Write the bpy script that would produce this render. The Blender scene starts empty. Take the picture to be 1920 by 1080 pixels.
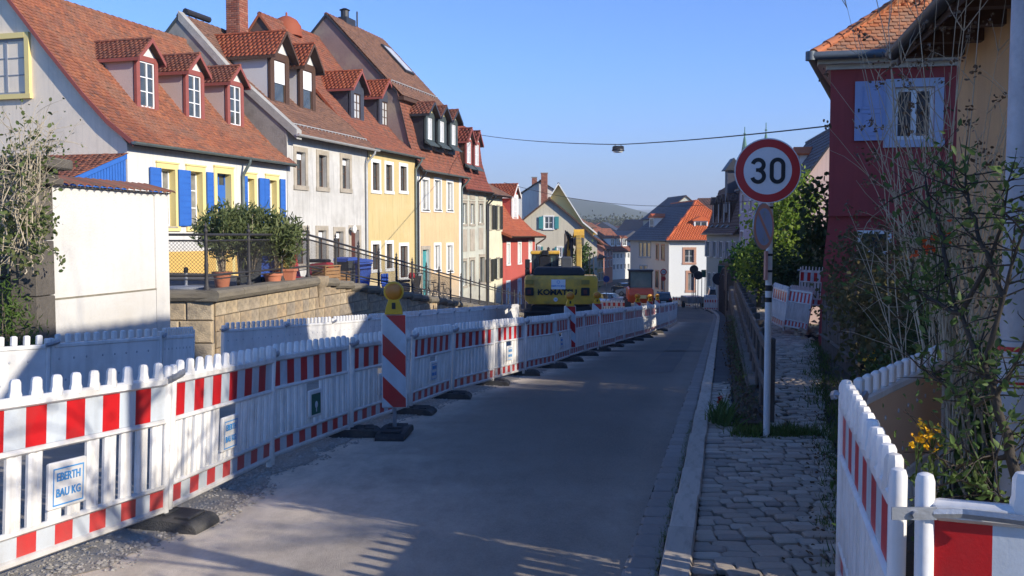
import bpy, math, random
import numpy as np
from mathutils import Matrix, Vector
random.seed(11); rng = np.random.default_rng(11)
pi = math.pi; rad = math.radians
S = bpy.context.scene; COL = S.collection
# ---------------------------------------------------------------- camera, world, sun, exposure
F = 1800.0; PITCH = math.atan(100/1800); EYE = Vector((0, 0, 1.6))
cd = bpy.data.cameras.new('camera'); cam = bpy.data.objects.new('camera', cd); COL.objects.link(cam)
cd.sensor_width = 36; cd.lens = 33.75; cd.clip_start = 0.05; cd.clip_end = 9000
cam.location = EYE; cam.rotation_euler = (pi/2-PITCH, 0, 0); S.camera = cam
SUN_EL = rad(23); SUN_AZ = math.atan2(0.83, -0.56)       # clockwise from +Y
W = bpy.data.worlds.new("World"); S.world = W; W.use_nodes = True
wn = W.node_tree; bg = wn.nodes['Background']
sky = wn.nodes.new('ShaderNodeTexSky'); sky.sky_type = 'NISHITA'; sky.sun_disc = False
sky.sun_elevation = SUN_EL; sky.sun_rotation = SUN_AZ
sky.altitude = 1500; sky.air_density = 1.0; sky.dust_density = 0.3; sky.ozone_density = 3.0
# clear spring air: the band above the horizon stays pale blue all round
wtc = wn.nodes.new('ShaderNodeTexCoord'); wsx = wn.nodes.new('ShaderNodeSeparateXYZ'); wn.links.new(wtc.outputs['Generated'], wsx.inputs[0])
wmr = wn.nodes.new('ShaderNodeMapRange'); wmr.interpolation_type = 'SMOOTHSTEP'; wn.links.new(wsx.outputs['Z'], wmr.inputs[0])
wmr.inputs['From Min'].default_value = -.02; wmr.inputs['From Max'].default_value = .19; wmr.inputs['To Min'].default_value = .88; wmr.inputs['To Max'].default_value = .0
wtn = wn.nodes.new('ShaderNodeMix'); wtn.data_type = 'RGBA'; wtn.blend_type = 'MULTIPLY'; wtn.inputs[0].default_value = 1; wtn.inputs[7].default_value = (.215, .33, .52, 1); wn.links.new(sky.outputs[0], wtn.inputs[6])
wmx = wn.nodes.new('ShaderNodeMix'); wmx.data_type = 'RGBA'; wn.links.new(wmr.outputs[0], wmx.inputs[0]); wn.links.new(wtn.outputs[2], wmx.inputs[6]); wmx.inputs[7].default_value = (.66, .88, 1.22, 1)
wn.links.new(wmx.outputs[2], bg.inputs[0]); bg.inputs[1].default_value = 0.15
sl = bpy.data.lights.new('sun', 'SUN'); sl.energy = 2.0; sl.angle = rad(0.53); sl.color = (1, 0.92, 0.79)
so = bpy.data.objects.new('sun', sl); COL.objects.link(so)
SD = Vector((math.sin(SUN_AZ)*math.cos(SUN_EL), math.cos(SUN_AZ)*math.cos(SUN_EL), math.sin(SUN_EL)))
so.rotation_euler = SD.to_track_quat('Z', 'Y').to_euler(); so.location = (40, -30, 40)
S.view_settings.view_transform = 'Standard'; S.view_settings.look = 'None'
S.view_settings.gamma = 1; S.view_settings.exposure = 1.65; S.view_settings.use_curve_mapping = False
S.cycles.max_bounces = 6; S.cycles.transparent_max_bounces = 6; S.cycles.use_denoising = True

# ---------------------------------------------------------------- geometry of the place
cP, sP = math.cos(PITCH), math.sin(PITCH)
def ray(px, py):
    u = (px-960)/F; v = (py-540)/F
    return Vector((u, cP-v*sP, -sP-v*cP))
def at(px, py, Y):
    d = ray(px, py); return EYE+d*(Y/d.y)
def G(y):                       # level of the road
    if y < 95: return -0.06*y
    if y < 125:
        t = y-95; return -5.7-0.06*t+0.001*t*t
    return -6.6
def R(y):                       # right edge of the asphalt
    if y < 55: return -0.55+0.22*y
    t = min(y, 130)-55; return 11.55+0.22*t-0.0012*t*t*0.9
def PZ(y):                      # level of the footpath on the right
    if y < 10.5: return G(y)+0.08
    return max(-0.55-0.02*(y-10.5), -1.75) if y < 70 else max(-1.75-0.15*(y-70), G(y)+.05)
def WT(y): return 0.5 if y < 25 else 0.5-0.112*(y-25)      # top of the retaining wall
def TF(y): return 0.45 if y < 30 else 0.45-0.098*(y-30)    # terrace street at the house fronts

# ---------------------------------------------------------------- materials
MATS = {}
def hexc(c):
    return tuple(c)+(1,) if len(c) == 3 else c
def M(name, c1, c2=None, rough=.8, scale=3., fine=40., bump=.15, bscale=None, metal=0., spec=.4, island=None,
      coat=0., dirt=None, dscale=.7, trans=0., sub=None, detail=6, streak=0., vary=False, crack=0., attr=None, finew=.8, splash=None, coord='Object', stretch=None, dark_low=None):
    """procedural material: two tones mixed by broad + fine noise, optional blotches of dirt, per-piece variation and bump"""
    if name in MATS: return MATS[name]
    m = bpy.data.materials.new(name); m.use_nodes = True; MATS[name] = m
    n = m.node_tree.nodes; l = m.node_tree.links; p = n['Principled BSDF']
    c2 = c2 or tuple(x*.8 for x in c1)
    tc = n.new('ShaderNodeTexCoord'); co = tc.outputs['Object']
    if coord == 'World':
        gp = n.new('ShaderNodeNewGeometry'); co = gp.outputs['Position']
    if stretch:
        mp = n.new('ShaderNodeMapping'); l.new(co, mp.inputs[0]); mp.inputs['Scale'].default_value = stretch; co = mp.outputs[0]
    if vary:
        o2 = n.new('ShaderNodeObjectInfo'); vm = n.new('ShaderNodeVectorMath'); vm.operation = 'MULTIPLY_ADD'; l.new(o2.outputs['Location'], vm.inputs[0]); vm.inputs[1].default_value = (3.7, 5.1, 2.3); l.new(co, vm.inputs[2]); co = vm.outputs[0]
    def noise(sc, det=detail, ro=.55):
        x = n.new('ShaderNodeTexNoise'); x.inputs['Scale'].default_value = sc; x.inputs['Detail'].default_value = det
        x.inputs['Roughness'].default_value = ro; l.new(co, x.inputs['Vector']); return x.outputs['Fac']
    def math2(op, a, b, clamp=False):
        x = n.new('ShaderNodeMath'); x.operation = op; x.use_clamp = clamp
        for i, q in enumerate((a, b)):
            if isinstance(q, (int, float)): x.inputs[i].default_value = q
            else: l.new(q, x.inputs[i])
        return x.outputs[0]
    def mix(f, a, b):
        x = n.new('ShaderNodeMix'); x.data_type = 'RGBA'
        if isinstance(f, (int, float)): x.inputs[0].default_value = f
        else: l.new(f, x.inputs[0])
        for i, q in ((6, a), (7, b)):
            if isinstance(q, tuple): x.inputs[i].default_value = hexc(q)
            else: l.new(q, x.inputs[i])
        return x.outputs[2]
    f1 = noise(scale); f2 = noise(fine, 3)
    f = math2('ADD', math2('MULTIPLY', f1, 1.5), math2('MULTIPLY', f2, finew))
    f = math2('SUBTRACT', f, .25+finew*.5, True)
    colr = mix(f, c1, c2)
    if island:
        gi = n.new('ShaderNodeNewGeometry'); oi = n.new('ShaderNodeObjectInfo')
        r = math2('FRACT', math2('ADD', gi.outputs['Random Per Island'], oi.outputs['Random']), 0)
        rp = n.new('ShaderNodeValToRGB'); rp.color_ramp.interpolation = 'LINEAR'; l.new(r, rp.inputs[0])
        e = rp.color_ramp.elements
        while len(e) < len(island): e.new(.5)
        for i, c in enumerate(island):
            e[i].position = i/(len(island)-1); e[i].color = hexc(c)
        colr = mix(.35, rp.outputs[0], colr)
    if dirt:
        d = noise(dscale, 8, .65)
        rr = n.new('ShaderNodeValToRGB'); l.new(d, rr.inputs[0])
        rr.color_ramp.elements[0].position = .47; rr.color_ramp.elements[1].position = .68
        rr.color_ramp.elements[0].color = (0, 0, 0, 1); rr.color_ramp.elements[1].color = (1, 1, 1, 1)
        colr = mix(math2('MULTIPLY', rr.outputs[0], dirt[3] if len(dirt) > 3 else .6), colr, tuple(dirt[:3]))
    if streak:
        mp = n.new('ShaderNodeMapping'); l.new(co, mp.inputs[0]); mp.inputs['Scale'].default_value = (4.5, 4.5, .35); x = n.new('ShaderNodeTexNoise'); x.inputs['Scale'].default_value = 1.6; x.inputs['Detail'].default_value = 7; l.new(mp.outputs[0], x.inputs['Vector'])
        rr = n.new('ShaderNodeValToRGB'); l.new(x.outputs['Fac'], rr.inputs[0]); rr.color_ramp.elements[0].position = .5; rr.color_ramp.elements[1].position = .78
        colr = mix(math2('MULTIPLY', rr.outputs[0], streak), colr, tuple(v*.5 for v in c1[:3]))
    if splash:
        sx = n.new('ShaderNodeSeparateXYZ'); l.new(tc.outputs['Object'], sx.inputs[0]); mr = n.new('ShaderNodeMapRange'); l.new(sx.outputs['Z'], mr.inputs[0])
        mr.inputs['From Min'].default_value = splash[0]; mr.inputs['From Max'].default_value = splash[1]; mr.inputs['To Min'].default_value = 1; mr.inputs['To Max'].default_value = 0
        q = math2('MULTIPLY', math2('MULTIPLY', mr.outputs[0], noise(splash[4] if len(splash) > 4 else 7, 8, .7)), splash[3]*2, True); colr = mix(q, colr, splash[2])
    if attr:
        an = n.new('ShaderNodeAttribute'); an.attribute_name = attr[0]; dn = noise(3.5, 8, .7)
        ff = math2('MULTIPLY', an.outputs['Fac'], math2('MULTIPLY', dn, 1.9), True); colr = mix(ff, colr, attr[1])
    if crack:
        wv = n.new('ShaderNodeVectorMath'); wv.operation = 'MULTIPLY_ADD'; nt = n.new('ShaderNodeTexNoise'); nt.inputs['Scale'].default_value = 1.3; nt.inputs['Detail'].default_value = 6; l.new(co, nt.inputs['Vector'])
        l.new(nt.outputs['Color'], wv.inputs[0]); wv.inputs[1].default_value = (1.3, 1.3, 0); l.new(co, wv.inputs[2])
        vo = n.new('ShaderNodeTexVoronoi'); vo.feature = 'DISTANCE_TO_EDGE'; vo.inputs['Scale'].default_value = .33; l.new(wv.outputs[0], vo.inputs['Vector'])
        lt = math2('LESS_THAN', vo.outputs['Distance'], .0025); gt = math2('GREATER_THAN', noise(.25, 3), .5)
        colr = mix(math2('MULTIPLY', math2('MULTIPLY', lt, gt), crack), colr, (.02,.02,.02))
    l.new(colr, p.inputs['Base Color'])
    p.inputs['Roughness'].default_value = rough; p.inputs['Metallic'].default_value = metal
    p.inputs['Specular IOR Level'].default_value = spec; p.inputs['Coat Weight'].default_value = coat
    if bump:
        b = n.new('ShaderNodeBump'); b.inputs['Strength'].default_value = bump; b.inputs['Distance'].default_value = .02
        l.new(noise(bscale or fine*1.5, 5), b.inputs['Height']); l.new(b.outputs[0], p.inputs['Normal'])
    if trans:
        tr = n.new('ShaderNodeBsdfTranslucent'); l.new(colr, tr.inputs[0]); ms = n.new('ShaderNodeMixShader')
        ms.inputs[0].default_value = trans; l.new(p.outputs[0], ms.inputs[1]); l.new(tr.outputs[0], ms.inputs[2])
        l.new(ms.outputs[0], n['Material Output'].inputs[0])
    return m

# ---------------------------------------------------------------- object helpers
def tag(o, label=None, cat=None, group=None, kind=None):
    if label: o['label'] = label
    if cat: o['category'] = cat
    if group: o['group'] = group
    if kind: o['kind'] = kind
    return o
def thing(name, label, cat, loc=(0, 0, 0), rz=0, group=None):
    o = bpy.data.objects.new(name, None); COL.objects.link(o); o.empty_display_size = .2
    o.location = loc; o.rotation_euler = (0, 0, rz); return tag(o, label, cat, group)
def link(name, me, parent=None, Mx=None):
    o = bpy.data.objects.new(name, me); COL.objects.link(o)
    if parent is not None: o.parent = parent
    if Mx is not None: o.matrix_basis = Mx
    return o
def copy_tree(o, parent=None):
    c = o.copy(); COL.objects.link(c)
    if parent is not None: c.parent = parent
    for ch in o.children: copy_tree(ch, c)
    return c
class MB:
    def __init__(s): s.v = []; s.f = []; s.m = []; s.cur = 0; s.mats = []; s.T = None
    def mat(s, m):
        if m not in s.mats: s.mats.append(m)
        s.cur = s.mats.index(m); return s
    def add(s, vs, fs):
        b = len(s.v)
        for v in vs:
            v = Vector(v)
            if s.T is not None: v = s.T @ v
            s.v.append(tuple(v))
        for f in fs:
            s.f.append([b+i for i in f]); s.m.append(s.cur)
        return s
    def box(s, x0, x1, y0, y1, z0, z1):
        vs = [(x, y, z) for z in (z0, z1) for x, y in ((x0, y0), (x1, y0), (x1, y1), (x0, y1))]
        return s.add(vs, [(3, 2, 1, 0), (4, 5, 6, 7), (0, 1, 5, 4), (1, 2, 6, 5), (2, 3, 7, 6), (3, 0, 4, 7)])
    def bbox(s, x0, x1, y0, y1, z0, z1, b=.01):
        """box with chamfered edges along x-y top and sides"""
        lv = [(z0, b), (z0+b, 0), (z1-b, 0), (z1, b)]
        vs = []
        for z, i in lv:
            a, c, d, e = x0+i, x1-i, y0+i, y1-i
            k = b*.7
            vs += [(a+k, d, z), (c-k, d, z), (c, d+k, z), (c, e-k, z), (c-k, e, z), (a+k, e, z), (a, e-k, z), (a, d+k, z)]
        fs = [tuple(reversed(range(8))), tuple(range(24, 32))]
        for r in range(3):
            for i in range(8):
                j = (i+1) % 8; fs.append((r*8+i, r*8+j, r*8+8+j, r*8+8+i))
        return s.add(vs, fs)
    def prism(s, poly, d0, d1, axis='y'):
        """closed polygon [(a,b)] extruded; axis y: (a,d,b), x: (d,a,b), z: (a,b,d)"""
        n = len(poly)
        mk = {'y': lambda a, b, d: (a, d, b), 'x': lambda a, b, d: (d, a, b), 'z': lambda a, b, d: (a, b, d)}[axis]
        vs = [mk(a, b, d0) for a, b in poly]+[mk(a, b, d1) for a, b in poly]
        fs = [tuple(range(n)), tuple(reversed(range(n, 2*n)))]+[(i, i+n, (i+1) % n+n, (i+1) % n) for i in range(n)]
        return s.add(vs, fs)
    def tube(s, pts, r, n=8, cap=True, flat=1.):
        pts = [Vector(p) for p in pts]; k = len(pts)
        if not hasattr(r, '__len__'): r = [r]*k
        vs = []; up = None
        for i, p in enumerate(pts):
            t = (pts[min(i+1, k-1)]-pts[max(i-1, 0)])
            t = t.normalized() if t.length > 1e-9 else Vector((0, 0, 1))
            if up is None: up = Vector((0, 0, 1)) if abs(t.z) < .9 else Vector((1, 0, 0))
            a = t.cross(up)
            a = a.normalized() if a.length > 1e-6 else Vector((1, 0, 0)); b = a.cross(t).normalized(); up = b
            for j in range(n):
                q = 2*pi*j/n; vs.append(p+a*(r[i]*math.cos(q))+b*(r[i]*flat*math.sin(q)))
        fs = []
        for i in range(k-1):
            for j in range(n):
                jj = (j+1) % n; fs.append((i*n+j, i*n+jj, (i+1)*n+jj, (i+1)*n+j))
        if cap: fs += [tuple(reversed(range(n))), tuple(range((k-1)*n, k*n))]
        return s.add(vs, fs)
    def lathe(s, prof, n=16, c=(0, 0, 0), axis='z', cap=True):
        vs = []
        for r, h in prof:
            for j in range(n):
                q = 2*pi*j/n; a, b = r*math.cos(q), r*math.sin(q)
                v = {'z': (a, b, h), 'y': (a, h, b), 'x': (h, a, b)}[axis]
                vs.append((v[0]+c[0], v[1]+c[1], v[2]+c[2]))
        fs = []
        for i in range(len(prof)-1):
            for j in range(n):
                jj = (j+1) % n; fs.append((i*n+j, i*n+jj, (i+1)*n+jj, (i+1)*n+j))
        if cap: fs += [tuple(reversed(range(n))), tuple(range((len(prof)-1)*n, len(prof)*n))]
        return s.add(vs, fs)
    def quad(s, *p): return s.add(p, [tuple(range(len(p)))])
    def mesh(s, name, mats=None, smooth=False):
        me = bpy.data.meshes.new(name); me.from_pydata(s.v, [], s.f)
        for m in (s.mats or mats or []): me.materials.append(m)
        if s.mats: me.polygons.foreach_set('material_index', s.m)
        if smooth is not False:
            me.polygons.foreach_set('use_smooth', [True]*len(me.polygons))
            if smooth is not True:
                try: me.set_sharp_from_angle(angle=rad(smooth))
                except Exception: pass
        return me
    def obj(s, name, mat=None, parent=None, Mx=None, smooth=False):
        if mat is not None and not s.mats: s.mats = [mat]
        return link(name, s.mesh(name, smooth=smooth), parent, Mx)
def fixn(o):
    import bmesh
    bm = bmesh.new(); bm.from_mesh(o.data); bmesh.ops.recalc_face_normals(bm, faces=bm.faces); bm.to_mesh(o.data); bm.free(); return o
def bev(o, w=.01, seg=2):
    b = o.modifiers.new('bevel', 'BEVEL'); b.width = w; b.segments = seg; b.limit_method = 'ANGLE'; b.angle_limit = rad(35); return o
def np_mesh(name, pv, pf, mats4, mat):
    """one mesh holding the piece (pv, pf) under every 4x4 matrix"""
    A = np.array(mats4, dtype=np.float64); pv = np.array(pv, dtype=np.float64); n = len(A); k = len(pv)
    ph = np.hstack([pv, np.ones((k, 1))]); vs = np.einsum('nij,kj->nki', A, ph)[:, :, :3].reshape(-1, 3)
    loops = np.array([i for f in pf for i in f]); sizes = np.array([len(f) for f in pf])
    L = (loops[None, :]+(np.arange(n)*k)[:, None]).ravel(); Z = np.tile(sizes, n); st = np.concatenate([[0], np.cumsum(Z)[:-1]])
    me = bpy.data.meshes.new(name); me.vertices.add(len(vs)); me.vertices.foreach_set('co', vs.ravel().astype(np.float32))
    me.loops.add(len(L)); me.loops.foreach_set('vertex_index', L.astype(np.int32))
    me.polygons.add(len(Z)); me.polygons.foreach_set('loop_start', st.astype(np.int32)); me.polygons.foreach_set('loop_total', Z.astype(np.int32))
    me.update(calc_edges=True); me.validate(); me.materials.append(mat); return me
def tomat(P, U, V, N, a=1, b=1, c=1):
    return [[U[0]*a, V[0]*b, N[0]*c, P[0]], [U[1]*a, V[1]*b, N[1]*c, P[1]], [U[2]*a, V[2]*b, N[2]*c, P[2]], [0, 0, 0, 1]]
def pieces(name, pv, pf, xf, mat, parent, keep=290, bulk=None, world=None, protos=None):
    """the KEEP nearest pieces in view as single objects (sharing mesh data), the rest joined into one part"""
    world = world if world is not None else (parent.matrix_basis if parent is not None else Matrix())
    Wm = np.array(world); A = np.array(xf)
    if not len(A): return
    P = np.einsum('ij,nj->ni', Wm, A[:, :, 3])[:, :3]-np.array(EYE)
    fy = P[:, 1]*cP-P[:, 2]*sP; fz = P[:, 1]*sP+P[:, 2]*cP; fx = P[:, 0]
    vis = (fy > .3) & (np.abs(fx/np.maximum(fy, .01)) < .55) & (np.abs(fz/np.maximum(fy, .01)) < .31)
    order = np.argsort(np.where(vis, fy, fy+1e5)); nk = min(keep, int(vis.sum()))
    if protos is None: protos = [(pv, pf)]
    mes = []
    for v, f in protos:
        me = bpy.data.meshes.new(name); me.from_pydata(v, [], f); me.materials.append(mat); mes.append(me)
    for q, i in enumerate(order[:nk]):
        link(name, mes[q % len(mes)], parent, Matrix(A[i].tolist()))
    rest = order[nk:]
    if len(rest):
        o = link(bulk or name+'_field', np_mesh(name+'_field', protos[0][0], protos[0][1], A[rest], mat), parent)
        o['kind'] = 'stuff'
# roof tile (beaver tail): unit width, unit exposed height, real thickness
TV = [(.03, 1.3, 0), (.97, 1.3, 0), (.97, .2, .02), (.8, .05, .024), (.5, 0, .026), (.2, .05, .024), (.03, .2, .02),
      (.97, .2, -.004), (.8, .05, -.002), (.5, 0, 0), (.2, .05, -.002), (.03, .2, -.004)]
TFc = [(0, 6, 5, 4, 3, 2, 1), (2, 3, 8, 7), (3, 4, 9, 8), (4, 5, 10, 9), (5, 6, 11, 10), (1, 2, 7), (0, 11, 6)]
def tile_xf(P0, U, V, lu, lv, tw, th, inside=None, lift=.0):
    P0, U, V = Vector(P0), Vector(U).normalized(), Vector(V).normalized(); N = U.cross(V)
    out = []; nr = max(1, int(round(lv/th))); nc = max(1, int(round(lu/tw))); th = lv/nr; tw2 = lu/nc
    for i in range(nr):
        for j in range(nc+(i % 2)):
            u = (j-(.5 if i % 2 else 0))*tw2; v = i*th; tww = tw2
            if i % 2 and j == 0: u = 0; tww = tw2/2
            if i % 2 and j == nc: tww = tw2/2
            if inside and not inside(u+tww/2, v+th/2): continue
            jz = random.uniform(-.003, .008); j2 = random.uniform(-.012, .012)
            P = P0+U*u+V*(v+random.uniform(-.006, .006))+N*(lift+jz)
            V2 = (V+U*j2+N*(-.035+random.uniform(-.015, .015))).normalized()
            out.append(tomat(P, U, V2, N, tww, th, 1))
    return out
# ---------------------------------------------------------------- palette
RT = [(.27,.09,.045),(.40,.14,.06),(.18,.07,.04),(.33,.105,.05),(.12,.06,.045)]
m_tile_orange = M('tile_orange', (.29,.105,.058), (.165,.068,.043), .88, .9, 7, .4, island=RT, dirt=(.20,.115,.08,.7), dscale=.55)
m_tile_red = M('tile_red', (.36,.085,.035), (.24,.06,.03), .75, 1.0, 9, .3, island=[(.40,.10,.04),(.28,.07,.03),(.44,.13,.05)])
m_tile_brown = M('tile_brown', (.20,.10,.065), (.11,.06,.045), .9, .8, 7, .3, island=[(.22,.11,.07),(.13,.07,.05),(.26,.13,.08),(.10,.06,.05)])
m_tile_mixed = M('tile_mixed', (.30,.10,.055), (.15,.065,.045), .9, .7, 7, .3, island=[(.34,.11,.055),(.17,.08,.055),(.26,.08,.045),(.13,.06,.045)])
m_tile_sand = M('tile_weathered', (.50,.20,.09), (.36,.16,.08), .9, 3, 30, .3, island=[(.52,.19,.08),(.34,.20,.12),(.46,.15,.06),(.30,.22,.15),(.55,.24,.11)])
m_slate = M('slate_tile', (.05,.055,.08), (.03,.033,.045), .6, 2, 20, .2, island=[(.06,.065,.095),(.035,.04,.055),(.05,.05,.07)])
m_under = M('roof_underlay', (.09,.05,.035), (.05,.035,.03), .95, 2, 20, 0)
m_zinc = M('zinc_gutter', (.20,.24,.23), (.12,.15,.15), .5, 3, 30, .1, metal=.4)
m_zinc_l = M('pale_zinc', (.55,.55,.53), (.42,.42,.40), .5, 3, 30, .1, metal=.3)
m_flash = M('lead_flashing', (.07,.09,.085), (.04,.05,.05), .6, 4, 30, .1)
m_darkmetal = M('dark_sheet_metal', (.035,.038,.045), (.02,.02,.025), .5, 3, 20, .1)
m_w_white = M('plaster_white', (.68,.665,.62), (.62,.60,.555), .9, .6, 25, .2, dirt=(.62,.60,.55,.35), streak=.45, splash=(-.2,1.1,(.34,.31,.26),.55,3))
m_w_stain = M('plaster_stained', (.63,.61,.56), (.50,.48,.435), .92, .9, 18, .35, dirt=(.40,.38,.34,.8), dscale=.75, streak=.7)
m_w_cream = M('plaster_gable', (.86,.745,.59), (.81,.70,.55), .95, .5, 30, .25, dirt=(.5,.47,.42,.4), streak=.35)
m_w_yellow = M('plaster_yellow', (.60,.46,.21), (.56,.425,.195), .9, .5, 25, .2, dirt=(.7,.6,.35,.3), streak=.45, splash=(-.2,1.1,(.34,.31,.26),.55,3))
m_w_apricot = M('plaster_apricot', (.67,.465,.25), (.62,.43,.235), .9, .5, 25, .2, dirt=(.75,.62,.36,.3), streak=.45, splash=(-.2,1.1,(.34,.31,.26),.55,3))
m_w_grey = M('plaster_greygreen', (.54,.54,.44), (.48,.48,.40), .9, .7, 25, .25, dirt=(.30,.29,.25,.6), streak=.45, splash=(-.2,1.1,(.34,.31,.26),.55,3))
m_w_pale = M('plaster_paleyellow', (.72,.68,.47), (.66,.62,.44), .9, .6, 25, .2, dirt=(.5,.46,.34,.4), streak=.45, splash=(-.2,1.1,(.34,.31,.26),.55,3))
m_w_red = M('plaster_red', (.50,.10,.075), (.44,.09,.07), .85, .8, 25, .2, streak=.45, splash=(-.2,1.1,(.34,.31,.26),.55,3))
m_w_maroon = M('plaster_maroon', (.44,.072,.068), (.39,.066,.062), .85, .8, 90, .5, bscale=160, dirt=(.24,.06,.06,.4), streak=.35)
m_w_ochre = M('plaster_ochre', (.66,.38,.17), (.58,.33,.15), .95, .8, 40, .4, dirt=(.36,.21,.12,.4), bscale=90, streak=.35)
m_w_beige = M('plaster_beige', (.60,.55,.42), (.55,.50,.39), .9, .5, 25, .2, streak=.45, splash=(-.2,1.1,(.34,.31,.26),.55,3))
m_w_pink = M('plaster_pink', (.66,.47,.40), (.60,.42,.36), .9, .3, 12, .2, dirt=(.50,.40,.35,.6), dscale=.3, streak=.35)
m_w_lilac = M('plaster_lilac', (.52,.42,.44), (.48,.38,.40), .9, .5, 12, .2, streak=.35)
m_stone_tr = M('sandstone_trim', (.46,.40,.31), (.36,.31,.24), .9, 2, 25, .3, dirt=(.22,.2,.16,.5), dscale=2)
m_yel_tr = M('yellow_trim', (.78,.64,.27), (.74,.60,.25), .85, 2, 25, .1)
m_white_tr = M('white_trim', (.80,.79,.74), (.76,.75,.70), .8, 2, 25, .1)
m_oxred = M('oxblood_paint', (.30,.085,.07), (.25,.07,.055), .7, 3, 25, .1)
m_pinkpl = M('pink_plaster', (.55,.44,.39), (.50,.40,.355), .9, 1.5, 20, .4)
m_brownwood = M('brown_wood', (.10,.05,.03), (.06,.032,.022), .7, 4, 30, .2, stretch=(3,3,.4))
m_greywood = M('weathered_wood', (.15,.125,.10), (.09,.075,.06), .9, 4, 40, .5, stretch=(4,4,.5))
m_blue = M('blue_paint', (.035,.15,.50), (.03,.12,.42), .55, 4, 30, .1)
m_blue_grey = M('blue_grey_paint', (.36,.42,.62), (.33,.38,.57), .55, 4, 30, .1)  # blue-grey paint of the maroon house shutter
m_teal = M('teal_paint', (.06,.30,.30), (.05,.25,.26), .6, 4, 30, .1)
m_darkgreen = M('dark_shutter', (.035,.037,.03), (.025,.026,.022), .6, 4, 30, .1)
m_greyblue = M('greyblue_shutter', (.26,.30,.36), (.22,.26,.31), .6, 4, 30, .1)
m_frame_w = M('window_paint_white', (.82,.82,.80), (.78,.78,.75), .45, 4, 30, 0)
m_slatepanel = M('slate_cladding', (.06,.065,.085), (.04,.043,.06), .65, 3, 20, .2)
m_blind = M('roller_blind', (.80,.80,.79), (.75,.75,.74), .6, 2, 20, 0)
def glass(name, c=(.02,.028,.035), r=.06, var=(.10,.11,.11)):
    return M(name, c, var, r, 1.6, 5, 0, spec=.9)
m_glass = glass('window_glass')
m_curtain = glass('curtained_glass', (.35,.34,.31), .25, (.08,.085,.085))
m_curtain_w = glass('white_curtain_glass', (.62,.62,.60), .3, (.42,.42,.41))
m_brick = M('chimney_brick', (.34,.11,.06), (.22,.075,.05), .9, 2, 20, .3, island=[(.38,.12,.07),(.25,.08,.05),(.44,.2,.13),(.18,.07,.05)])
m_mortar = M('mortar', (.32,.29,.26), (.24,.22,.20), .95, 6, 40, .3)
m_wallstone = M('sandstone_block', (.56,.44,.28), (.38,.29,.19), .95, 2.2, 14, .9, island=[(.55,.42,.25),(.34,.275,.19),(.50,.34,.18),(.28,.24,.19),(.60,.48,.31)], dirt=(.16,.135,.105,.75), dscale=1.3, bscale=16)
m_cap = M('coping_stone', (.24,.205,.15), (.12,.105,.08), .95, 2.5, 14, .9, dirt=(.30,.26,.18,.5), dscale=1.8, bscale=16)
m_darkstone = M('old_dark_stone', (.15,.13,.105), (.08,.07,.06), .95, 2, 14, .8, dirt=(.25,.22,.17,.5), bscale=18)
m_iron = M('wrought_iron', (.065,.06,.058), (.035,.033,.033), .6, 8, 60, .2, metal=.3)
m_asphalt = M('asphalt', (.205,.172,.132), (.108,.095,.078), .86, .5, 75, .6, finew=2.4, coord='World', bscale=260, dirt=(.24,.205,.16,.5), dscale=.4, stretch=(1,.45,1), attr=('dust_and_sun', (.68,.58,.46)))
m_asph2 = M('old_asphalt', (.085,.083,.08), (.055,.055,.055), .92, .8, 120, .6, coord='World', bscale=200, dirt=(.13,.125,.115,.6), dscale=.9)
m_dust = M('crushed_gravel', (.36,.325,.275), (.22,.20,.17), .95, 1.2, 70, .9, coord='World', bscale=90, dirt=(.16,.15,.135,.6), dscale=1.2)
m_soil = M('soil', (.09,.065,.045), (.05,.038,.028), .98, 1.5, 40, .9, coord='World', bscale=50)
m_cob = M('granite_cobble', (.52,.43,.33), (.30,.255,.20), .85, 6, 60, .6, island=[(.52,.43,.33),(.28,.24,.195),(.62,.53,.42),(.38,.32,.25),(.46,.35,.26),(.22,.195,.17)], bscale=60)
m_joint = M('joint_sand', (.045,.04,.034), (.028,.026,.022), .98, 3, 50, .6, coord='World', dirt=(.05,.07,.03,.5), dscale=1.5)
m_kerb = M('kerb_granite', (.60,.51,.40), (.44,.375,.30), .85, 4, 110, .35, island=[(.46,.40,.32),(.34,.295,.24),(.54,.47,.38)], dirt=(.2,.17,.13,.5), dscale=2.5)
m_kerb2 = M('gutter_granite', (.44,.37,.285), (.27,.23,.18), .85, 4, 80, .4, island=[(.25,.235,.22),(.17,.16,.15),(.21,.195,.18)])
m_earth = M('distant_ground', (.20,.18,.10), (.13,.13,.075), .98, .05, .6, 0, coord='World')
m_grasscol = M('grass_blade', (.10,.16,.03), (.06,.10,.02), .8, 5, 20, 0, island=[(.12,.18,.035),(.06,.10,.02),(.17,.19,.06)], trans=.25)
def leafm(name, a, b, c, t=.3): return M(name, a, b, .6, 1.5, 20, 0, island=[a, b, c], trans=t, spec=.3)
m_bark = M('bark', (.15,.12,.085), (.09,.07,.05), .95, 8, 60, .5)
m_twig = M('dry_twig', (.58,.50,.36), (.36,.29,.20), .9, 8, 60, .2)
m_terracotta = M('terracotta', (.52,.19,.10), (.44,.16,.09), .85, 5, 40, .15)

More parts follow.
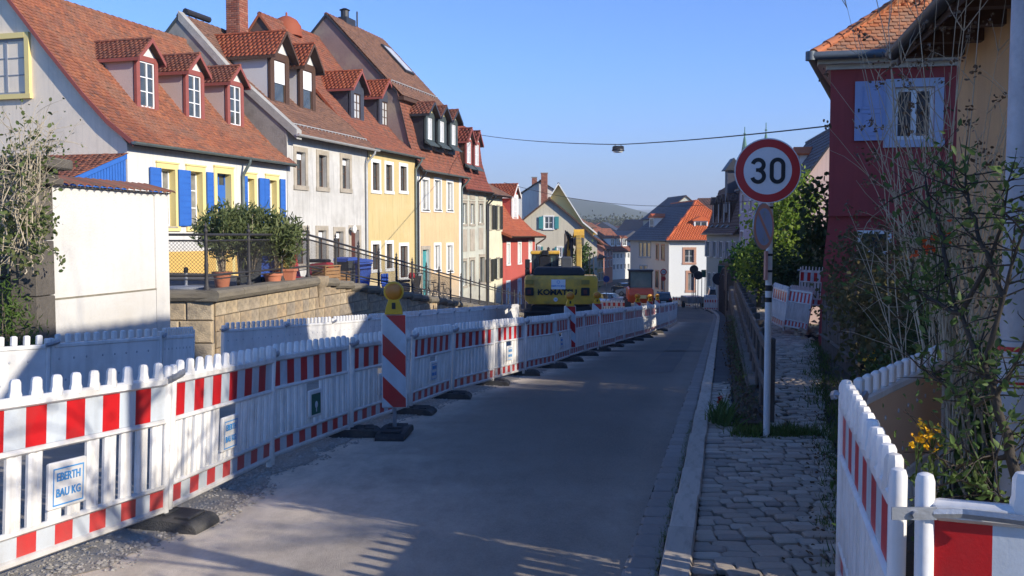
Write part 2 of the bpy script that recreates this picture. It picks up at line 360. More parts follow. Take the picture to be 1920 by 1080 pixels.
# ---------------------------------------------------------------- ground
def frange(a, b, n): return [a+(b-a)*i/n for i in range(n+1)]
def strip(name, ys, xl, xr, z, mat, nx=1, parent=None, kind='structure'):
    mb = MB(); vs = []; fs = []
    for y in ys:
        a, b = xl(y), xr(y)
        for i in range(nx+1): x = a+(b-a)*i/nx; vs.append((x, y, z(x, y)))
    w = nx+1
    for j in range(len(ys)-1):
        for i in range(nx): fs.append((j*w+i, j*w+i+1, (j+1)*w+i+1, (j+1)*w+i))
    mb.add(vs, fs); o = mb.obj(name, mat, parent, smooth=True)
    if kind: o['kind'] = kind
    return o
ysA = frange(-30, 20, 50)+frange(21, 130, 60)+frange(135, 300, 10)
ysF = ysA+[400, 600, 900, 1500, 2500, 4500]
strip('ground', ysF, lambda y: -60-y*1.2, lambda y: 60+y*1.2, lambda x, y: G(y)-.06, m_earth, 6)
strip('town_square', frange(97, 180, 20), R, lambda y: 40, lambda x, y: G(y)+.004, m_asph2, 2)
# front barrier line (joints of the panels)
BP = [(-3.42,2.6),(-2.88,4.52),(-2.36,6.45),(-2.15,8.48),(-1.77,10.48),(-1.33,12.45),(-.93,14.4),(-.36,16.33),(.22,18.25),(.85,20.15),(1.33,22.1),(1.85,24.05),(2.38,26.0),(2.95,27.9),(3.5,29.8),(4.05,31.7),(4.6,33.6),(5.1,35.5),(5.6,37.5),(6.1,39.4),(6.6,41.3),(7.1,43.3),(7.55,45.2),(8.0,47.2),(8.4,49.1),(8.8,51.1)]
def bx(y):
    for (a, b), (c, d) in zip(BP, BP[1:]):
        if b <= y <= d: return a+(c-a)*(y-b)/(d-b)
    return BP[0][0]+(y-BP[0][1])*.6 if y < BP[0][1] else BP[-1][0]+.2*(y-BP[-1][1])
from mathutils import noise as NZ
def edge(y): return bx(y)+.10+.20*NZ.noise(Vector((y*1.3, 0, 0)))+.12*NZ.noise(Vector((y*4.1, 3, 0)))+(.12 if y < 8 else 0)
def WX(y): return -5.9+.14*(y-19) if y < 25 else -5.06+.178*(y-25)
def gz(x, y): return G(y)+.004+.05*max(0, min(1, (edge(y)-x)*1.0))*(.6+.6*NZ.noise(Vector((x*2, y*2, 0))))
strip('gravel_strip', frange(-2, 52, 260), lambda y: -11.5 if y < 18.9 else WX(y)-.1, edge, gz, m_dust, 14)
ysR = frange(-10, 24, 170)+frange(25, 130, 70)+[160,200,300]
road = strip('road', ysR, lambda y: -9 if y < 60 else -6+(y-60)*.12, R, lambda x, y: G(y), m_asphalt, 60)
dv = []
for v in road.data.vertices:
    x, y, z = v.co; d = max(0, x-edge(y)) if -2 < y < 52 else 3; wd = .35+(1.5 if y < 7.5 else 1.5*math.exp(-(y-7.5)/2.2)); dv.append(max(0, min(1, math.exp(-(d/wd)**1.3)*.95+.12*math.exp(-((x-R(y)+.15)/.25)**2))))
at_ = road.data.attributes.new('dust_and_sun', 'FLOAT', 'POINT'); at_.data.foreach_set('value', dv)  # dusty by the barrier; widened and paled in front to paint sunlit ground
m_dark_sheet = M('asphalt_patch_shadow', (.16,.135,.11), (.09,.08,.068), .8, .9, 75, .5, finew=2.2, coord='World', bscale=240, dirt=(.11,.105,.10,.4), dscale=.8)
def dark_sheet(x0, y0, x1, y1, sk=.22):
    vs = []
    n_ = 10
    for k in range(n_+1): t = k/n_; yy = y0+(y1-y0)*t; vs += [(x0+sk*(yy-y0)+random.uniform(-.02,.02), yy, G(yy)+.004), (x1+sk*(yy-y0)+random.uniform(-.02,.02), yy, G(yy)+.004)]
    o = MB().add(vs, [(2*k, 2*k+1, 2*k+3, 2*k+2) for k in range(n_)]).obj('road_patch_shadow', m_dark_sheet); o['kind'] = 'structure'
dark_sheet(2.2, 25.5, 5.4, 26.3, .05); dark_sheet(2.6, 19, 3.2, 31)  # crosswise sheet paints a cast shadow's dark line; the lengthwise is newer asphalt
# loose stones of the gravel strip
xs = []
for i in range(7000):
    y = random.uniform(4.2, 17) if random.random() < .85 else random.uniform(17, 36)
    x = edge(y)-abs(random.gauss(0, .33))+random.choice([0,0,.12])
    s = random.uniform(.006, .02)*(1.6 if random.random() < .08 else 1); a = random.uniform(0, 6.3)
    xs.append(tomat((x, y, gz(x, y) if x < edge(y) else G(y)+.003), (math.cos(a), math.sin(a), 0), (-math.sin(a), math.cos(a), .2), (0, .1, 1), s, s*random.uniform(.6, 1.2), s*.7))
PEB = ([(1,0,0),(-.9,.2,0),(0,1,.1),(.1,-.9,0),(0,.1,.9),(.4,.5,.7),(-.5,-.3,.6)], [(0,2,5),(2,1,4),(5,2,4),(0,5,4),(0,4,6),(0,6,3),(3,6,1),(1,6,4)])
o = link('gravel', np_mesh('gravel', PEB[0], PEB[1], xs, M('pebble', (.40,.37,.32), (.24,.22,.2), .95, 5, 30, 0, island=[(.45,.41,.35),(.25,.23,.2),(.36,.32,.27)]))); o['kind'] = 'stuff'

# ---------------------------------------------------------------- gutter stones, kerb, pavement, footpath
def cobble_proto(seed, e=.10, h=.30, k=.13):
    r = random.Random(seed); n = 8; base = []
    for i, (x, y) in enumerate([(k,0),(1-k,0),(1,k),(1,1-k),(1-k,1),(k,1),(0,1-k),(0,k)]):
        base.append((x+r.uniform(-.03,.03), y+r.uniform(-.03,.03)))
    vs = [(x, y, -.6) for x, y in base]+[(x, y, -.12) for x, y in base]
    vs += [(.5+(x-.5)*(1-2*e), .5+(y-.5)*(1-2*e), r.uniform(-.02, .04)) for x, y in base]+[(.5, .5, .07)]
    fs = []
    for i in range(n):
        j = (i+1) % n; fs += [(i, j, n+j, n+i), (n+i, n+j, 2*n+j, 2*n+i), (2*n+i, 2*n+j, 3*n)]
    return vs, fs
CP = [cobble_proto(i) for i in range(6)]
def flow(xf, y0, y1, xl, xr, zf, w, d, gap=.012, curve=0., skip=None):
    y = y0; r = 0
    while y < y1:
        a, b = xl(y), xr(y); n = max(1, int((b-a)/w)); off = random.uniform(0, w)
        x = a
        while x < b-.04:
            ww = min(w*random.uniform(.6, 1.4), b-x); t = (x-a)/(b-a+.001)
            yy = y+curve*math.sin(pi*t)+random.uniform(-.014, .014)+.025*math.sin(x*5+y*1.7)
            if ww > .05 and not (skip and skip(x, yy)):
                sl = (zf(yy+.1)-zf(yy))/.1; z = zf(yy)+random.uniform(-.011, .008)
                sk = random.uniform(-.04, .04)+(.21)*0
                xf.append(tomat((x, yy, z), (1, -.05+sk, random.uniform(-.03, .03)), (.05-sk, 1, sl+random.uniform(-.03, .03)), (0, 0, 1), ww-gap, d-gap, .055))
            x += ww
        y += d; r += 1
sw = strip('sidewalk', frange(-6, 70, 90), lambda y: R(y)+.40, lambda y: .35+.31*y if y < 11 else R(y)+.98, lambda x, y: G(y)+.045, m_joint, 2)
xf = []
flow(xf, 3.4, 10.4, lambda y: R(y)+.41, lambda y: .3+.31*y, lambda y: G(y)+.08, .165, .14, curve=.10, skip=lambda x, y: (x-2.75)**2/.14+(y-10.25)**2/.10 < 1)
flow(xf, 10.4, 16, lambda y: R(y)+.41, lambda y: R(y)+.72, lambda y: G(y)+.08, .15, .15)
pieces('cobblestone', CP[0][0], CP[0][1], xf, m_cob, sw, protos=CP)
strip('pavement', frange(15.8, 97, 60), lambda y: R(y)+.41, lambda y: R(y)+.72 if y < 60 else R(y)+2.6, lambda x, y: G(y)+.082, m_asph2, 2)
fp = strip('footpath', frange(10.4, 70, 70), lambda y: R(y)+1.0, lambda y: .35+.31*y if y < 22 else .35+.31*22+.22*(y-22), lambda x, y: PZ(y)-.035, m_joint, 3)
xf = []
flow(xf, 10.45, 34, lambda y: R(y)+1.12, lambda y: .2+.31*min(y,20)+.22*max(0,y-20), PZ, .17, .155, curve=-.3)
pieces('cobblestone', CP[0][0], CP[0][1], xf, m_cob, fp, protos=CP)
kb = strip('kerb', frange(-6, 97, 110), lambda y: R(y)-.005, lambda y: R(y)+.41, lambda x, y: G(y)-.02, m_joint, 2)
KP = ([(0,0,-1),(1,0,-1),(1,1,-1),(0,1,-1),(0,0,-.12),(1,0,-.12),(1,1,-.12),(0,1,-.12),(.06,.012,0),(.94,.012,0),(.94,.988,0),(.06,.988,0)],
      [(0,1,5,4),(1,2,6,5),(2,3,7,6),(3,0,4,7),(4,5,9,8),(5,6,10,9),(6,7,11,10),(7,4,8,11),(8,9,10,11)])
xk = []; y = -3
while y < 95:
    L = 1.0; dx = R(y+L)-R(y); dz = G(y+L)-G(y); q = math.hypot(dx, L)
    j = random.uniform(-.006, .006)
    xk.append(tomat((R(y)+.225+j, y, G(y)+.095+j), (1, -dx, 0), (dx/L, 1, dz/L), (0, 0, 1), .165, L-.015, .14)); y += L
pieces('kerbstone', KP[0], KP[1], xk, m_kerb, kb)
xg = []; y = -3
while y < 70:
    L = random.uniform(.2, .3); dx = (R(y+L)-R(y)); dz = G(y+L)-G(y)
    xg.append(tomat((R(y)+.005+random.uniform(-.008, .008), y, G(y)+.018+random.uniform(-.004, .004)), (1, -dx/L, random.uniform(-.02,.02)), (dx/L, 1, dz/L), (0, 0, 1), .19, L-.02, .05)); y += L
pieces('gutter_stone', CP[1][0], CP[1][1], xg, m_kerb2, kb, protos=CP)
# narrow planted bed and low wall between pavement and footpath
strip('verge_bed', frange(10.9, 60, 60), lambda y: R(y)+.72, lambda y: R(y)+1.02, lambda x, y: (G(y)+.1)*.5+.5*PZ(y), m_soil, 4)
WB = ([(0,0,0),(1,0,0),(1,0,1),(0,0,1),(0,.8,0),(1,.8,0),(1,.8,1),(0,.8,1),(.05,1,.06),(.95,1,.06),(.95,1,.94),(.05,1,.94)],
      [(4,0,3,7),(1,5,6,2),(0,4,5,1),(3,2,6,7),(4,5,9,8)[::-1],(5,6,10,9)[::-1],(6,7,11,10)[::-1],(7,4,8,11)[::-1],(11,10,9,8),(0,1,2,3)])
def wall_blocks(xf, P, Q, zb, zt, rows, wr, th=.06, out=None):
    """courses of blocks on the face from P to Q (xy); zt(y) top"""
    P, Q = Vector(P), Vector(Q); D = (Q-P); Lg = D.length; D = D/Lg; O = Vector((D.y, -D.x)) if out is None else Vector(out)
    for r in range(len(rows)-1):
        x = -random.uniform(0, .2)
        while x < Lg:
            w = random.uniform(*wr); x0, x1 = max(x, 0), min(x+w, Lg); p = P+D*x0; z0, z1 = rows[r], rows[r+1]
            top = zt((P+D*((x0+x1)/2)).y)
            if z0 < top-.04 and x1-x0 > .06:
                z1 = min(z1, top)
                xf.append(tomat((p.x, p.y, z0+.006), (D.x, D.y, 0), (O.x, O.y, 0), (0, 0, 1), x1-x0-.014, th*random.uniform(.7, 1.4), z1-z0-.014))
            x += w
# low sandstone wall carrying the footpath
lw = thing('retaining_wall', 'low dark sandstone retaining wall between kerb pavement and cobbled footpath', 'wall')
mb = MB(); ys = frange(14, 60, 30)
vs = []; 
for y in ys: vs += [(R(y)+.96, y, G(y)-.1), (R(y)+.96, y, PZ(y)+.02), (R(y)+1.14, y, PZ(y)+.02), (R(y)+1.14, y, G(y)-.1)]
fs = []
for i in range(len(ys)-1):
    for j in range(4): a = i*4+j; b = i*4+(j+1) % 4; fs.append((a, b, b+4, a+4))
fs += [(0,1,2,3), tuple(len(vs)-1-i for i in range(4))]
mb.add(vs, fs).obj('wall_core', m_darkstone, lw)
xf = []
for (ya, yb) in ((14, 20), (20, 27), (27, 34), (34, 42), (42, 52), (52, 60)):
    rows = [G(ya)-.2+.24*k for k in range(12)]
    wall_blocks(xf, (R(ya)+.96, ya), (R(yb)+.96, yb), 0, lambda y: PZ(y)-.02, rows, (.35, .6), .03, out=(-1, .2))
pieces('stone', WB[0], WB[1], xf, m_darkstone, lw, keep=120)

# ---------------------------------------------------------------- terrace street and its retaining wall
def tz(x, y):
    f = -19.5+.3*y; w = WX(y); t = max(0, min(1, (x-f)/(w-f+.01))); t = t*t*(3-2*t)
    return TF(y)*(1-t)+(WT(y)-.12)*t
strip('terrace_street', frange(18.95, 76, 70), lambda y: -40+.3*y, lambda y: WX(y)-.1, tz, m_asph2, 16)
rw = thing('retaining_wall', 'long sandstone retaining wall with dark coping below the terrace houses', 'wall', (0, 0, 0))
mb = MB(); ys = [19]+frange(20, 62, 42)
vs = []
for y in ys: vs += [(WX(y)-.5, y, G(y)-.3), (WX(y)-.02, y, G(y)-.3), (WX(y)-.02, y, WT(y)-.2), (WX(y)-.5, y, WT(y)-.2)]
fs = []
for i in range(len(ys)-1):
    for j in range(4): a = i*4+j; b = i*4+(j+1) % 4; fs.append((a, b, b+4, a+4))
fs += [(3,2,1,0), tuple(len(vs)-4+i for i in range(4))]
mb.add(vs, fs)
mb.box(-14, -5.95, 19.02, 19.5, -1.8, .28)
mb.obj('wall_core', m_mortar, rw)
xf = []; rows = [-2.3, -1.95, -1.62, -1.3, -.98, -.66, -.33, -.02, .30]
wall_blocks(xf, (WX(19), 19.0), (WX(25), 25.0), 0, lambda y: WT(25)-.2, rows, (.38, .66), .03)
for k in range(8):
    a = 25+k*4; b = a+4
    rws = [WT(a)-.2-.32*j for j in range(9, -1, -1)]
    wall_blocks(xf, (WX(a), a), (WX(b), b), 0, lambda y: WT(y)-.2, rws, (.4, .75), .03)
xe = []
wall_blocks(xe, (-8.4, 19.02), (-5.9, 19.02), 0, lambda y: .3, [-2.3,-1.9,-1.45,-1.0,-.55,-.1,.30], (.55, .8), .10)
pieces('stone_block', WB[0], WB[1], xe+xf, m_wallstone, rw, keep=295)
# coping
xc = []
def coping(P, Q, zf, L=1.3):
    P, Q = Vector(P), Vector(Q); D = Q-P; n = max(1, int(round(D.length/L))); O = Vector((D.y, -D.x)).normalized()
    for i in range(n):
        a = P+D*(i/n); b = P+D*((i+1)/n); za, zb = zf(a.y), zf(b.y); U = Vector((b.x-a.x, b.y-a.y, zb-za)); l = U.length
        xc.append(tomat((a.x-O.x*.36, a.y-O.y*.36, za-.21), U/l, (O.x, O.y, 0), (0, 0, 1), l-.02, .5, .21))
coping((-8.4, 18.95), (-5.9, 18.95), lambda y: WT(19)); coping((WX(19)+.02, 18.8), (WX(25), 25), WT)
for k in range(6): coping((WX(25+6*k), 25+6*k), (WX(31+6*k), 31+6*k), WT)
CB = ([(0,0,0),(1,0,0),(1,.9,0),(0,.9,0),(0,1,.35),(1,1,.35),(1,1,.75),(0,1,.75),(0,.9,1),(1,.9,1),(1,.05,1),(0,.05,1)],
      [(3,2,1,0),(3,4,5,2)[::-1],(4,7,6,5)[::-1],(7,8,9,6)[::-1],(8,11,10,9)[::-1],(0,1,10,11),(0,11,8,7,4,3),(1,2,5,6,9,10)])
pieces('coping_stone', CB[0], CB[1], xc, m_cap, rw)
# stone bracket under the coping where the wall turns
mb = MB(); mb.lathe([(.05,-.75),(.09,-.5),(.13,-.3),(.2,-.22),(.24,-.1),(.24,.02)], 8, (WX(25)+.05, 25, WT(25)))
mb.obj('corbel', m_wallstone, rw, smooth=40)
# ---------------------------------------------------------------- houses
DL = Vector((.287, .958, 0)); ANG_L = math.atan2(.958, .287)
def win(parent, Mx, w, h, d=.0, frame=None, gl=None, cols=2, bars=1, sill=None, surround=None, sw=.12, sp=.03, ft=.05, flat=False, blind=0., sunk=False, lintel=None):
    """opening w x h, origin at its lower left; x along the wall, y into the wall; frame and panes at depth d"""
    frame = frame or m_frame_w; gl = gl or m_glass
    mb = MB(); a = d; b = d+.05
    mb.box(0, ft, a, b, 0, h); mb.box(w-ft, w, a, b, 0, h); mb.box(ft, w-ft, a, b, 0, ft); mb.box(ft, w-ft, a, b, h-ft, h)
    xs = [ft+(w-2*ft)*i/cols for i in range(cols+1)]
    for x in xs[1:-1]: mb.box(x-ft*.6, x+ft*.6, a-.008, b, ft, h-ft)
    for k in range(bars):
        z = ft+(h-2*ft)*(k+1)/(bars+1)
        for i in range(cols): mb.box(xs[i]+ft*.3, xs[i+1]-ft*.3, a+.004, b-.004, z-.016, z+.016)
    f = mb.obj('window', frame, parent, Mx)
    pp = parent if flat else f
    for i in range(cols):
        p = MB().box(xs[i]+.01, xs[i+1]-.01, d+.025, d+.035, ft*.8, h-ft*.8).obj('pane', gl, pp, Mx if flat else None)
    if blind:
        MB().box(ft, w-ft, d-.02, d-.008, h*(1-blind), h-ft).obj('roller_blind', m_blind, pp, Mx if flat else None)
    if sill: MB().bbox(-.06, w+.06, -.06, d+.02, -.07, 0, .012).obj('sill', sill, pp, Mx if flat else None)
    if surround:
        mb = MB(); e = -sp; g = .0
        mb.box(-sw, 0, e, g+.004, 0, h+sw); mb.box(w, w+sw, e, g+.004, 0, h+sw); mb.box(0, w, e-.003, g+.004, h, h+sw); mb.box(-sw-.03, w+sw+.03, e-.02, g+.004, -sw*.9, 0)
        if lintel: mb.box(-sw-.02, w+sw+.02, e-.03, g+.004, h+sw, h+sw+.05)
        mb.obj('surround', surround, pp, Mx if flat else None)
    return f
class House:
    def __init__(s, name, label, cat, P, ang, group=None):
        s.P = Vector(P); s.o = thing(name, label, cat, P, ang, group); s.M = Matrix.Translation(s.P) @ Matrix.Rotation(ang, 4, 'Z'); s.Mi = s.M.inverted()
        s.o.matrix_basis = s.M
    def loc(s, px, py):
        d = s.Mi.to_3x3() @ ray(px, py); return s.Mi @ EYE, d
    def pl(s, px, py, t=0.):
        """where the ray meets the plane y=t: (x, z)"""
        e, d = s.loc(px, py); k = (t-e.y)/d.y; q = e+d*k; return q.x, q.z
    def gp(s, px, py, x=0.):
        e, d = s.loc(px, py); k = (x-e.x)/d.x; q = e+d*k; return q.y, q.z
    def hit(s, px, py):
        e, d = s.loc(px, py); best = None
        for (y0, z0), (y1, z1) in zip(s.prof, s.prof[1:]):
            sl = (z1-z0)/(y1-y0) if abs(y1-y0) > 1e-6 else 1e6
            k = (z0+sl*(e.y-y0)-e.z)/(d.z-sl*d.y); q = e+d*k
            if k > 0 and min(y0, y1)-.02 <= q.y <= max(y0, y1)+.02 and (best is None or k < best[0]): best = (k, q)
        return best[1]
    def rect(s, x0, x1, y0, y1, t=0.):
        """pixel box -> (x0,x1,z0,z1) on the front wall"""
        xm = (x0+x1)/2; a = s.pl(x0, (y0+y1)/2, t)[0]; b = s.pl(x1, (y0+y1)/2, t)[0]
        return min(a, b), max(a, b), s.pl(xm, y1, t)[1], s.pl(xm, y0, t)[1]
    def walls(s, L, D, h, mat, holes=(), side=None, reveal=.22, revmat=None, zb=-1.0, gable=True, plinth=None, back=True):
        s.L, s.D, s.h = L, D, h
        xs = sorted({0, L, *[v for q in holes for v in q[:2]]}); zs = sorted({zb, h, *[v for q in holes for v in q[2:4]]})
        mb = MB(); mb.mat(mat)
        for i in range(len(xs)-1):
            for j in range(len(zs)-1):
                cx, cz = (xs[i]+xs[i+1])/2, (zs[j]+zs[j+1])/2
                if any(q[0] < cx < q[1] and q[2] < cz < q[3] for q in holes): continue
                mb.quad((xs[i],0,zs[j]), (xs[i+1],0,zs[j]), (xs[i+1],0,zs[j+1]), (xs[i],0,zs[j+1]))
        mb.mat(revmat or mat)
        for (a, b, c, d) in [q[:4] for q in holes]:
            r = reveal
            mb.quad((a,0,c),(a,0,d),(a,r,d),(a,r,c)); mb.quad((b,0,c),(b,r,c),(b,r,d),(b,0,d)); mb.quad((a,0,d),(b,0,d),(b,r,d),(a,r,d)); mb.quad((a,0,c),(a,r,c),(b,r,c),(b,0,c))
        mb.mat(side or mat)
        if gable:
            gpoly = [(y, z) for y, z in s.gprof]
        else: gpoly = [(0, h), (D, h)]
        pts = [(0, zb)]+[(0, h)]+[p for p in gpoly if 0 < p[0] < D]+[(D, h if not gable else min(h, gpoly[-1][1]) if gpoly[-1][0] >= D else h)]+[(D, zb)]
        mb.add([(0, y, z) for y, z in pts], [tuple(range(len(pts)))]); mb.add([(L, y, z) for y, z in pts], [tuple(reversed(range(len(pts))))])
        mb.quad((L, D, zb), (0, D, zb), (0, D, h), (L, D, h))
        mb.obj('wall', None, s.o)
        if plinth: MB().box(-.02, L+.02, -.035, .0, zb, plinth[0]).obj('plinth', plinth[1], s.o)
    def profile(s, front, back=None):
        """front: eave..ridge in (y,z); back mirrored unless given"""
        s.prof = front; yr = front[-1][0]
        s.back = back or [(2*yr-y, z) for y, z in reversed(front)][1:]
        s.gprof = [(y, z-.12) for y, z in front+s.back]
    def roof(s, tilem, tw=.18, th=.16, ov=(.2, .2), keep=0, verge=m_brownwood, back=True, under=None, vw=.03, thick=.1, xr=None, ridge=True, tiles=True):
        L = s.L; x0, x1 = -ov[0], L+ov[1]
        pts = s.prof+s.back; mb = MB(); n = len(pts)
        lo = [(y, z-thick*1.25) for y, z in pts]
        vs = [(x, y, z) for x in (x0, x1) for y, z in pts+lo]
        k = 2*n; fs = []
        for i in range(n-1):
            fs += [(i, k+i, k+i+1, i+1), (n+i, n+i+1, k+n+i+1, k+n+i), (i, i+1, n+i+1, n+i), (k+i, k+n+i, k+n+i+1, k+i+1)]
        fs += [(0, n, k+n, k), (n-1, k+n-1, k+2*n-1, 2*n-1)]
        rf = fixn(mb.add(vs, fs).obj('roof', (under or m_under) if tiles else tilem, s.o))
        mb = MB()
        for x in (x0-vw, x1+.002):
            mb = MB()
            for (a, b), (c, d) in list(zip(pts, pts[1:])):
                mb.prism([(a, b-.14), (c, d-.14), (c, d+.03), (a, b+.03)], x, x+vw, 'x')
            fixn(mb.obj('verge_board', verge, s.o))
        if tiles:
            xf = []
            for (y0, z0), (y1, z1) in zip(s.prof, s.prof[1:]):
                V = Vector((0, y1-y0, z1-z0)); l = V.length
                xf += tile_xf((x0, y0, z0+.005), (1, 0, 0), V, x1-x0, l, tw, th, inside=s.tskip)
                s.tarc = 0
            pieces('roof_tile', TV, TFc, xf, tilem, s.o, keep=keep, bulk='tile_field')
        if ridge:
            yr, zr = s.prof[-1]; mb = MB(); x = x0
            while x < x1:
                e = min(x+.38, x1)
                mb.tube([(x, yr, zr-.02), (e, yr, zr-.035)], [.115, .10], 8, flat=.9); x += .36
            mb.obj('ridge_tiles', tilem, s.o, smooth=50)['kind'] = 'stuff'
        return rf
    tskip = None
    def gutter(s, mat=None, y=None, z=None, pipe=None, r=.075, x0=-.15, x1=None, pmat=None):
        mat = mat or m_zinc; y0, z0 = s.prof[0]; x1 = s.L+.15 if x1 is None else x1; mb = MB()
        n = 8; vs = []; rr = r
        for x in (x0, x1):
            for q in range(n+1):
                a = pi+pi*q/n; vs.append((x, y0-.06+rr*math.cos(a), z0-.01+rr*math.sin(a)))
            for q in range(n+1):
                a = 2*pi-pi*q/n; vs.append((x, y0-.06+(rr-.012)*math.cos(a), z0-.01+(rr-.012)*math.sin(a)))
        k = 2*(n+1); fs = [(i, (i+1) % k, k+(i+1) % k, k+i) for i in range(k)]+[tuple(range(n+1)), tuple(range(k, k+n+1))]
        mb.add(vs, fs); fixn(mb.obj('gutter', mat, s.o, smooth=50))
        if pipe is not None:
            zb = s.zb if hasattr(s, 'zb') else 0
            pts = [(pipe, y0-.06, z0-.07), (pipe, y0-.05, z0-.18), (pipe, y0*.5-.05, z0-.42), (pipe, -.09, z0-.62), (pipe, -.09, z0-.9), (pipe, -.09, -.8)]
            MB().tube(pts, .055, 8).obj('downpipe', pmat or mat, s.o, smooth=60)
    def shutter(s, x0, x1, z0, z1, mat, boards=1, y=-.045, louvre=False):
        mb = MB(); mb.box(x0, x1, y, y+.03, z0, z1)
        n = 9 if not louvre else 16
        for i in range(n):
            a = z0+.03+(z1-z0-.06)*i/n; b = z0+.03+(z1-z0-.06)*(i+1)/n-.012; mb.box(x0+.03, x1-.03, y-.012, y+.002, a, b)
        mb.box(x0, x0+.05, y-.016, y+.001, z0, z1); mb.box(x1-.05, x1, y-.016, y+.001, z0, z1)
        return mb.obj('shutter', mat, s.o)
    def dormer(s, px, py, w, h, rise, depth=3.2, ov=.22, wallm=None, cheekm=None, frame=None, wf=.14, wm=None, gl=None, tilem=None, tw=.17, th=.15, trim=None, cols=2, bars=2, blind=0, side_ov=.16, sunk=.02, eave_drop=.0, board=None, label=None, gabm=None, pos=None):
        """gabled dormer whose window sill shows at (px,py)"""
        q = s.hit(px, py) if pos is None else Vector(pos); x, y, z = q
        wallm = wallm or m_pinkpl; cheekm = cheekm or wallm; trim = trim or m_oxred; tilem = tilem or m_tile_orange
        x0, x1 = x-w/2, x+w/2
        y1 = y+depth
        mb = MB(); mb.mat(cheekm); mb.box(x0+.02, x1-.02, y+.13, y1, z-.5, z+h)
        mb.mat(gabm or wallm); mb.prism([(x0+.02, z+h), (x1-.02, z+h), (x, z+h+rise*.86)], y+.02, y1, 'y')
        d = mb.obj('dormer', None, s.o)
        if label: d['label'] = label
        fixn(d)
        # front framing round the window
        mb = MB(); mb.box(x0, x0+wf, y-.02, y+.08, z-.02, z+h); mb.box(x1-wf, x1, y-.02, y+.08, z-.02, z+h); mb.box(x0+wf, x1-wf, y-.017, y+.08, z+h-wf, z+h); mb.box(x0+wf, x1-wf, y-.017, y+.08, z-.06, z+.02)
        mb.obj('window_surround', trim, d)
        win(d, Matrix.Translation((x0+wf, y, z+.02)), w-2*wf, h-wf-.02, sunk, frame, gl, cols, bars, flat=True, blind=blind, ft=.045)
        mb = MB(); mb.add([(x0-.06, y-.28, z-.30), (x1+.06, y-.28, z-.30), (x1+.06, y+.02, z-.02), (x0-.06, y+.02, z-.02), (x0-.06, y-.28, z-.34), (x1+.06, y-.28, z-.34), (x1+.06, y+.02, z-.2), (x0-.06, y+.02, z-.2)], [(0,1,2,3),(7,6,5,4),(0,4,5,1),(1,5,6,2),(2,6,7,3),(3,7,4,0)])
        mb.obj('flashing', m_flash, d)
        # roof
        so = side_ov; hw = w/2+so; k = rise/(w/2); ze = z+h-so*k+.02; zr = ze+hw*k; ya = y-ov
        mb = MB(); t = .07
        mb.add([(x-hw, ya, ze), (x, ya, zr), (x+hw, ya, ze), (x-hw, ya, ze-t), (x, ya, zr-t*1.2), (x+hw, ya, ze-t)]+[(a, y1, c) for a, b, c in [(x-hw,0,ze),(x,0,zr),(x+hw,0,ze),(x-hw,0,ze-t),(x,0,zr-t*1.2),(x+hw,0,ze-t)]],
               [(0,1,4,3),(1,2,5,4),(0,6,7,1),(1,7,8,2),(3,4,10,9),(4,5,11,10),(0,3,9,6),(2,8,11,5),(6,9,10,7),(7,10,11,8)])
        fixn(mb.obj('dormer_roof', m_under, d))
        mb = MB()
        for sg in (-1, 1):
            a = x+sg*hw; mb.prism([(a, ze-.13), (x, zr-.13), (x, zr+.01), (a, ze+.01)] if sg < 0 else [(x, zr-.13), (a, ze-.13), (a, ze+.01), (x, zr+.01)], ya-.025, ya+.01, 'y')
            mb.box(a-.012, a+.012, ya, y1, ze-.12, ze-.01)
        fixn(mb.obj('bargeboard', board or trim, d))
        ln = y1-ya; sl = math.hypot(hw, zr-ze)
        xf = tile_xf((x-hw, y1, ze+.004), (0, -1, 0), (hw, 0, zr-ze), ln, sl, tw, th)
        xf += tile_xf((x+hw, ya, ze+.004), (0, 1, 0), (-hw, 0, zr-ze), ln, sl, tw, th)
        o = link('roof_tiles', np_mesh('dt', TV, TFc, xf, tilem), d); o['kind'] = 'stuff'
        mb = MB(); yy = ya-.02
        while yy < y1: mb.tube([(x, yy, zr+.0), (x, yy+.33, zr-.012)], [.07, .06], 6); yy += .32
        mb.obj('ridge_tiles', tilem, d, smooth=50)['kind'] = 'stuff'
        return d
    def brickchimney(s, x, y, z0, z1, w=.5, d=.5, name='chimney', br=.24, bh=.09):
        c = MB().box(x-w/2+.01, x+w/2-.01, y-d/2+.01, y+d/2-.01, z0, z1-.02).obj(name, m_mortar, s.o)
        xf = []
        nr = int((z1-z0)/bh)
        for r in range(nr):
            z = z0+r*bh; o = (r % 2)*br/2
            for (ax, ay, ux, uy, ln, ox, oy) in ((x-w/2,y-d/2,1,0,w,0,-1),(x-w/2,y+d/2,0,-1,d,-1,0),(x+w/2,y-d/2,0,1,d,1,0)):
                q = -o
                while q < ln-.03:
                    a, b = max(q, 0), min(q+br, ln)
                    if b-a > .03: xf.append(tomat((ax+ux*a, ay+uy*a, z), (ux, uy, 0), (ox, oy, 0), (0, 0, 1), b-a-.012, .012, bh-.014))
                    q += br
        pieces('brick', WB[0], WB[1], xf, m_brick, c, keep=0, bulk='bricks', world=s.M)
        MB().bbox(x-w/2-.05, x+w/2+.05, y-d/2-.05, y+d/2+.05, z1-.02, z1+.07, .02).obj('chimney_cap', m_mortar, c)
        return c
def flatwin(s, px0, px1, py0, py1, **k):
    a, b, c, d = s.rect(px0, px1, py0, py1); return a, b, c, d
def LP(px):
    """foot of the left row's front line seen at column px"""
    u = (px-960)/F; Y = 19.5/(.3-u); return Vector((-19.5+.3*Y, Y, 0))
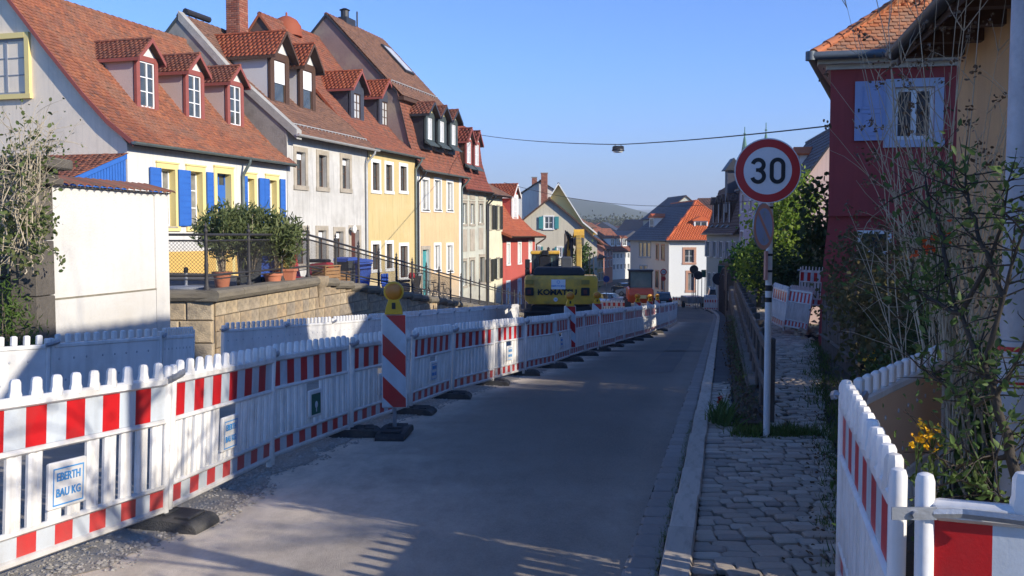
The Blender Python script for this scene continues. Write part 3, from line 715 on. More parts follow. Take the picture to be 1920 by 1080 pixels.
def lhouse(name, label, px0, px1, cat='house', zoff=None):
    P = LP(px0); Q = LP(px1); P.z = TF(P.y) if zoff is None else zoff; h = House(name, label, cat, P, ANG_L)
    h.Lp = (Q-P).xy.length; return h
def Zl(h, z): return z-h.P.z         # world height above/below -> local

# === first house: white front, blue shutters
H = lhouse('house', 'white cottage with blue shutters, yellow window trim and three dormers in an orange tile roof', 243, 540)
L = H.Lp; e0 = H.gp(243, 266)[1]
ze = H.pl(245, 266)[1]
gpts = [(243,268),(208,217),(167,170),(125,114),(83,72),(42,24)]
pf = [(y, z) for y, z in (H.gp(a, b) for a, b in gpts)]
rz = H.gp(345, 75, L); 
front = [(-.32, ze-.02), (.55, pf[1][1]*.0+ze+.62), (1.4, ze+1.45), (rz[0]*.62, ze+(rz[1]-ze)*.60), (rz[0], rz[1])]
H.profile(front); H1_eave = ze
hw = []
for r in ((300,328,317,424),(355,379,322,425),(407,433,326,505),(462,476,335,425),(502,518,338,425)): hw.append(H.rect(*r))
H.walls(L, 2*rz[0], ze-.05, m_w_white, hw, side=m_w_cream, reveal=.26, revmat=m_yel_tr, zb=-1.5, plinth=(.62, M('ochre_plinth', (.72,.46,.13), (.66,.42,.12), .9, 1, 20, .2)))
H.tskip = None
H.roof(m_tile_orange, .175, .155, (.13, .12), keep=290, verge=m_oxred)
for i, q in enumerate(hw):
    T = Matrix.Translation((q[0], 0, q[2])); w_, h_ = q[1]-q[0], q[3]-q[2]
    if i == 2:
        d = win(H.o, T @ Matrix.Translation((0,0,h_-.42)), w_, .42, .2, m_blue, m_glass, 2, 0, surround=None)
        mb = MB(); mb.box(0, w_, .2, .25, 0, h_-.42)
        for z0 in (.15, .75, 1.35): mb.box(.1, w_-.1, .185, .2, z0, z0+.48)
        dr = mb.obj('door', m_blue, H.o, T)
        MB().box(.14, w_-.14, .178, .184, .8, 1.95).obj('door_pane', m_glass, dr)
        win2 = MB(); win2.box(-.16,0,-.04,.004,-.3,h_+.2).box(w_,w_+.16,-.04,.004,-.3,h_+.2).box(0,w_,-.045,.004,h_,h_+.2).box(-.18,w_+.18,-.07,.004,h_+.2,h_+.26)
        win2.obj('door_surround', m_yel_tr, H.o, T)
    else: win(H.o, T, w_, h_, .2, gl=m_curtain, bars=2, surround=m_yel_tr, sw=.17, sp=.035, sill=m_stone_tr, lintel=1)
for (a, b, c, d) in ((279,299,314,424),(332,354,319,424),(385,397,323,424),(452,461,330,424),(484,493,334,424),(493.6,502,335,424),(523,532,336,424)):
    q = H.rect(a, b, c, d); H.shutter(q[0], q[1], q[2], q[3], m_blue, y=-.075)
H.gutter(pipe=H.pl(452, 350)[0], r=.08, x0=-.2, x1=L+.05)
for px, py in ((277,203),(366,222),(442,236)):
    H.dormer(px, py, 1.06, 1.62, .54, 3.4, .22, cheekm=m_pinkpl, gabm=m_w_white, wf=.17, tw=.17, th=.14, tilem=m_tile_mixed, bars=2, side_ov=.13)
# gable window, shed roof
gy, gz0 = H.gp(52, 176); gy2, gz1 = H.gp(0, 78)
W2 = abs(gy2-gy)+.5
T = Matrix.Translation((0, gy+W2, gz0)) @ Matrix.Rotation(-pi/2, 4, 'Z')
g = win(H.o, T, W2, gz1-gz0+.05, -.02, M('old_window_grey', (.30,.32,.36), (.22,.24,.28), .6, 4, 30, 0), m_glass, 2, 2, surround=m_yel_tr, sw=.16, sp=.10, ft=.07)
H1 = H
# satellite lamp etc. on cottage front
# lean-to shed of blue boards against the gable
sh = thing('lean_to_shed', 'lean-to shed of blue boards with a tiled roof against the cottage gable', 'shed', H.P, ANG_L)
sh.matrix_basis = H.M
ds = 2.0; zh = H.pl(243, 292, .06)[1]; zl = zh-.72
m_bb = M('shaded_blue_board', (.03,.12,.42), (.025,.10,.36), .6, 3, 20, .1)  # darker copy of the blue paint, standing for shade on the front
MB().box(-ds, -.0, .10, 4.2, -1.5, zl-.12).obj('wall', m_bb, sh)
n = 17
for i in range(n):
    a, b = -ds+ds*i/n, -ds+ds*(i+1)/n-.02; ta, tb = zl+(zh-zl)*(a+ds)/ds-.06, zl+(zh-zl)*(b+ds)/ds-.06
    fixn(MB().prism([(a, -1.4), (b, -1.4), (b, tb), (a, ta)], .04, .08, 'y').obj('board', m_blue, sh))
for i in range(16): MB().box(-ds-.03, -ds, .1+i*.25, .33+i*.25, -1.4, zl-.15).obj('board', m_bb, sh)
fixn(MB().prism([(-ds-.12, zl-.16), (.0, zh-.10), (.0, zh+.04), (-ds-.12, zl-.02)], .0, .035, 'y').obj('fascia', m_blue, sh))
MB().box(-1.45, -.75, .02, .038, -1.2, zl-.28).obj('door', m_blue, sh)
fixn(MB().prism([(-ds-.2, zl-.10), (-.0, zh-.02), (-.0, zh+.05), (-ds-.2, zl-.03)], .04, 4.3, 'y').obj('roof', m_under, sh))
Vv = Vector((ds+.2, 0, zh-zl+.08)); xf = tile_xf((-ds-.22, 4.3, zl-.02), (0,-1,0), Vv, 4.35, Vv.length, .2, .19)
pieces('roof_tile', TV, TFc, xf, m_tile_mixed, sh, keep=0, bulk='tile_field')

# === second house: stained white plaster
H = lhouse('house', 'white house of stained plaster with stone window frames, two big dormers and a brick chimney', 540.8, 690)
L = H.Lp; ze = H.pl(545, 247)[1]; rz = H.gp(335, 28)
H.profile([(-.45, ze-.12), (rz[0]*.5, ze+(rz[1]-ze)*.48), rz])
hw = [H.rect(*r) for r in ((555,572,285,348),(597,612,291,351),(641,655,297,354),(554,575,432,495),(596,611,432,492),(629,643,434,492),(658,673,431,515))]
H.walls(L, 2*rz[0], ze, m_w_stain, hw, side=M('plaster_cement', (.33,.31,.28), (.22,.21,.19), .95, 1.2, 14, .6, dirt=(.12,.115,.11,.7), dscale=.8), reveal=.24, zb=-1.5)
H.roof(m_tile_brown, .19, .17, (.0, .05), verge=m_flash)
# parapet of the fire gable standing above the roof
mb = MB()
for (a, b), (c, d) in zip(H.prof, H.prof[1:]): mb.prism([(a, b-.2), (c, d-.2), (c, d+.16), (a, b+.16)], -.05, .32, 'x')
fixn(mb.obj('gable_parapet', M('parapet_lime', (.46,.44,.40), (.30,.29,.26), .95, 1.5, 14, .6, dirt=(.16,.15,.14,.6)), H.o))
for i, q in enumerate(hw):
    T = Matrix.Translation((q[0], 0, q[2])); w_, h_ = q[1]-q[0], q[3]-q[2]
    if i == 6:
        dr = MB().box(0, w_, .18, .24, 0, h_).box(.08, w_-.08, .165, .18, .2, h_*.45).box(.08, w_-.08, .165, .18, h_*.52, h_-.1).obj('door', M('mahogany_door', (.12,.035,.022), (.08,.025,.018), .5, 3, 20, .1), H.o, T)
        mb = MB(); mb.box(-.2, 0, -.03, .004, 0, h_+.2).box(w_, w_+.2, -.03, .004, 0, h_+.2).box(0, w_, -.034, .004, h_, h_+.2); mb.obj('door_surround', m_stone_tr, H.o, T)
    else: win(H.o, T, w_, h_, .17, m_brownwood, m_glass, 2, 1, surround=m_stone_tr, sw=.19, sp=.035, blind=(.22 if i in (0,2,3,4,5) else 0))
H.gutter(m_zinc_l, pipe=L-.25, r=.09, x0=-.1)
for px, py, w_ in ((322-2+0, 0, 0),):
    pass
H.dormer(525, 193, 1.45, 1.95, .85, 4.6, .34, wallm=M('dormer_lime', (.62,.60,.58), (.55,.53,.51), .9, 2, 20, .3), gabm=m_w_white, trim=m_brownwood, tilem=m_tile_red, tw=.2, th=.2, wf=.3, blind=.55, cols=1, bars=0, frame=m_brownwood, side_ov=.2, board=m_brownwood)
H.dormer(577, 206, 1.35, 1.9, .82, 4.6, .34, wallm=MATS['dormer_lime'], gabm=m_w_white, trim=m_brownwood, tilem=m_tile_red, tw=.2, th=.2, wf=.28, blind=.5, cols=1, bars=0, frame=m_brownwood, side_ov=.2, board=m_brownwood)
q = H.gp(445, 56, L*.42)
H.brickchimney(L*.42, q[0], q[1]-1.5, H.gp(445, -6, L*.42)[1], .66, .62)
mb = MB()   # snow guard above the gutter
qa = H.hit(585, 236); 
for k in range(2): mb.box(.1, L-.1, -.02+k*.0, .0+k*.0, ze+.16+k*.17, ze+.19+k*.17)
for i in range(24): x = .1+(L-.2)*i/23; mb.box(x-.012, x+.012, -.025, .0, ze+.02, ze+.36)
mb.obj('snow_guard', m_zinc_l, H.o)
# flat vent hood on the far side of the first ridge
q = H.gp(362, 50, 1.2); mb = MB(); mb.box(.9, 2.0, q[0]-.3, q[0]+.3, q[1]-1.0, q[1]+.05); 
vt = mb.obj('chimney', m_w_beige, H.o)
mb = MB(); mb.tube([(.7, q[0], q[1]+.5), (2.3, q[0], q[1]+.5)], .13, 8)
for x in (.95, 1.4, 1.9): mb.box(x-.015, x+.015, q[0]-.02, q[0]+.02, q[1], q[1]+.45)
mb.obj('vent_hood', m_darkmetal, vt)
H2 = H
# round lamp beside the door
a, z = H.pl(655, 430); lp = MB(); lp.lathe([(.02,.0),(.05,-.12),(.16,-.2),(.17,-.27),(.1,-.31)], 14, (a, 0, z), 'y'); lp.obj('wall_lamp', m_white_tr, H.o, smooth=50)

# === third house: yellow
H = lhouse('house', 'yellow rendered house with brown windows and two slate-clad dormers', 691.2, 780)
L = H.Lp; ze = H.pl(693, 272)[1]; rz = H.gp(487, 25)
H.profile([(-.35, ze-.15), (.9, ze+.75), (rz[0]*.55, ze+(rz[1]-ze)*.5), rz])
hw = [H.rect(*r) for r in ((698,711,305,357),(723,735,309,358),(750,762,312,358),(698,711,458,505),(724,735,457,503),(750,764,461,520))]
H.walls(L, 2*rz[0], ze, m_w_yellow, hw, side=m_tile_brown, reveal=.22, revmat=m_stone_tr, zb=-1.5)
H.roof(m_tile_mixed, .2, .18, (.05, .05), verge=m_tile_red)
for i, q in enumerate(hw): win(H.o, Matrix.Translation((q[0], 0, q[2])), q[1]-q[0], q[3]-q[2], .12, m_brownwood, m_glass, 2, 1, surround=m_white_tr, sw=.16, sp=.03, sill=m_white_tr)
H.gutter(m_zinc, pipe=L-.15, r=.08)
dk = dict(wallm=m_slatepanel, trim=m_slatepanel, frame=m_brownwood, gl=m_curtain_w, tilem=m_tile_red, tw=.2, th=.19, side_ov=.22, board=m_oxred, gabm=m_slatepanel)
H.dormer(670, 224, 1.4, 1.55, .72, 4.4, .26, wf=.35, **dk)
H.dormer(722, 236, 1.4, 1.55, .72, 4.4, .26, wf=.35, **dk)
q = rz; mb = MB(); mb.lathe([(.75,-.4),(.7,.1),(.5,.4),(.2,.56),(.05,.6),(.05,.75),(.01,.78)], 16, (2.6, q[0]+.1, q[1]-.15)); mb.obj('roof_cowl', m_tile_red, H.o, smooth=50)
H3 = H
# === fourth house: apricot, tall dark roof with mansard front
H = lhouse('house', 'apricot yellow house with white windows under a steep mansard roof, dark brown above', 780.8, 865)
L = H.Lp; ze = H.pl(785, 312)[1]; bk = H.gp(745, 172); rz = H.gp(612, 26)
H.profile([(-.45, ze-.2), (.0, ze+.35), (.35, ze+1.2), (bk[0], bk[1]), rz])
hw = [H.rect(*r) for r in ((791,803,337,393),(814.5,826,338,393),(838,848,342,394),(792,804,468,556),(815,825,460,506),(838,848,460,508))]
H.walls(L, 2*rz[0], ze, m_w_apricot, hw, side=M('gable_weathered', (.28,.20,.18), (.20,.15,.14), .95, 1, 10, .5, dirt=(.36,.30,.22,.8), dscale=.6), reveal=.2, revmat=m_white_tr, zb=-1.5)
H.roof(m_tile_mixed, .2, .18, (.05, .1), verge=m_darkmetal)
# darker weathered tiles lie on the upper slope: a coat of old tiles of its own
V = Vector((0, rz[0]-bk[0], rz[1]-bk[1])); 
pieces('roof_tile', TV, TFc, tile_xf((-.05, bk[0]-.25, bk[1]-.22), (1,0,0), V, L+.15, V.length+.2, .2, .18, lift=.06), m_tile_brown, H.o, keep=0, bulk='old_tile_field')
MB().box(-.1, L+.12, bk[0]-.4, bk[0]-.05, bk[1]-.42, bk[1]-.25).obj('eave_board', m_brownwood, H.o)
for i, q in enumerate(hw):
    T = Matrix.Translation((q[0], 0, q[2]))
    if i == 3:
        MB().box(0, q[1]-q[0], .15, .2, 0, (q[3]-q[2])).box(.1, q[1]-q[0]-.1, .135, .15, .2, 1.2).obj('door', m_teal, H.o, T)
        w_, h_ = q[1]-q[0], q[3]-q[2]; MB().box(-.2,0,-.03,.004,0,h_+.2).box(w_,w_+.2,-.03,.004,0,h_+.2).box(0,w_,-.034,.004,h_,h_+.2).obj('door_surround', m_stone_tr, H.o, T)
    else: win(H.o, T, q[1]-q[0], q[3]-q[2], .12, m_frame_w, m_curtain, 2, 0, surround=m_white_tr, sw=.15, sp=.03, sill=m_darkmetal)
mb = MB(); mb.box(.0, .45, -.03, .004, -1, ze-.15); mb.box(L-.4, L, -.03, .004, -1, ze-.15); mb.obj('corner_strip', m_white_tr, H.o)
H.gutter(m_zinc, pipe=L-.1, r=.08); H.gutter(m_darkmetal, pipe=.1, r=.06, x1=.1)
for px, py in ((789,263),(812,268),(834,273)):
    H.dormer(px, py, 1.25, 1.42, .52, 2.4, .28, wallm=m_darkmetal, trim=m_flash, frame=m_frame_w, gl=m_curtain_w, gabm=m_yel_tr, tilem=m_tile_mixed, tw=.2, th=.19, wf=.28, side_ov=.2, board=m_darkmetal, cols=2, bars=0, pos=(lambda q: (q.x, -.1, q.z))(H.hit(px, py)))
q = H.hit(745, 120); sk = MB(); V2 = V.normalized(); N2 = Vector((0, -V2.z, V2.y))
T = Matrix(tomat((q.x-.5, q.y-V2.y*.9+N2.y*.1, q.z-V2.z*.9+N2.z*.1), (1,0,0), V2, N2))
sk.mat(m_darkmetal); sk.box(0, 1.2, 0, 2.2, 0, .12); s_ = sk.obj('skylight', None, H.o, T)
MB().box(.12, 1.08, .15, 2.05, .12, .135).obj('pane', m_curtain_w, s_)
mb = MB()
for k in range(2): mb.box(0.1, L-.1, bk[0]+.35, bk[0]+.38, bk[1]+.42+k*.2, bk[1]+.45+k*.2)
for i in range(20): x = .1+(L-.2)*i/19; mb.box(x-.012, x+.012, bk[0]+.35, bk[0]+.38, bk[1]+.3, bk[1]+.65)
mb.obj('snow_guard', m_zinc_l, H.o)
mb = MB(); q = rz; mb.box(1.8, 2.9, q[0]-.25, q[0]+.25, q[1]-.4, q[1]+.25); mb.lathe([(.22,0),(.22,.35),(.3,.4),(.1,.5)], 10, (2.1, q[0], q[1]+.25)); mb.tube([(3.6, q[0], q[1]), (3.6, q[0], q[1]+.9)], .05, 6)
mb.obj('chimney', m_darkmetal, H.o)
H4 = H
# === fifth house: grey-green stone fronted
H = lhouse('house', 'narrow grey-green house with ornate stone lintels and a dark red mansard', 865.8, 911.5)
L = H.Lp; ze = H.pl(868, 352)[1]; bk = H.gp(902, 250, L)
H.profile([(-.4, ze-.1), (-.05, ze+.55), (.3, ze+1.7), (.55, bk[1]), (4.2, bk[1]+1.9)])
hw = [H.rect(*r) for r in ((866.5,874.5,381,420),(881.5,889,382,420),(898,905,382,418),(866.5,874,490,536),(881,889,488,532),(899,908,482,530))]
H.walls(L, 8.4, ze, m_w_grey, hw, reveal=.2, zb=-1.5)
H.roof(M('tile_darkred', (.22,.055,.035), (.15,.045,.035), .85, 1, 8, .3, island=[(.25,.06,.035),(.16,.045,.03),(.3,.09,.05)]), .22, .2, (.02, .1), verge=m_oxred)
for i, q in enumerate(hw): win(H.o, Matrix.Translation((q[0], 0, q[2])), q[1]-q[0], q[3]-q[2], .12, m_frame_w if i < 5 else m_greywood, m_glass, 2, 0, surround=m_stone_tr, sw=.13, sp=.035, lintel=1)
mb = MB()
for q in hw[:3]: mb.box(q[0]-.1, q[1]+.1, -.04, .004, q[3]+.25, q[3]+.75); 
for q in hw[:3]: mb.box(q[0]-.05, q[1]+.05, -.03, .004, q[2]-1.6, q[2]-.3)
mb.obj('stone_panel', m_stone_tr, H.o)
for px, py in ((871,307),(886.5,311)):
    H.dormer(px, py, 1.05, 1.42, .62, 1.6, .2, wallm=m_brownwood, trim=m_oxred, frame=m_frame_w, gabm=m_white_tr, tilem=MATS['tile_darkred'], tw=.22, th=.2, wf=.14, side_ov=.15, cols=2, bars=1, gl=m_curtain_w, pos=(lambda q: (q.x, -.05, q.z))(H.hit(px, py)))
H.gutter(m_darkmetal, pipe=L-.05)
# === sixth: pale yellow with dark shutters
H = lhouse('house', 'pale yellow narrow house with dark brown louvred shutters', 912.3, 942)
L = H.Lp; ze = H.pl(925, 366)[1]
H.profile([(-.5, ze), (1.2, ze+.9), (3.8, ze+2.3)])
hw = [H.rect(*r) for r in ((916,921,384,430),(931.5,936,386,430),(914,919,486,528),(931,936,484,522))]
H.walls(L, 7.6, ze, m_w_pale, hw, reveal=.15, zb=-1.5); H.roof(m_tile_brown, .22, .2, (.0, .5), verge=m_zinc)
for i, q in enumerate(hw):
    win(H.o, Matrix.Translation((q[0], 0, q[2])), q[1]-q[0], q[3]-q[2], .1, m_frame_w, m_glass, 2, 1, surround=m_stone_tr, sw=.08)
    w_ = .42
    for sx in (q[0]-.1-w_, q[1]+.1):
        if sx+w_ < L+.2: H.shutter(sx, sx+w_, q[2], q[3], m_darkgreen, louvre=True, y=-.08)
H.gutter(m_darkmetal, pipe=.1)
# === seventh: red
H = lhouse('house', 'red rendered house with white window trim and a flared orange roof', 942.8, 1003)
L = H.Lp; ze = H.pl(970, 444)[1]
H.profile([(-.7, ze+.05), (.3, ze+.45), (1.2, ze+1.3), (2.0, ze+2.4), (2.9, ze+3.5)])
hw = [H.rect(*r) for r in ((950.5,955,457,494),(971.5,976,456,492),(991.5,996,454,488),(950,955,530,566),(971.5,976,526,570),(991.5,996,524,570))]
H.walls(L, 5.8, ze, m_w_red, hw, side=m_w_red, reveal=.15, revmat=m_white_tr, zb=-1.6); H.roof(m_tile_red, .22, .2, (.3, .6), verge=m_tile_red)
for i, q in enumerate(hw): win(H.o, Matrix.Translation((q[0], 0, q[2])), q[1]-q[0], q[3]-q[2], .08, m_frame_w, m_curtain_w, 2, 2, surround=m_white_tr, sw=.16, sp=.04, sill=m_white_tr)
H.gutter(m_brownwood, pipe=L+.1)
H.dormer(966, 410, 1.5, 1.75, .75, 3.4, .2, wallm=m_w_red, trim=m_white_tr, board=m_white_tr, frame=m_frame_w, gl=m_curtain_w, tilem=m_tile_red, tw=.22, th=.2, wf=.25, side_ov=.2)
# === far gable house with teal shutters
def ghouse(name, label, pxR, Y, zbase, ang, mat, cat='house', zoff=0):
    P = at(pxR, 440, Y); P.z = zbase; return House(name, label, cat, P, ang)
H = ghouse('house', 'beige gable house with teal shutters behind the yellow excavator', 1120, 78, G(78), rad(87), None)
ap = H.gp(1030, 371); ev = H.gp(1122, 452)
H.profile([(-.5, ev[1]-.25), (.35, ev[1]+.45), (ap[0]*.5, ev[1]+(ap[1]-ev[1])*.55), ap])
H.walls(11, ap[0]*2, ev[1], m_w_beige, [], zb=-1); H.roof(m_tile_brown, .25, .22, (.25, .2), verge=m_brownwood)
def gwin(H, px0, px1, py0, py1, sh=None, x=0., frame=None, gl=None, sr=None, bars=1, shw=None):
    y0, z0 = H.gp(px1, py1, x); y1, z1 = H.gp(px0, py0, x); w = abs(y1-y0); h = abs(z1-z0); ym = max(y0, y1)
    T = Matrix.Translation((x, ym, min(z0, z1))) @ Matrix.Rotation(-pi/2, 4, 'Z')
    win(H.o, T, w, h, -.03, frame, gl, 2, bars, surround=sr or m_white_tr, sw=.1, sp=.08)
    if sh:
        for sx in (-.12-w*.5, w+.12):
            mb = MB(); mb.box(sx, sx+w*.5, -.12, -.085, 0, h)
            for k in range(8): mb.box(sx+.04, sx+w*.5-.04, -.135, -.118, h*k/8+.03, h*(k+1)/8-.02)
            mb.obj('shutter', sh, H.o, T)
gwin(H, 1021, 1037, 406, 429, m_teal); gwin(H, 1005.5, 1012, 462, 480, m_teal); gwin(H, 1046, 1053, 464, 482, m_teal); gwin(H, 1046, 1053, 500, 520, m_teal)
H8 = H
H = ghouse('house', 'yellow gable house with white verge boards rising behind the beige one', 1112, 96, G(96)-.3, rad(87), None)
ap = H.gp(1047, 344); ev = H.gp(1117, 436)
H.profile([(-.4, ev[1]-.1), (ap[0]*.3, ev[1]+(ap[1]-ev[1])*.22), ap])
H.walls(12, ap[0]*2, ev[1], M('plaster_mustard', (.82,.66,.28), (.76,.61,.26), .9, .6, 15, .1), [], zb=-1); H.roof(m_slate, .3, .28, (.5, .2), verge=m_white_tr, under=MATS['plaster_mustard'], vw=.22)
H = ghouse('house', 'white gable house far behind the beige gable, with two brick chimneys', 1062, 112, G(112), rad(88), None)
ap = H.gp(1013, 338); ev = H.gp(1062, 372)
H.profile([(-.3, ev[1]), ap]); H.walls(12, ap[0]*2, ev[1], m_w_white, [], zb=-1); H.roof(m_slate, .3, .3, (.15, .2), verge=m_darkmetal)
q = H.gp(1020.5, 365, 1); H.brickchimney(-1, q[0], q[1]-2.5, H.gp(1020.5, 325, -1)[1], .75, .75)
q = H.gp(1002, 348, 2); H.brickchimney(2, q[0], q[1]-2, H.gp(1002, 333, 2)[1], .6, .6)
# ---------------------------------------------------------------- plants
LEAF = ([(0,0,0),(.32,.3,.07),(.28,.72,.05),(0,1,-.06),(-.28,.72,.05),(-.32,.3,.07),(0,.5,-.04)], [(0,1,6),(1,2,6),(2,3,6),(3,4,6),(4,5,6),(5,0,6)])
LEAFM = ([(0,0,0),(.2,.3,.06),(.19,.62,.05),(0,1,-.08),(-.19,.62,.05),(-.2,.3,.06),(0,.5,-.05)], LEAF[1])
LEAFN = ([(0,0,0),(.11,.35,.03),(.08,.75,.02),(0,1,-.05),(-.08,.75,.02),(-.11,.35,.03)], [(0,1,2,3),(0,3,4,5)])
BLADE = ([(-.05,0,0),(.05,0,0),(.03,.6,.08),(0,1,.3),(-.03,.6,.08)], [(0,1,2,4),(4,2,3)])
def rot_np(n, up=.0, rg=rng):
    a = rg.normal(size=(n, 3)); a[:, 2] += up; a /= np.linalg.norm(a, axis=1)[:, None]
    b = rg.normal(size=(n, 3)); b -= a*(a*b).sum(1)[:, None]; b /= np.linalg.norm(b, axis=1)[:, None]
    return a, b, np.cross(a, b)
def leaves_at(P, size, up=0., vs=.35):
    """matrices of leaves at the points P; leaf axis along local y"""
    n = len(P); y, x, z = rot_np(n, up); s = size*(1+rng.uniform(-vs, vs, n))
    A = np.zeros((n, 4, 4)); A[:, 3, 3] = 1
    A[:, :3, 0] = x*s[:, None]; A[:, :3, 1] = y*s[:, None]; A[:, :3, 2] = z*s[:, None]; A[:, :3, 3] = P; return A
def clump_pts(c, r, nclump, per, cr, shell=.55):
    """points gathered in small clumps spread through an ellipsoid, so that gaps stay between them"""
    d = rng.normal(size=(nclump, 3)); d /= np.linalg.norm(d, axis=1)[:, None]
    rr = shell+(1-shell)*rng.random(nclump)**.6; rr *= 1+rng.uniform(-.16, .16, nclump)
    C = np.array(c)+d*rr[:, None]*np.array(r)
    P = np.repeat(C, per, 0)+rng.normal(size=(nclump*per, 3))*cr
    return P, C
def tree(name, label, base, top, crown, n, leafm_, size, cat='tree', trunk_r=.14, per=45, cr=.22, group=None, limbs=9, leaf=LEAF, shell=.5):
    t = thing(name, label, cat, base, 0, group); base = Vector(base); mb = MB()
    cc = [Vector(c[0])-base for c in crown]; crown = [(c[0], c[1], c[2] if len(c) > 2 else n) for c in crown]
    mid = Vector((0, 0, (Vector(top)-base).z*.5))
    tp = Vector(top)-base
    mb.tube([(0,0,-.2), mid*.6+Vector((.05,.03,0)), mid+Vector((.03,-.03,0)), mid*.5+tp*.5, tp], [trunk_r*1.2, trunk_r, trunk_r*.8, trunk_r*.5, .02], 8)
    P = []
    for (c, r, n), c2 in zip(crown, cc):
        p, C = clump_pts(c2, r, n, per, cr, shell); P.append(p)
        for k in C[rng.choice(len(C), min(limbs, len(C)), replace=False)]:
            k = Vector(k); s0 = mid*random.uniform(.7, 1)+(tp-mid)*random.uniform(0, .6); m = (s0+k)/2+Vector((0,0,random.uniform(-.1,.25)))
            mb.tube([s0, m, k], [trunk_r*.4, trunk_r*.22, .01], 5)
    mb.obj('trunk', m_bark, t, smooth=True)
    P = np.vstack(P); o = link('crown', np_mesh('crown', leaf[0], leaf[1], leaves_at(P, size), leafm_), t); o['kind'] = 'stuff'; return t
def shrub(name, label, base, blobs, leafm_, size, cat='shrub', per=30, cr=.1, stems=14, leaf=LEAF, stem_r=.012, stemm=None, group=None, up=.2, shell=.3):
    t = thing(name, label, cat, base, 0, group); b = Vector(base); mb = MB(); P = []
    for c, r, n in blobs:
        p, C = clump_pts(Vector(c)-b, r, n, per, cr, shell); P.append(p)
        for k in C[:stems]:
            k = Vector(k); s0 = Vector((random.uniform(-.12,.12), random.uniform(-.12,.12), 0)); m = s0*.4+k*.6+Vector((0,0,.15*k.length)); m = s0.lerp(k, .5)+Vector((random.uniform(-.06,.06), 0, .1))
            mb.tube([s0, m, k], [stem_r, stem_r*.7, stem_r*.3], 5)
    mb.obj('stem', stemm or m_bark, t, smooth=True)
    o = link('foliage', np_mesh('foliage', leaf[0], leaf[1], leaves_at(np.vstack(P), size, up), leafm_), t); o['kind'] = 'stuff'; return t
g_dark = leafm('leaf_dark', (.055,.09,.028), (.035,.06,.02), (.09,.12,.04))
g_mid = leafm('leaf_mid', (.10,.17,.04), (.06,.11,.03), (.16,.22,.06))
g_bright = leafm('leaf_spring', (.26,.36,.05), (.15,.24,.04), (.32,.38,.08), .55)
g_olive = leafm('leaf_oleander', (.17,.21,.07), (.10,.13,.05), (.27,.29,.12), .4)
g_climb = leafm('leaf_climber', (.15,.19,.05), (.07,.11,.03), (.20,.20,.08), .35)
g_brown = leafm('leaf_dry', (.17,.11,.06), (.10,.065,.04), (.22,.15,.09), .15)
g_hedge = leafm('leaf_hedge', (.16,.14,.05), (.09,.09,.035), (.24,.16,.075), .35)

# ---------------------------------------------------------------- writing
def text(s, size, mat, parent, Mx, name='lettering', ext=.0012, bold=0., align='CENTER', sx=1.):
    cu = bpy.data.curves.new('t', 'FONT'); cu.body = s; cu.size = size; cu.extrude = ext; cu.align_x = align; cu.align_y = 'CENTER'; cu.offset = bold; cu.resolution_u = 3
    o = bpy.data.objects.new('t', cu); COL.objects.link(o); dg = bpy.context.evaluated_depsgraph_get(); me = bpy.data.meshes.new_from_object(o.evaluated_get(dg))
    bpy.data.objects.remove(o); me.materials.clear(); me.materials.append(mat); me.transform(Matrix.Diagonal((sx, 1, 1, 1)))
    return link(name, me, parent, Mx)
FACE = Matrix.Rotation(pi/2, 4, 'X')          # text plane -> faces -y
def clip(poly, nx, nz, c):
    out = []
    for i in range(len(poly)):
        a, b = poly[i], poly[(i+1) % len(poly)]; da, db = a[0]*nx+a[1]*nz-c, b[0]*nx+b[1]*nz-c
        if da >= 0: out.append(a)
        if (da >= 0) != (db >= 0): t = da/(da-db); out.append((a[0]+(b[0]-a[0])*t, a[1]+(b[1]-a[1])*t))
    return out
def stroke(mb, pts, w, y, closed=False):
    n = len(pts); vs = []
    for i, p in enumerate(pts):
        a = pts[i-1] if i or closed else pts[i]; b = pts[(i+1) % n] if i < n-1 or closed else pts[i]
        d = Vector((b[0]-a[0], b[1]-a[1])).normalized(); o = Vector((-d.y, d.x))*w/2
        vs += [(p[0]+o.x, y, p[1]+o.y), (p[0]-o.x, y, p[1]-o.y)]
    mb.add(vs, [(2*i, 2*i+1, (2*i+3) % (2*n), (2*i+2) % (2*n)) for i in range(n if closed else n-1)])

# ---------------------------------------------------------------- site barriers
m_plas = M('barrier_plastic', (.80,.775,.73), (.70,.68,.64), .42, 1.5, 14, .06, dirt=(.45,.42,.37,.6), dscale=2.5, spec=.45, vary=True, streak=.5, splash=(.0,.45,(.30,.27,.22),.55,9))
m_plasb = M('barrier_back', (.78,.765,.73), (.70,.685,.655), .45, 1.5, 14, .06, dirt=(.48,.46,.42,.5), dscale=2.0, vary=True, streak=.5, splash=(.0,.45,(.30,.27,.22),.55,9))
m_rred = M('reflective_red', (.55,.014,.016), (.46,.012,.015), .35, 3, 60, .05, spec=.5, dirt=(.32,.05,.045,.5), dscale=3, vary=True, streak=.4, splash=(.0,.45,(.30,.25,.2),.22,9))
m_rwhite = M('reflective_white', (.56,.60,.63), (.50,.54,.57), .35, 3, 60, .05, spec=.5, dirt=(.38,.37,.34,.55), dscale=3, vary=True, streak=.45, splash=(.0,.45,(.30,.27,.22),.35,9))
m_rubber = M('recycled_rubber', (.045,.045,.045), (.028,.028,.03), .85, 5, 50, .6, dirt=(.13,.12,.105,.6), dscale=3)
m_galv = M('galvanised_steel', (.42,.43,.45), (.30,.31,.33), .45, 6, 40, .1, metal=.7)
m_ink = M('blue_print', (.05,.24,.55), (.07,.30,.60), .6, 3, 20, 0)
m_greenp = M('green_sticker', (.02,.11,.07), (.015,.09,.06), .5, 3, 20, 0)
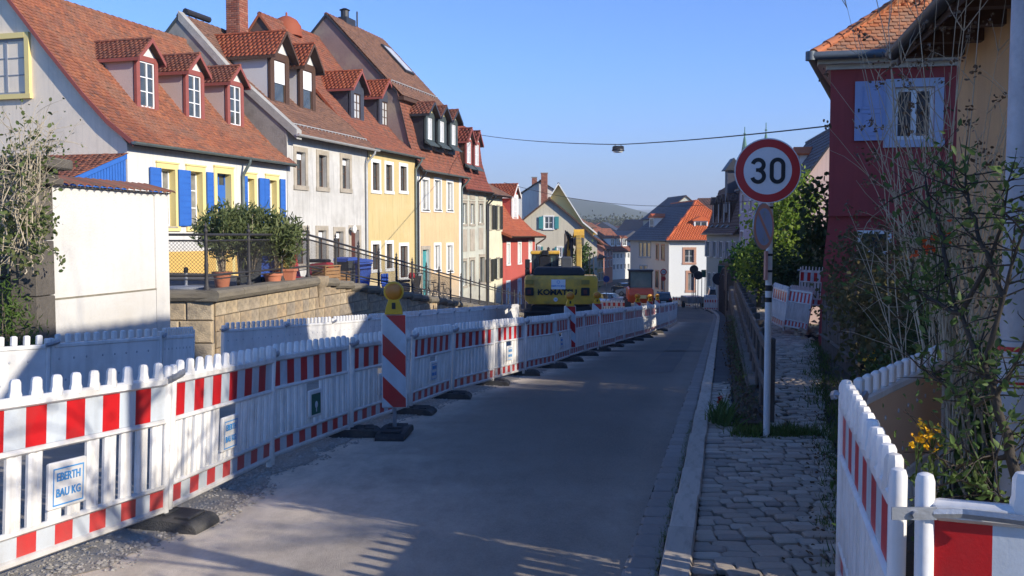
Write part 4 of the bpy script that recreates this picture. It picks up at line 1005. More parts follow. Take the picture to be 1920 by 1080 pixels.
m_black = M('black_paint', (.018,.018,.02), (.012,.012,.014), .5, 3, 20, 0)
NT = 12; PT = 2.0/NT
def m_(name, fn, mat=None, smooth=False):
    mb = MB(); fn(mb)
    if mat is not None and not mb.mats: mb.mats = [mat]
    return mb.mesh(name, smooth=smooth)
def f_frame(mb):
    L = 2.0
    mb.tube([(.03,0,.02),(.03,0,1.05),(.03,0,1.07),(.03,0,1.075)], [.028,.028,.022,.01], 12); mb.tube([(L-.03,0,.02),(L-.03,0,1.05),(L-.03,0,1.07),(L-.03,0,1.075)], [.028,.028,.022,.01], 12)
    for z, h, t in ((.1,.045,.05),(.255,.035,.045),(.695,.035,.045),(.97,.06,.055)):
        mb.bbox(.05, L-.05, -t/2, t/2, z-h/2, z+h/2, .012)
def f_back(mb): mb.box(.055, 1.945, .004, .014, .71, .95); mb.box(.055, 1.945, .004, .014, .118, .242)
def f_board(z0, z1, k=12):
    def f(mb):
        L = 1.89; n = k
        for i in range(n):
            mb.mat(m_rred if i % 2 == 0 else m_rwhite); a = .055+L*i/n; b = .055+L*(i+1)/n
            mb.quad((a,-.006,z0),(b,-.006,z0),(b,-.006,z1),(a,-.006,z1))
        mb.mat(m_plas); mb.box(.055, 1.945, -.004, .004, z0, z1)
    return f
def f_slat(z0, z1, w=.108):
    def f(mb):
        pr = [(-w/2,.012),(-w/2,-.006),(-w*.36,-.016),(-w*.2,-.016),(-w*.14,-.006),(w*.14,-.006),(w*.2,-.016),(w*.36,-.016),(w/2,-.006),(w/2,.012)]
        mb.prism(pr, z0, z1, 'z')
    return f
def f_tooth(mb): 
    a = .034; lv = [(a,0),(a,.0),(a,.075),(a*.72,.097),(a*.3,.1)]
    mb.lathe([(.036,-.02),(.036,.015),(.031,.03),(.030,.08),(.022,.096),(.008,.1)], 8, (0,0,1.0))
me_frame = m_('frame', f_frame, m_plas, 40); me_backp = m_('board_back', f_back, m_plas)
me_top = m_('striped_board', f_board(.715,.945,12)); me_low = m_('base_board', f_board(.12,.24,13))
me_slat = m_('slat', f_slat(.27,.68), m_plas); me_stub = m_('slat_stub', f_slat(.27,.345), m_plas); me_tooth = m_('tooth', f_tooth, m_plas, 40)
def f_plate(mb): mb.bbox(.845, 1.155, -.03, -.004, .33, .60, .008)
me_plate = m_('label_plate', f_plate, m_plas)
def f_clamp(mb):
    mb.tube([(-.10,-.045,.985),(-.06,-.05,.99),(.06,-.05,1.01),(.1,-.045,1.02)], .014, 6, flat=1.8); mb.tube([(0,-.065,1.0),(0,.05,1.0)], .012, 6); mb.tube([(.1,-.045,1.02),(.13,.0,1.02),(.1,.04,1.01)], .012, 6)
me_clamp = m_('clamp', f_clamp, m_galv)
def slot_text(parent, y=-.032):
    mb = MB(); 
    for r in ((.875,1.125,.35,.358),(.875,1.125,.557,.565),(.875,.882,.358,.557),(1.118,1.125,.358,.557)): mb.box(r[0],r[1],y-.001,y,r[2],r[3])
    mb.obj('print_border', m_ink, parent)
    text('EBERTH', .066, m_ink, parent, Matrix.Translation((1.0,y-.0015,.51)) @ FACE, bold=.0012, sx=.86)
    text('BAU KG', .066, m_ink, parent, Matrix.Translation((1.0,y-.0015,.42)) @ FACE, bold=.0012, sx=.86)
def panel(label, group, plate='print', detail=2, cat='barrier', clamp=True):
    t = thing('barrier_panel', label, cat, (0,0,0), 0, group)
    link('frame', me_frame, t); link('striped_board', me_top, t); link('base_board', me_low, t)
    for i in range(NT):
        x = .055+1.89*(i+.5)/NT
        if plate and i in (5, 6): link('slat', me_stub, t, Matrix.Translation((x,0,0)))
        else: link('slat', me_slat, t, Matrix.Translation((x,0,0)))
        link('tooth', me_tooth, t, Matrix.Translation((x,0,0)))
    if plate:
        p = link('label_plate', me_plate, t)
        if plate == 'print': slot_text(p)
        if plate == 'green':
            MB().box(.885,1.115,-.033,-.031,.355,.56).obj('sticker', m_greenp, p); mb = MB(); mb.lathe([(.035,0),(.035,.002)], 12, (1,-.036,.45), 'y'); mb.box(.99,1.01,-.0365,-.0345,.38,.42); mb.obj('emblem', m_rwhite, p)
    if clamp: link('clamp', me_clamp, t)
    return t
def place(t, P, Q, tilt=0., nominal=2.0, mirror=False):
    P, Q = Vector(P), Vector(Q); U = Q-P; l = U.length; U /= l; V = Vector((-U.y, U.x, 0)).normalized(); N = U.cross(V).normalized()
    if tilt: Rm = Matrix.Rotation(tilt, 3, U); V = Rm @ V; N = Rm @ N
    t.matrix_basis = Matrix(tomat(P, U*(l/nominal), V, N))
protos = {k: panel('x', None, k or None) for k in ('print', 'green', '')}
used = set()
def new_panel(kind, label, group, P, Q, tilt=0., cat='barrier'):
    src = protos[kind]
    if kind not in used: used.add(kind); t = src
    else: t = copy_tree(src)
    tag(t, label, cat, group); place(t, P, Q, tilt); return t
GR = 'red and white barrier panels along the roadside'
ordn = ['first', 'second', 'third', 'fourth', 'fifth', 'sixth', 'seventh', 'eighth', 'ninth', 'tenth', 'eleventh', 'twelfth', 'thirteenth', 'fourteenth', 'fifteenth', 'sixteenth', 'seventeenth', 'eighteenth', 'nineteenth', 'twentieth', 'twenty-first']
labs = ['sunlit red and white barrier panel with blue printed plate, second from the camera', 'red and white barrier panel half in sun half in shade beside the sunlit one',
 'red and white barrier panel with a dark green sticker, before the tallest striped beacon', 'barrier panel with blue print plate directly behind the nearest striped beacon']
kinds = ['print','print','print','green','print','print','','print','','print','']
for i in range(len(BP)-1):
    (a, b), (c, d) = BP[i], BP[i+1]
    kd = kinds[i] if i < len(kinds) else ''
    if i == 0: lb = 'red and white barrier panel nearest the camera, at the lower corner of the road row'
    elif i <= 4: lb = labs[i-1]
    elif i < 10: lb = f'shaded barrier panel, {["","first","second","third","fourth","fifth"][i-4]} one after the nearest striped beacon'
    elif i < 25: lb = f'shaded barrier panel of the road row, {ordn[i-9] or "first"} one past the beacon before the excavator'
    else: lb = 'small far barrier panel in the distant end of the roadside row by the excavator'
    o = .07
    j = random.uniform(-.05, .05)
    new_panel(kd, lb, GR, (a+j*.5, b, G(b)+.03), (c+j, d-.03, G(d)+.03), tilt=random.uniform(-.045,.035))
# rubber feet under the joints
def foot_mesh():
    mb = MB(); pr = [(-.40,0),(-.40,.05),(-.34,.10),(-.12,.12),(.12,.12),(.34,.10),(.40,.05),(.40,0)]
    mb.prism(pr, -.19, .19, 'y'); mb.box(-.07,.07,-.10,.10,.12,.135); mb.box(-.30,-.16,-.13,.13,.10,.128); mb.box(.16,.30,-.13,.13,.10,.128)
    return mb.mesh('rubber_foot')
mef = foot_mesh(); mef.materials.append(m_rubber)
import bmesh
bm = bmesh.new(); bm.from_mesh(mef); bmesh.ops.recalc_face_normals(bm, faces=bm.faces); bmesh.ops.bevel(bm, geom=[e for e in bm.edges if e.calc_length() > .15], offset=.012, segments=1, affect='EDGES'); bm.to_mesh(mef); bm.free()
def footplate(x, y, rz, label, z=None, group='rubber barrier feet on the asphalt', s=.8):
    o = link('rubber_foot', mef); o.matrix_basis = Matrix.Translation((x, y, (G(y) if z is None else z)+.003)) @ Matrix.Rotation(rz, 4, 'Z') @ Matrix.Rotation(-.06*math.sin(rz)*0, 4, 'X') @ Matrix.Scale(s, 4)
    return tag(o, label, 'barrier foot', group)
for i, (a, b) in enumerate(BP[:20]):
    if i in (3,) : continue
    footplate(a+.0, b+random.uniform(-.1,.1), rad(random.uniform(-14, 10)), {2: 'dark rubber foot under the sunlit barrier joint on the gravel edge', 4: 'black rubber foot beneath the joint just before the nearest beacon', 6: 'black rubber foot on the asphalt two panels beyond the nearest beacon'}.get(i, f'black rubber foot under the {ordn[i] or "first"} joint of the roadside barrier row, counted from the camera'))
# legs of the panels standing free of feet
# back row of barriers with their plain white sides to us
def f_bframe(mb):
    L = 2.0; mb.bbox(0,.05,-.03,.03,.02,1.06,.01); mb.bbox(L-.05,L,-.03,.03,.02,1.06,.01)
    for z, h in ((.1,.05),(.42,.05),(.97,.05)): mb.bbox(.05, L-.05, -.03, .03, z-h/2, z+h/2, .01)
def f_bboard(mb):
    mb.bbox(.05, 1.95, -.018, .018, .44, .95, .006)
me_bf = m_('frame', f_bframe, m_plasb); me_bb = m_('board', f_bboard, m_plasb)
def f_dim(mb):
    r = random.Random(4)
    for i in range(16):
        x, z = .15+1.7*i/15+r.uniform(-.03,.03), (.58 if i % 2 else .82); mb.lathe([(.016,0),(.010,-.006)], 8, (x,-.0185,z), 'y')
me_dim = m_('boss', f_dim, M('grey_boss', (.45,.45,.46), (.4,.4,.41), .5, 3, 20, 0)); me_bslat = m_('slat', f_slat(.12,.40), m_plasb)
def f_btooth(mb): mb.bbox(-.034,.034,-.022,.022,.99,1.10,.012)
me_bt = m_('tooth', f_btooth, m_plasb)
bpan = thing('barrier_panel', 'x', 'barrier')
link('frame', me_bf, bpan); link('board', me_bb, bpan); link('boss', me_dim, bpan)
for i in range(NT):
    x = .05+1.9*(i+.5)/NT; link('slat', me_bslat, bpan, Matrix.Translation((x,0,0))); link('tooth', me_bt, bpan, Matrix.Translation((x,0,0)))
link('clamp', me_clamp, bpan)
BQ = [(-6.75,6.95),(-5.95,8.7),(-5.15,10.55),(-4.62,12.5),(-4.4,13.1)]
BQ2 = [(-4.45,14.6),(-3.95,16.55),(-3.5,18.5),(-3.1,20.45),(-2.75,22.4),(-2.4,24.4),(-2.1,26.4),(-1.75,28.4),(-1.4,30.4),(-1.0,32.4),(-.6,34.4),(-.2,36.4),(.25,38.4)]
first = True; nb = 0
blabs = ['white back of a site barrier panel before the garden wall, nearest of the rear row', 'white barrier back in front of the stone gate pillar', 'white barrier back before the plain white garden wall, half shaded', 'short white barrier back ending at the gap below the stone corner']
for row in (BQ, BQ2):
    for (a, b), (c, d) in zip(row, row[1:]):
        t = bpan if first else copy_tree(bpan); first = False
        lb = blabs[nb] if nb < 4 else (['white barrier back first after the gap, below the sunlit sandstone blocks','second white barrier back after the gap, below the retaining wall','white barrier back with a sunlit end, left of the nearest beacon','white barrier back partly hidden by the nearest beacon'][nb-4] if nb < 8 else f'white barrier back, {ordn[nb-7] or "first"} of the rear row beyond the nearest beacon')
        tag(t, lb, 'barrier', 'white backs of the rear barrier row'); place(t, (a, b, G(b)+.03), (c, d-.02, G(d)+.03)); nb += 1
# ---------------------------------------------------------------- striped beacons with lamps
def beacon_proto():
    t = thing('warning_beacon', 'x', 'traffic beacon')
    mb = MB(); w = .125; z0, z1 = .33, 1.345
    mb.mat(m_plas); mb.bbox(-w-.012, w+.012, -.02, .03, z0-.012, z1+.012, .01)
    rect = [(-w,z0),(w,z0),(w,z1),(-w,z1)]
    k = 1.0; per = .47
    for i in range(-1, 8):
        c = z0-.25+i*per/2
        pl = clip(clip(rect, k, 1, c), -k, -1, -(c+per/2))
        if len(pl) >= 3: mb.mat(m_rred if i % 2 else m_rwhite); mb.add([(x, -.024, z) for x, z in pl], [tuple(range(len(pl)))])
    fixn(mb.obj('striped_board', None, t))
    link('foot', mef, t, Matrix.Rotation(rad(82), 4, 'Z') @ Matrix.Scale(.82, 4))
    MB().tube([(0,0,.1),(0,0,.36)], .022, 8).obj('stem', m_galv, t)
    mb = MB(); m_y = M('lamp_yellow', (.78,.44,.02), (.64,.36,.02), .5, 6, 30, .05)
    mb.prism([(-.10,1.355),(.10,1.355),(.085,1.435),(.055,1.525),(-.055,1.525),(-.085,1.435)], -.045, .045, 'y'); h = bev(fixn(mb.obj('lamp_housing', m_y, t)), .008)
    MB().box(-.02,.02,-.055,-.04,1.415,1.485).obj('lamp_clip', m_black, h)
    MB().lathe([(.07,.03),(.108,.03),(.112,.0),(.108,-.035),(.09,-.04)], 24, (0,0,1.605), 'y').obj('lamp_ring', m_y, t, smooth=40)
    m_am = M('amber_lens', (.70,.24,.01), (.55,.17,.01), .25, 12, 60, .25, spec=.6, bscale=90)
    MB().lathe([(.094,-.036),(.085,-.05),(.06,-.06),(.0,-.065)], 24, (0,0,1.605), 'y').obj('lamp_lens', m_am, t, smooth=60)
    return t
bp = beacon_proto()
bl = ['tall striped warning beacon with amber lamp, nearest one beside the road', 'second striped warning beacon with amber lamp, right of the excavator tail', 'third striped beacon with amber lamp, beside the excavator wheel', 'striped beacon in front of the small orange loader', 'far striped beacon between orange loader and black car', 'farthest striped beacon just before the black car']
for i, (px, Y) in enumerate(((738,10.5),(1069,22.4),(1120,27.2),(1196,36.5),(1219,43),(1233,50))):
    p = at(px, 500, Y); t = bp if i == 0 else copy_tree(bp); tag(t, bl[i], 'traffic beacon', 'striped warning beacons along the road')
    t.location = (p.x, Y, G(Y)+.004); t.rotation_euler = (0, 0, -math.atan2(p.x, Y)*.6+(0, .12, .02, .1, .25, .3)[i]); t.scale = (1, 1, (1.0, .94, .94, .90, .88, .88)[i])
# ---------------------------------------------------------------- right foreground barriers
place_z = lambda x, y, z: (x, y, z)
GRR = 'barrier panels fencing the garden bed'
new_panel('', 'shaded barrier panel standing along the cobbled pavement on the near garden side', GRR, (1.68,4.82,-.215), (1.195,2.92,-.20))
new_panel('', 'barrier panel at the lower corner with one large red block, nearest to the camera', GRR, (1.20,2.80,-.175), (3.02,2.05,-.155)); first_teeth = sorted([c for c in bpy.data.objects if c.parent and c.parent.get('label','').startswith('barrier panel at the lower corner') and c.name.startswith('tooth')], key=lambda c: c.matrix_basis[0][3]); bpy.data.objects.remove(first_teeth[0])
for c in list(bpy.data.objects):
    if c.name.startswith('clamp') and c.parent and c.parent.get('label','').startswith('barrier panel at the lower corner'): bpy.data.objects.remove(c)
t = copy_tree(bpan); tag(t, 'barrier panel with salmon coloured back standing behind the pavement barrier', 'barrier', GRR); place(t, (1.76,4.92,-.25), (2.86,6.35,-.22))
m_salm = M('salmon_back', (.70,.47,.30), (.64,.42,.27), .6, 2, 20, .05)
for ch in t.children:
    if ch.name.startswith('board'): ch.data = ch.data.copy(); ch.data.materials[0] = m_salm
mb = MB()
mb.box(1.10,1.23,2.738,2.744,.775,.812); mb.tube([(1.22,2.742,.793),(1.30,2.73,.797),(1.38,2.68,.80),(1.45,2.64,.80)], .006, 6, flat=2.6); mb.lathe([(.011,2.725),(.011,2.745)], 6, (1.165,0,.793), 'y')
tag(mb.obj('hinge_bracket', m_galv), 'grey steel bracket bolted between the two nearest garden barrier posts', 'bracket')

# ---------------------------------------------------------------- sign post
SY = 10.0; p = at(1437, 820, SY); SX = p.x; zb = PZ(SY)-.02
sg = thing('traffic_sign', 'round 30 speed limit sign on a slim white pole beside the cobbled path', 'road sign', (SX, SY, zb))
m_pole = M('painted_pole', (.78,.76,.73), (.68,.66,.62), .6, 3, 30, .1, dirt=(.35,.32,.28,.5), dscale=2)
ztop = at(1437, 270, SY).z-zb
MB().tube([(0,0,-.3),(0,0,ztop)], .034, 14).obj('pole', m_pole, sg, smooth=60)
c = at(1438, 321, SY); cx, cz = c.x-SX, c.z-zb; r = .335
mb = MB(); NS = 64
def disc(mb, r0, r1, y, cx=0, cz=0, n=NS):
    if r0 <= 0: mb.add([(cx+r1*math.cos(2*pi*i/n), y, cz+r1*math.sin(2*pi*i/n)) for i in range(n)], [tuple(range(n))]); return
    mb.add([(cx+q*math.cos(2*pi*i/n), y, cz+q*math.sin(2*pi*i/n)) for q in (r0, r1) for i in range(n)], [(i, (i+1) % n, n+(i+1) % n, n+i) for i in range(n)])
T = Matrix.Translation((cx, 0, cz)) @ Matrix.Rotation(rad(-8), 4, 'Z')
mb.mat(M('sign_back', (.40,.41,.42), (.34,.35,.36), .5, 3, 20, 0)); mb.lathe([(r,-.045),(r,-.062)], NS, (0,0,0), 'y')
m_sw = M('sign_white', (.74,.745,.75), (.68,.69,.70), .35, 3, 40, .02, dirt=(.5,.5,.48,.25), dscale=4); m_sr = M('sign_red', (.50,.02,.022), (.44,.018,.02), .35, 3, 40, .02)
mb.mat(m_sw); disc(mb, 0, r*.995, -.0635)
mb.mat(m_sr); disc(mb, r*.725, r*.965, -.0655)
sf = mb.obj('sign_face', None, sg, T)
mb = MB(); s = r/60.; w = 7.4*s
def arc(cx, cz, rx, rz, a0, a1, n=14): return [(cx+rx*math.cos(a0+(a1-a0)*i/n), cz+rz*math.sin(a0+(a1-a0)*i/n)) for i in range(n+1)]
X0 = 17.5*s; rx, hh = 10.3*s, 20.4*s
stroke(mb, arc(X0, hh-rx, rx, rx, 0, pi)+arc(X0, -hh+rx, rx, rx, pi, 2*pi), w, -.0675, closed=True)
X1 = -17.2*s; top_ = arc(X1, hh-9.6*s, 9.8*s, 9.6*s, rad(168), rad(-78), 16)
bot = arc(X1, -hh+10.8*s, 10.6*s, 10.8*s, rad(80), rad(-166), 18)
stroke(mb, [(X1-4*s, 1.6*s), (X1+2.1*s, 1.6*s)], w*.9, -.0671); stroke(mb, top_, w, -.0675); stroke(mb, bot, w, -.0679)
mb.obj('numeral', m_black, sg, T)
MB().box(-.05,.05,-.045,.04,-.12,-.08).box(-.05,.05,-.045,.04,.10,.14).obj('bracket', m_galv, sg, T)
# small no-stopping sign turned away
c = at(1430.5, 425, SY-.25); cz2 = c.z-zb; T = Matrix.Translation((c.x-SX, -.25, cz2)) @ Matrix.Rotation(rad(50), 4, 'Z')
ns = thing('traffic_sign', 'small faded blue and red no-stopping sign turned sideways below the 30 sign', 'road sign', (SX, SY, zb))
mb = MB(); r = .235; mb.mat(m_galv); mb.lathe([(r,.0),(r,-.012)], 40, (0,0,0), 'y'); mb.mat(M('faded_red', (.78,.36,.26), (.70,.32,.23), .5, 3, 20, 0)); disc(mb, 0, r*.99, -.0135)
mb.mat(M('faded_blue', (.42,.50,.70), (.36,.44,.62), .5, 3, 20, 0)); disc(mb, 0, r*.80, -.0150)
mb.mat(MATS['faded_red']); stroke(mb, [(-r*.56,r*.56),(r*.56,-r*.56)], .042, -.0165)
mb.mat(m_rwhite)
for z0, dd in ((.105, 1), (-.105, -1)): stroke(mb, [(0,z0-.035*dd),(0,z0+.05*dd)], .016, -.018); stroke(mb, [(-.045,z0+.01*dd),(0,z0+.055*dd),(.045,z0+.01*dd)], .014, -.0185)
mb.obj('sign_face', None, ns, T); MB().tube([(0,-.03,cz2+.1),(c.x-SX,-.25,cz2+.1)], .012, 6).tube([(0,-.03,cz2-.1),(c.x-SX,-.25,cz2-.1)], .012, 6).obj('bracket', m_galv, ns)
MB().box(-.012,.012,-.05,.02,cz2-.55,cz2-.25).obj('side_plate', M('faded_plate', (.50,.25,.2), (.42,.2,.17), .6, 3, 20, 0), ns, Matrix.Translation((-.045,-.03,0)))
mb = MB()
for z in (cz2-.29, cz2-.46, cz2+.2): mb.tube([(0,0,z-.012),(0,0,z+.012)], .040, 12)
mb.obj('clamp', m_black, ns)
mb = MB(); 
for pz, hh_, dx in ((.62,.06,0),(.50,.05,.004)):
    zc = at(1437, 540 if pz > .6 else 562, SY).z-zb; mb.tube([(0,0,zc-hh_/2),(0,0,zc+hh_/2)], .0352, 14)
mb.obj('sticker', m_black, sg)

# ---------------------------------------------------------------- street lamp post on the right
lx, ly = 2.765, 5.25; lz = PZ(ly)-.1
lp = thing('street_lamp', 'thick galvanised lamp post rising through the garden shrub', 'lamp post', (lx, ly, lz))
m_lampgal = M('lamp_galvanised', (.46,.47,.50), (.30,.31,.34), .6, 2.5, 30, .2, metal=.35, dirt=(.62,.64,.66,.5), dscale=1.6)
MB().tube([(0,0,-.2),(0,0,1.35),(0,0,1.36)], [.086,.084,.07], 20).obj('lower_pole', M('lamp_concrete', (.52,.53,.54), (.42,.43,.44), .7, 2.5, 30, .15), lp, smooth=50)
MB().tube([(0,0,1.36),(.02,0,6.5)], [.080,.062], 20).obj('pole', m_lampgal, lp, smooth=50)
MB().tube([(0,0,1.30),(0,0,1.325)], .088, 20).obj('red_band', m_rred, lp); MB().tube([(0,0,1.12),(0,0,1.135)], .088, 20).obj('red_band', m_rred, lp)
MB().tube([(.02,0,6.4),(-.3,.05,6.75),(-1.2,.2,6.9)], [.05,.04,.035], 10).obj('arm', m_lampgal, lp, smooth=50)
mb = MB(); mb.bbox(-1.95,-1.2,.08,.3,6.82,6.95,.03); mb.obj('lamp_head', m_galv, lp)
# ---------------------------------------------------------------- red house on the right
P = at(1553, 400, 20.3); P.z = PZ(20.3)-.1; RA = rad(-12.4)
H = House('house', 'maroon rendered house with pale blue shutter, jettied upper floor and orange tiled hip roof', 'house', P, RA)
L, D = 8.0, 7.3
zj = H.pl(1600, 405)[1]; ze = H.pl(1600, 122)[1]
m_redw = m_w_maroon
uw = H.rect(1676,1752,163,262)
mb = MB(); xs = [0, uw[0], uw[1], L]; zs = [zj, uw[2], uw[3], ze]
for i in range(3):
    for j in range(3):
        if i == 1 and j == 1: continue
        mb.quad((xs[i],0,zs[j]),(xs[i+1],0,zs[j]),(xs[i+1],0,zs[j+1]),(xs[i],0,zs[j+1]))
a, b, c, d = uw; r = .12
mb.quad((a,0,c),(a,0,d),(a,r,d),(a,r,c)); mb.quad((b,0,c),(b,r,c),(b,r,d),(b,0,d)); mb.quad((a,0,d),(b,0,d),(b,r,d),(a,r,d)); mb.quad((a,0,c),(a,r,c),(b,r,c),(b,0,c))
BX = 1.42; mb.quad((0,0,zj),(0,0,ze),(BX,D,ze),(BX,D,zj)); mb.quad((L,0,zj),(L,D,zj),(L,D,ze),(L,0,ze)); mb.quad((BX,D,zj),(BX,D,ze),(L,D,ze),(L,D,zj)); mb.quad((0,0,zj),(BX,D,zj),(L,D,zj),(L,0,zj))
mb.obj('upper_wall', m_redw, H.o)
q = .09; fl = H.pl(1530, 655, q)
mb = MB(); xl0, xl1 = .02, fl[0]
lw_ = [(xl0, zj), (xl0-.06, zj-.6), (xl0-.12, zj-1.3), (fl[0]+.05, fl[1]+.35), (fl[0], fl[1]-.6), (L, fl[1]-.6), (L, zj)]
n_ = len(lw_); mb.add([(x, q, z) for x, z in lw_]+[(max(x, x+(BX+.1 if x < L-.1 else 0)), D, z) for x, z in lw_], [tuple(range(n_)), tuple(reversed(range(n_, 2*n_)))]+[(i, i+n_, (i+1) % n_+n_, (i+1) % n_) for i in range(n_)]); fixn(mb.obj('lower_wall', m_redw, H.o))
win(H.o, Matrix.Translation((a,0,c)), b-a, d-c, .05, m_frame_w, m_glass, 2, 0, surround=M('pale_blue_trim', (.52,.56,.66), (.46,.50,.60), .6, 3, 20, .05), sw=.17, sp=.035, ft=.085)
s0 = H.rect(1602,1659,153,264); mb = MB(); mb.box(s0[0], s0[1], -.075, -.04, s0[2], s0[3])
w_, h_ = s0[1]-s0[0], s0[3]-s0[2]
shp = mb.obj('shutter', m_blue_grey, H.o)
mb = MB()
for z0, z1 in ((s0[2]+.10, s0[2]+h_*.47), (s0[2]+h_*.53, s0[3]-.1)):
    x0, x1 = s0[0]+.13, s0[1]-.06
    mb.box(x0,x1,-.088,-.074,z0,z0+.02).box(x0,x1,-.088,-.074,z1-.02,z1).box(x0,x0+.02,-.088,-.074,z0,z1).box(x1-.02,x1,-.088,-.074,z0,z1).box(x0+.06,x1-.06,-.083,-.074,z0+.06,z1-.06)
mb.obj('raised_panel', m_blue_grey, shp); MB().box(s0[0]+.06,s0[0]+.09,-.10,-.07,s0[2]+h_*.48,s0[2]+h_*.54).obj('latch', m_black, shp)
sw_ = H.rect(1607,1671,432,474,q); win(H.o, Matrix.Translation((sw_[0],q,sw_[2])), sw_[1]-sw_[0], sw_[3]-sw_[2], -.035, m_frame_w, m_glass, 1, 0, surround=None, ft=.075, sill=MATS['pale_blue_trim'])
MB().box(-.28, L+.3, -.28, 0, ze, ze+.10).prism([(-.28,0),(0,0),(BX,D),(BX-.28,D)], ze, ze+.10, 'z').box(-.10, L, -.08, 0, ze-.09, ze).obj('soffit', M('cream_soffit', (.66,.62,.54), (.6,.56,.48), .8, 3, 20, .05), H.o)
# hip roof
o_ = .38; zt = ze+.16; k = .74; hx = (L+2*o_)/2
A_, B_, C_, D_ = (-o_,-o_,zt), (L+o_,-o_,zt), (L+o_,D+o_,zt), (BX-o_,D+o_,zt); r1 = (-o_+hx, -o_+hx, zt+hx*k); r2 = (-o_+hx, D+o_-hx+.3, zt+hx*k)
mb = MB(); mb.add([A_,B_,C_,D_,r1,r2], [(0,1,4),(1,2,5,4),(2,3,5),(3,0,4,5),(3,2,1,0)]); mb.obj('roof', m_under, H.o)
sl = math.hypot(1, k)
fr = tile_xf((-o_,-o_-.02,zt+.02), (1,0,0), (0,1,k), 2*hx, hx*sl, .185, .165, inside=lambda u, v: v/sl < min(u, 2*hx-u)+.02)
pieces('roof_tile', TV, TFc, fr, m_tile_sand, H.o, keep=290, bulk='tile_field')
Us = Vector((-BX, -(D+2*o_), 0)).normalized(); Vs_ = Vector((-Us.y, Us.x, 0)); Vs_ = Vector((Vs_.x, Vs_.y, k*1.12)); Ls = math.hypot(BX, D+2*o_)
fr = tile_xf((BX-o_-.02,D+o_,zt+.02), Us, Vs_, Ls, hx*sl, .185, .165, inside=lambda u, v: v/sl < min(u, (Ls-u)*1.1)+.02)
pieces('roof_tile', TV, TFc, fr, m_tile_sand, H.o, keep=0, bulk='left_tile_field')
mb = MB(); a0, a1 = Vector(A_), Vector(r1); n = 16
for i in range(n):
    p0 = a0.lerp(a1, i/n)+Vector((0,0,.04)); p1 = a0.lerp(a1, (i+1.12)/n)+Vector((0,0,.03)); MB().tube([p0, p1], [.125,.10], 10, flat=.85).obj('hip_tile', M('hip_tile_clay', (.50,.17,.07), (.36,.12,.055), .85, 4, 30, .3, island=[(.52,.18,.075),(.38,.13,.06),(.46,.15,.06)]), H.o, smooth=40)
mb = MB()
mb.tube([(-o_-.07,-o_-.07,zt-.02),(L+.4,-o_-.07,zt+.0)], .085, 10); mb.tube([(-o_-.07,-o_-.07,zt-.02),(BX-o_-.07,D+.4,zt-.02)], .085, 10); mb.lathe([(.10,-.09),(.10,.09)], 10, (-o_-.07,-o_-.07,zt-.02))
mb.obj('gutter', M('slate_zinc', (.13,.16,.19), (.09,.11,.13), .55, 4, 30, .1, metal=.3), H.o, smooth=50)
RH = H
# picket fence along the garden
fn_ = thing('wooden_fence', 'dark weathered upright board fence beside the maroon house', 'fence', (0,0,0))
f0, f1 = at(1540, 650, 19.4), at(1612, 680, 14.2); f0 = Vector((f0.x, f0.y)); f1 = Vector((f1.x, f1.y)); D_f = (f1-f0); Lf = D_f.length; D_f /= Lf; n = int(Lf/.13)
for i in range(n):
    p = f0+D_f*(i*.13); z = PZ(p.y)-.05; T = Matrix(tomat((p.x,p.y,z), (D_f.x,D_f.y,0), (-D_f.y,D_f.x,0), (random.uniform(-.02,.02),random.uniform(-.02,.02),1)))
    h_ = random.uniform(1.12,1.22); MB().prism([(0,0),(.105,0),(.105,h_-.05),(.052,h_),(0,h_-.05)], 0, .022, 'y').obj('board', m_greywood, fn_, T)
for z in (.3, .9):
    MB().tube([(f0.x,f0.y+.03,PZ(f0.y)+z),(f1.x,f1.y+.03,PZ(f1.y)+z)], .035, 4).obj('rail', m_greywood, fn_)

# ---------------------------------------------------------------- ochre house at the right edge
ya = rad(-102.2); P = Vector((4.46, 9.7, PZ(9.7)-.1))
H = House('house', 'ochre rendered house with peeling base and dark overhanging eaves behind the garden shrubs', 'house', P, ya)
L = 5.95; ze = 1.6+(440-40)/1800*8.6-P.z
H.profile([(-.55, ze-.05), (3.8, 7.65)])
q0 = H.rect(1850,1920,330,470) 
H.walls(L, 7.6, ze+.3, m_w_ochre, [], zb=-.6)
H.roof(m_tile_mixed, .19, .17, (.12, .1), verge=m_greywood)
H.gutter(m_darkmetal, x0=-.1, x1=L+.3)
MB().box(-.02, L, -.05, -.0, -.6, .62).obj('plinth', M('grey_render', (.40,.37,.34), (.30,.28,.26), .95, 2, 30, .4, dirt=(.62,.6,.56,.5)), H.o)
n = 9
for i in range(n): x = .2+i*(L-.4)/(n-1); MB().box(x-.06, x+.06, -.58, .0, ze-.16, ze-.03).obj('rafter', m_brownwood, H.o, Matrix.Translation((0,0,0)))
TH = H
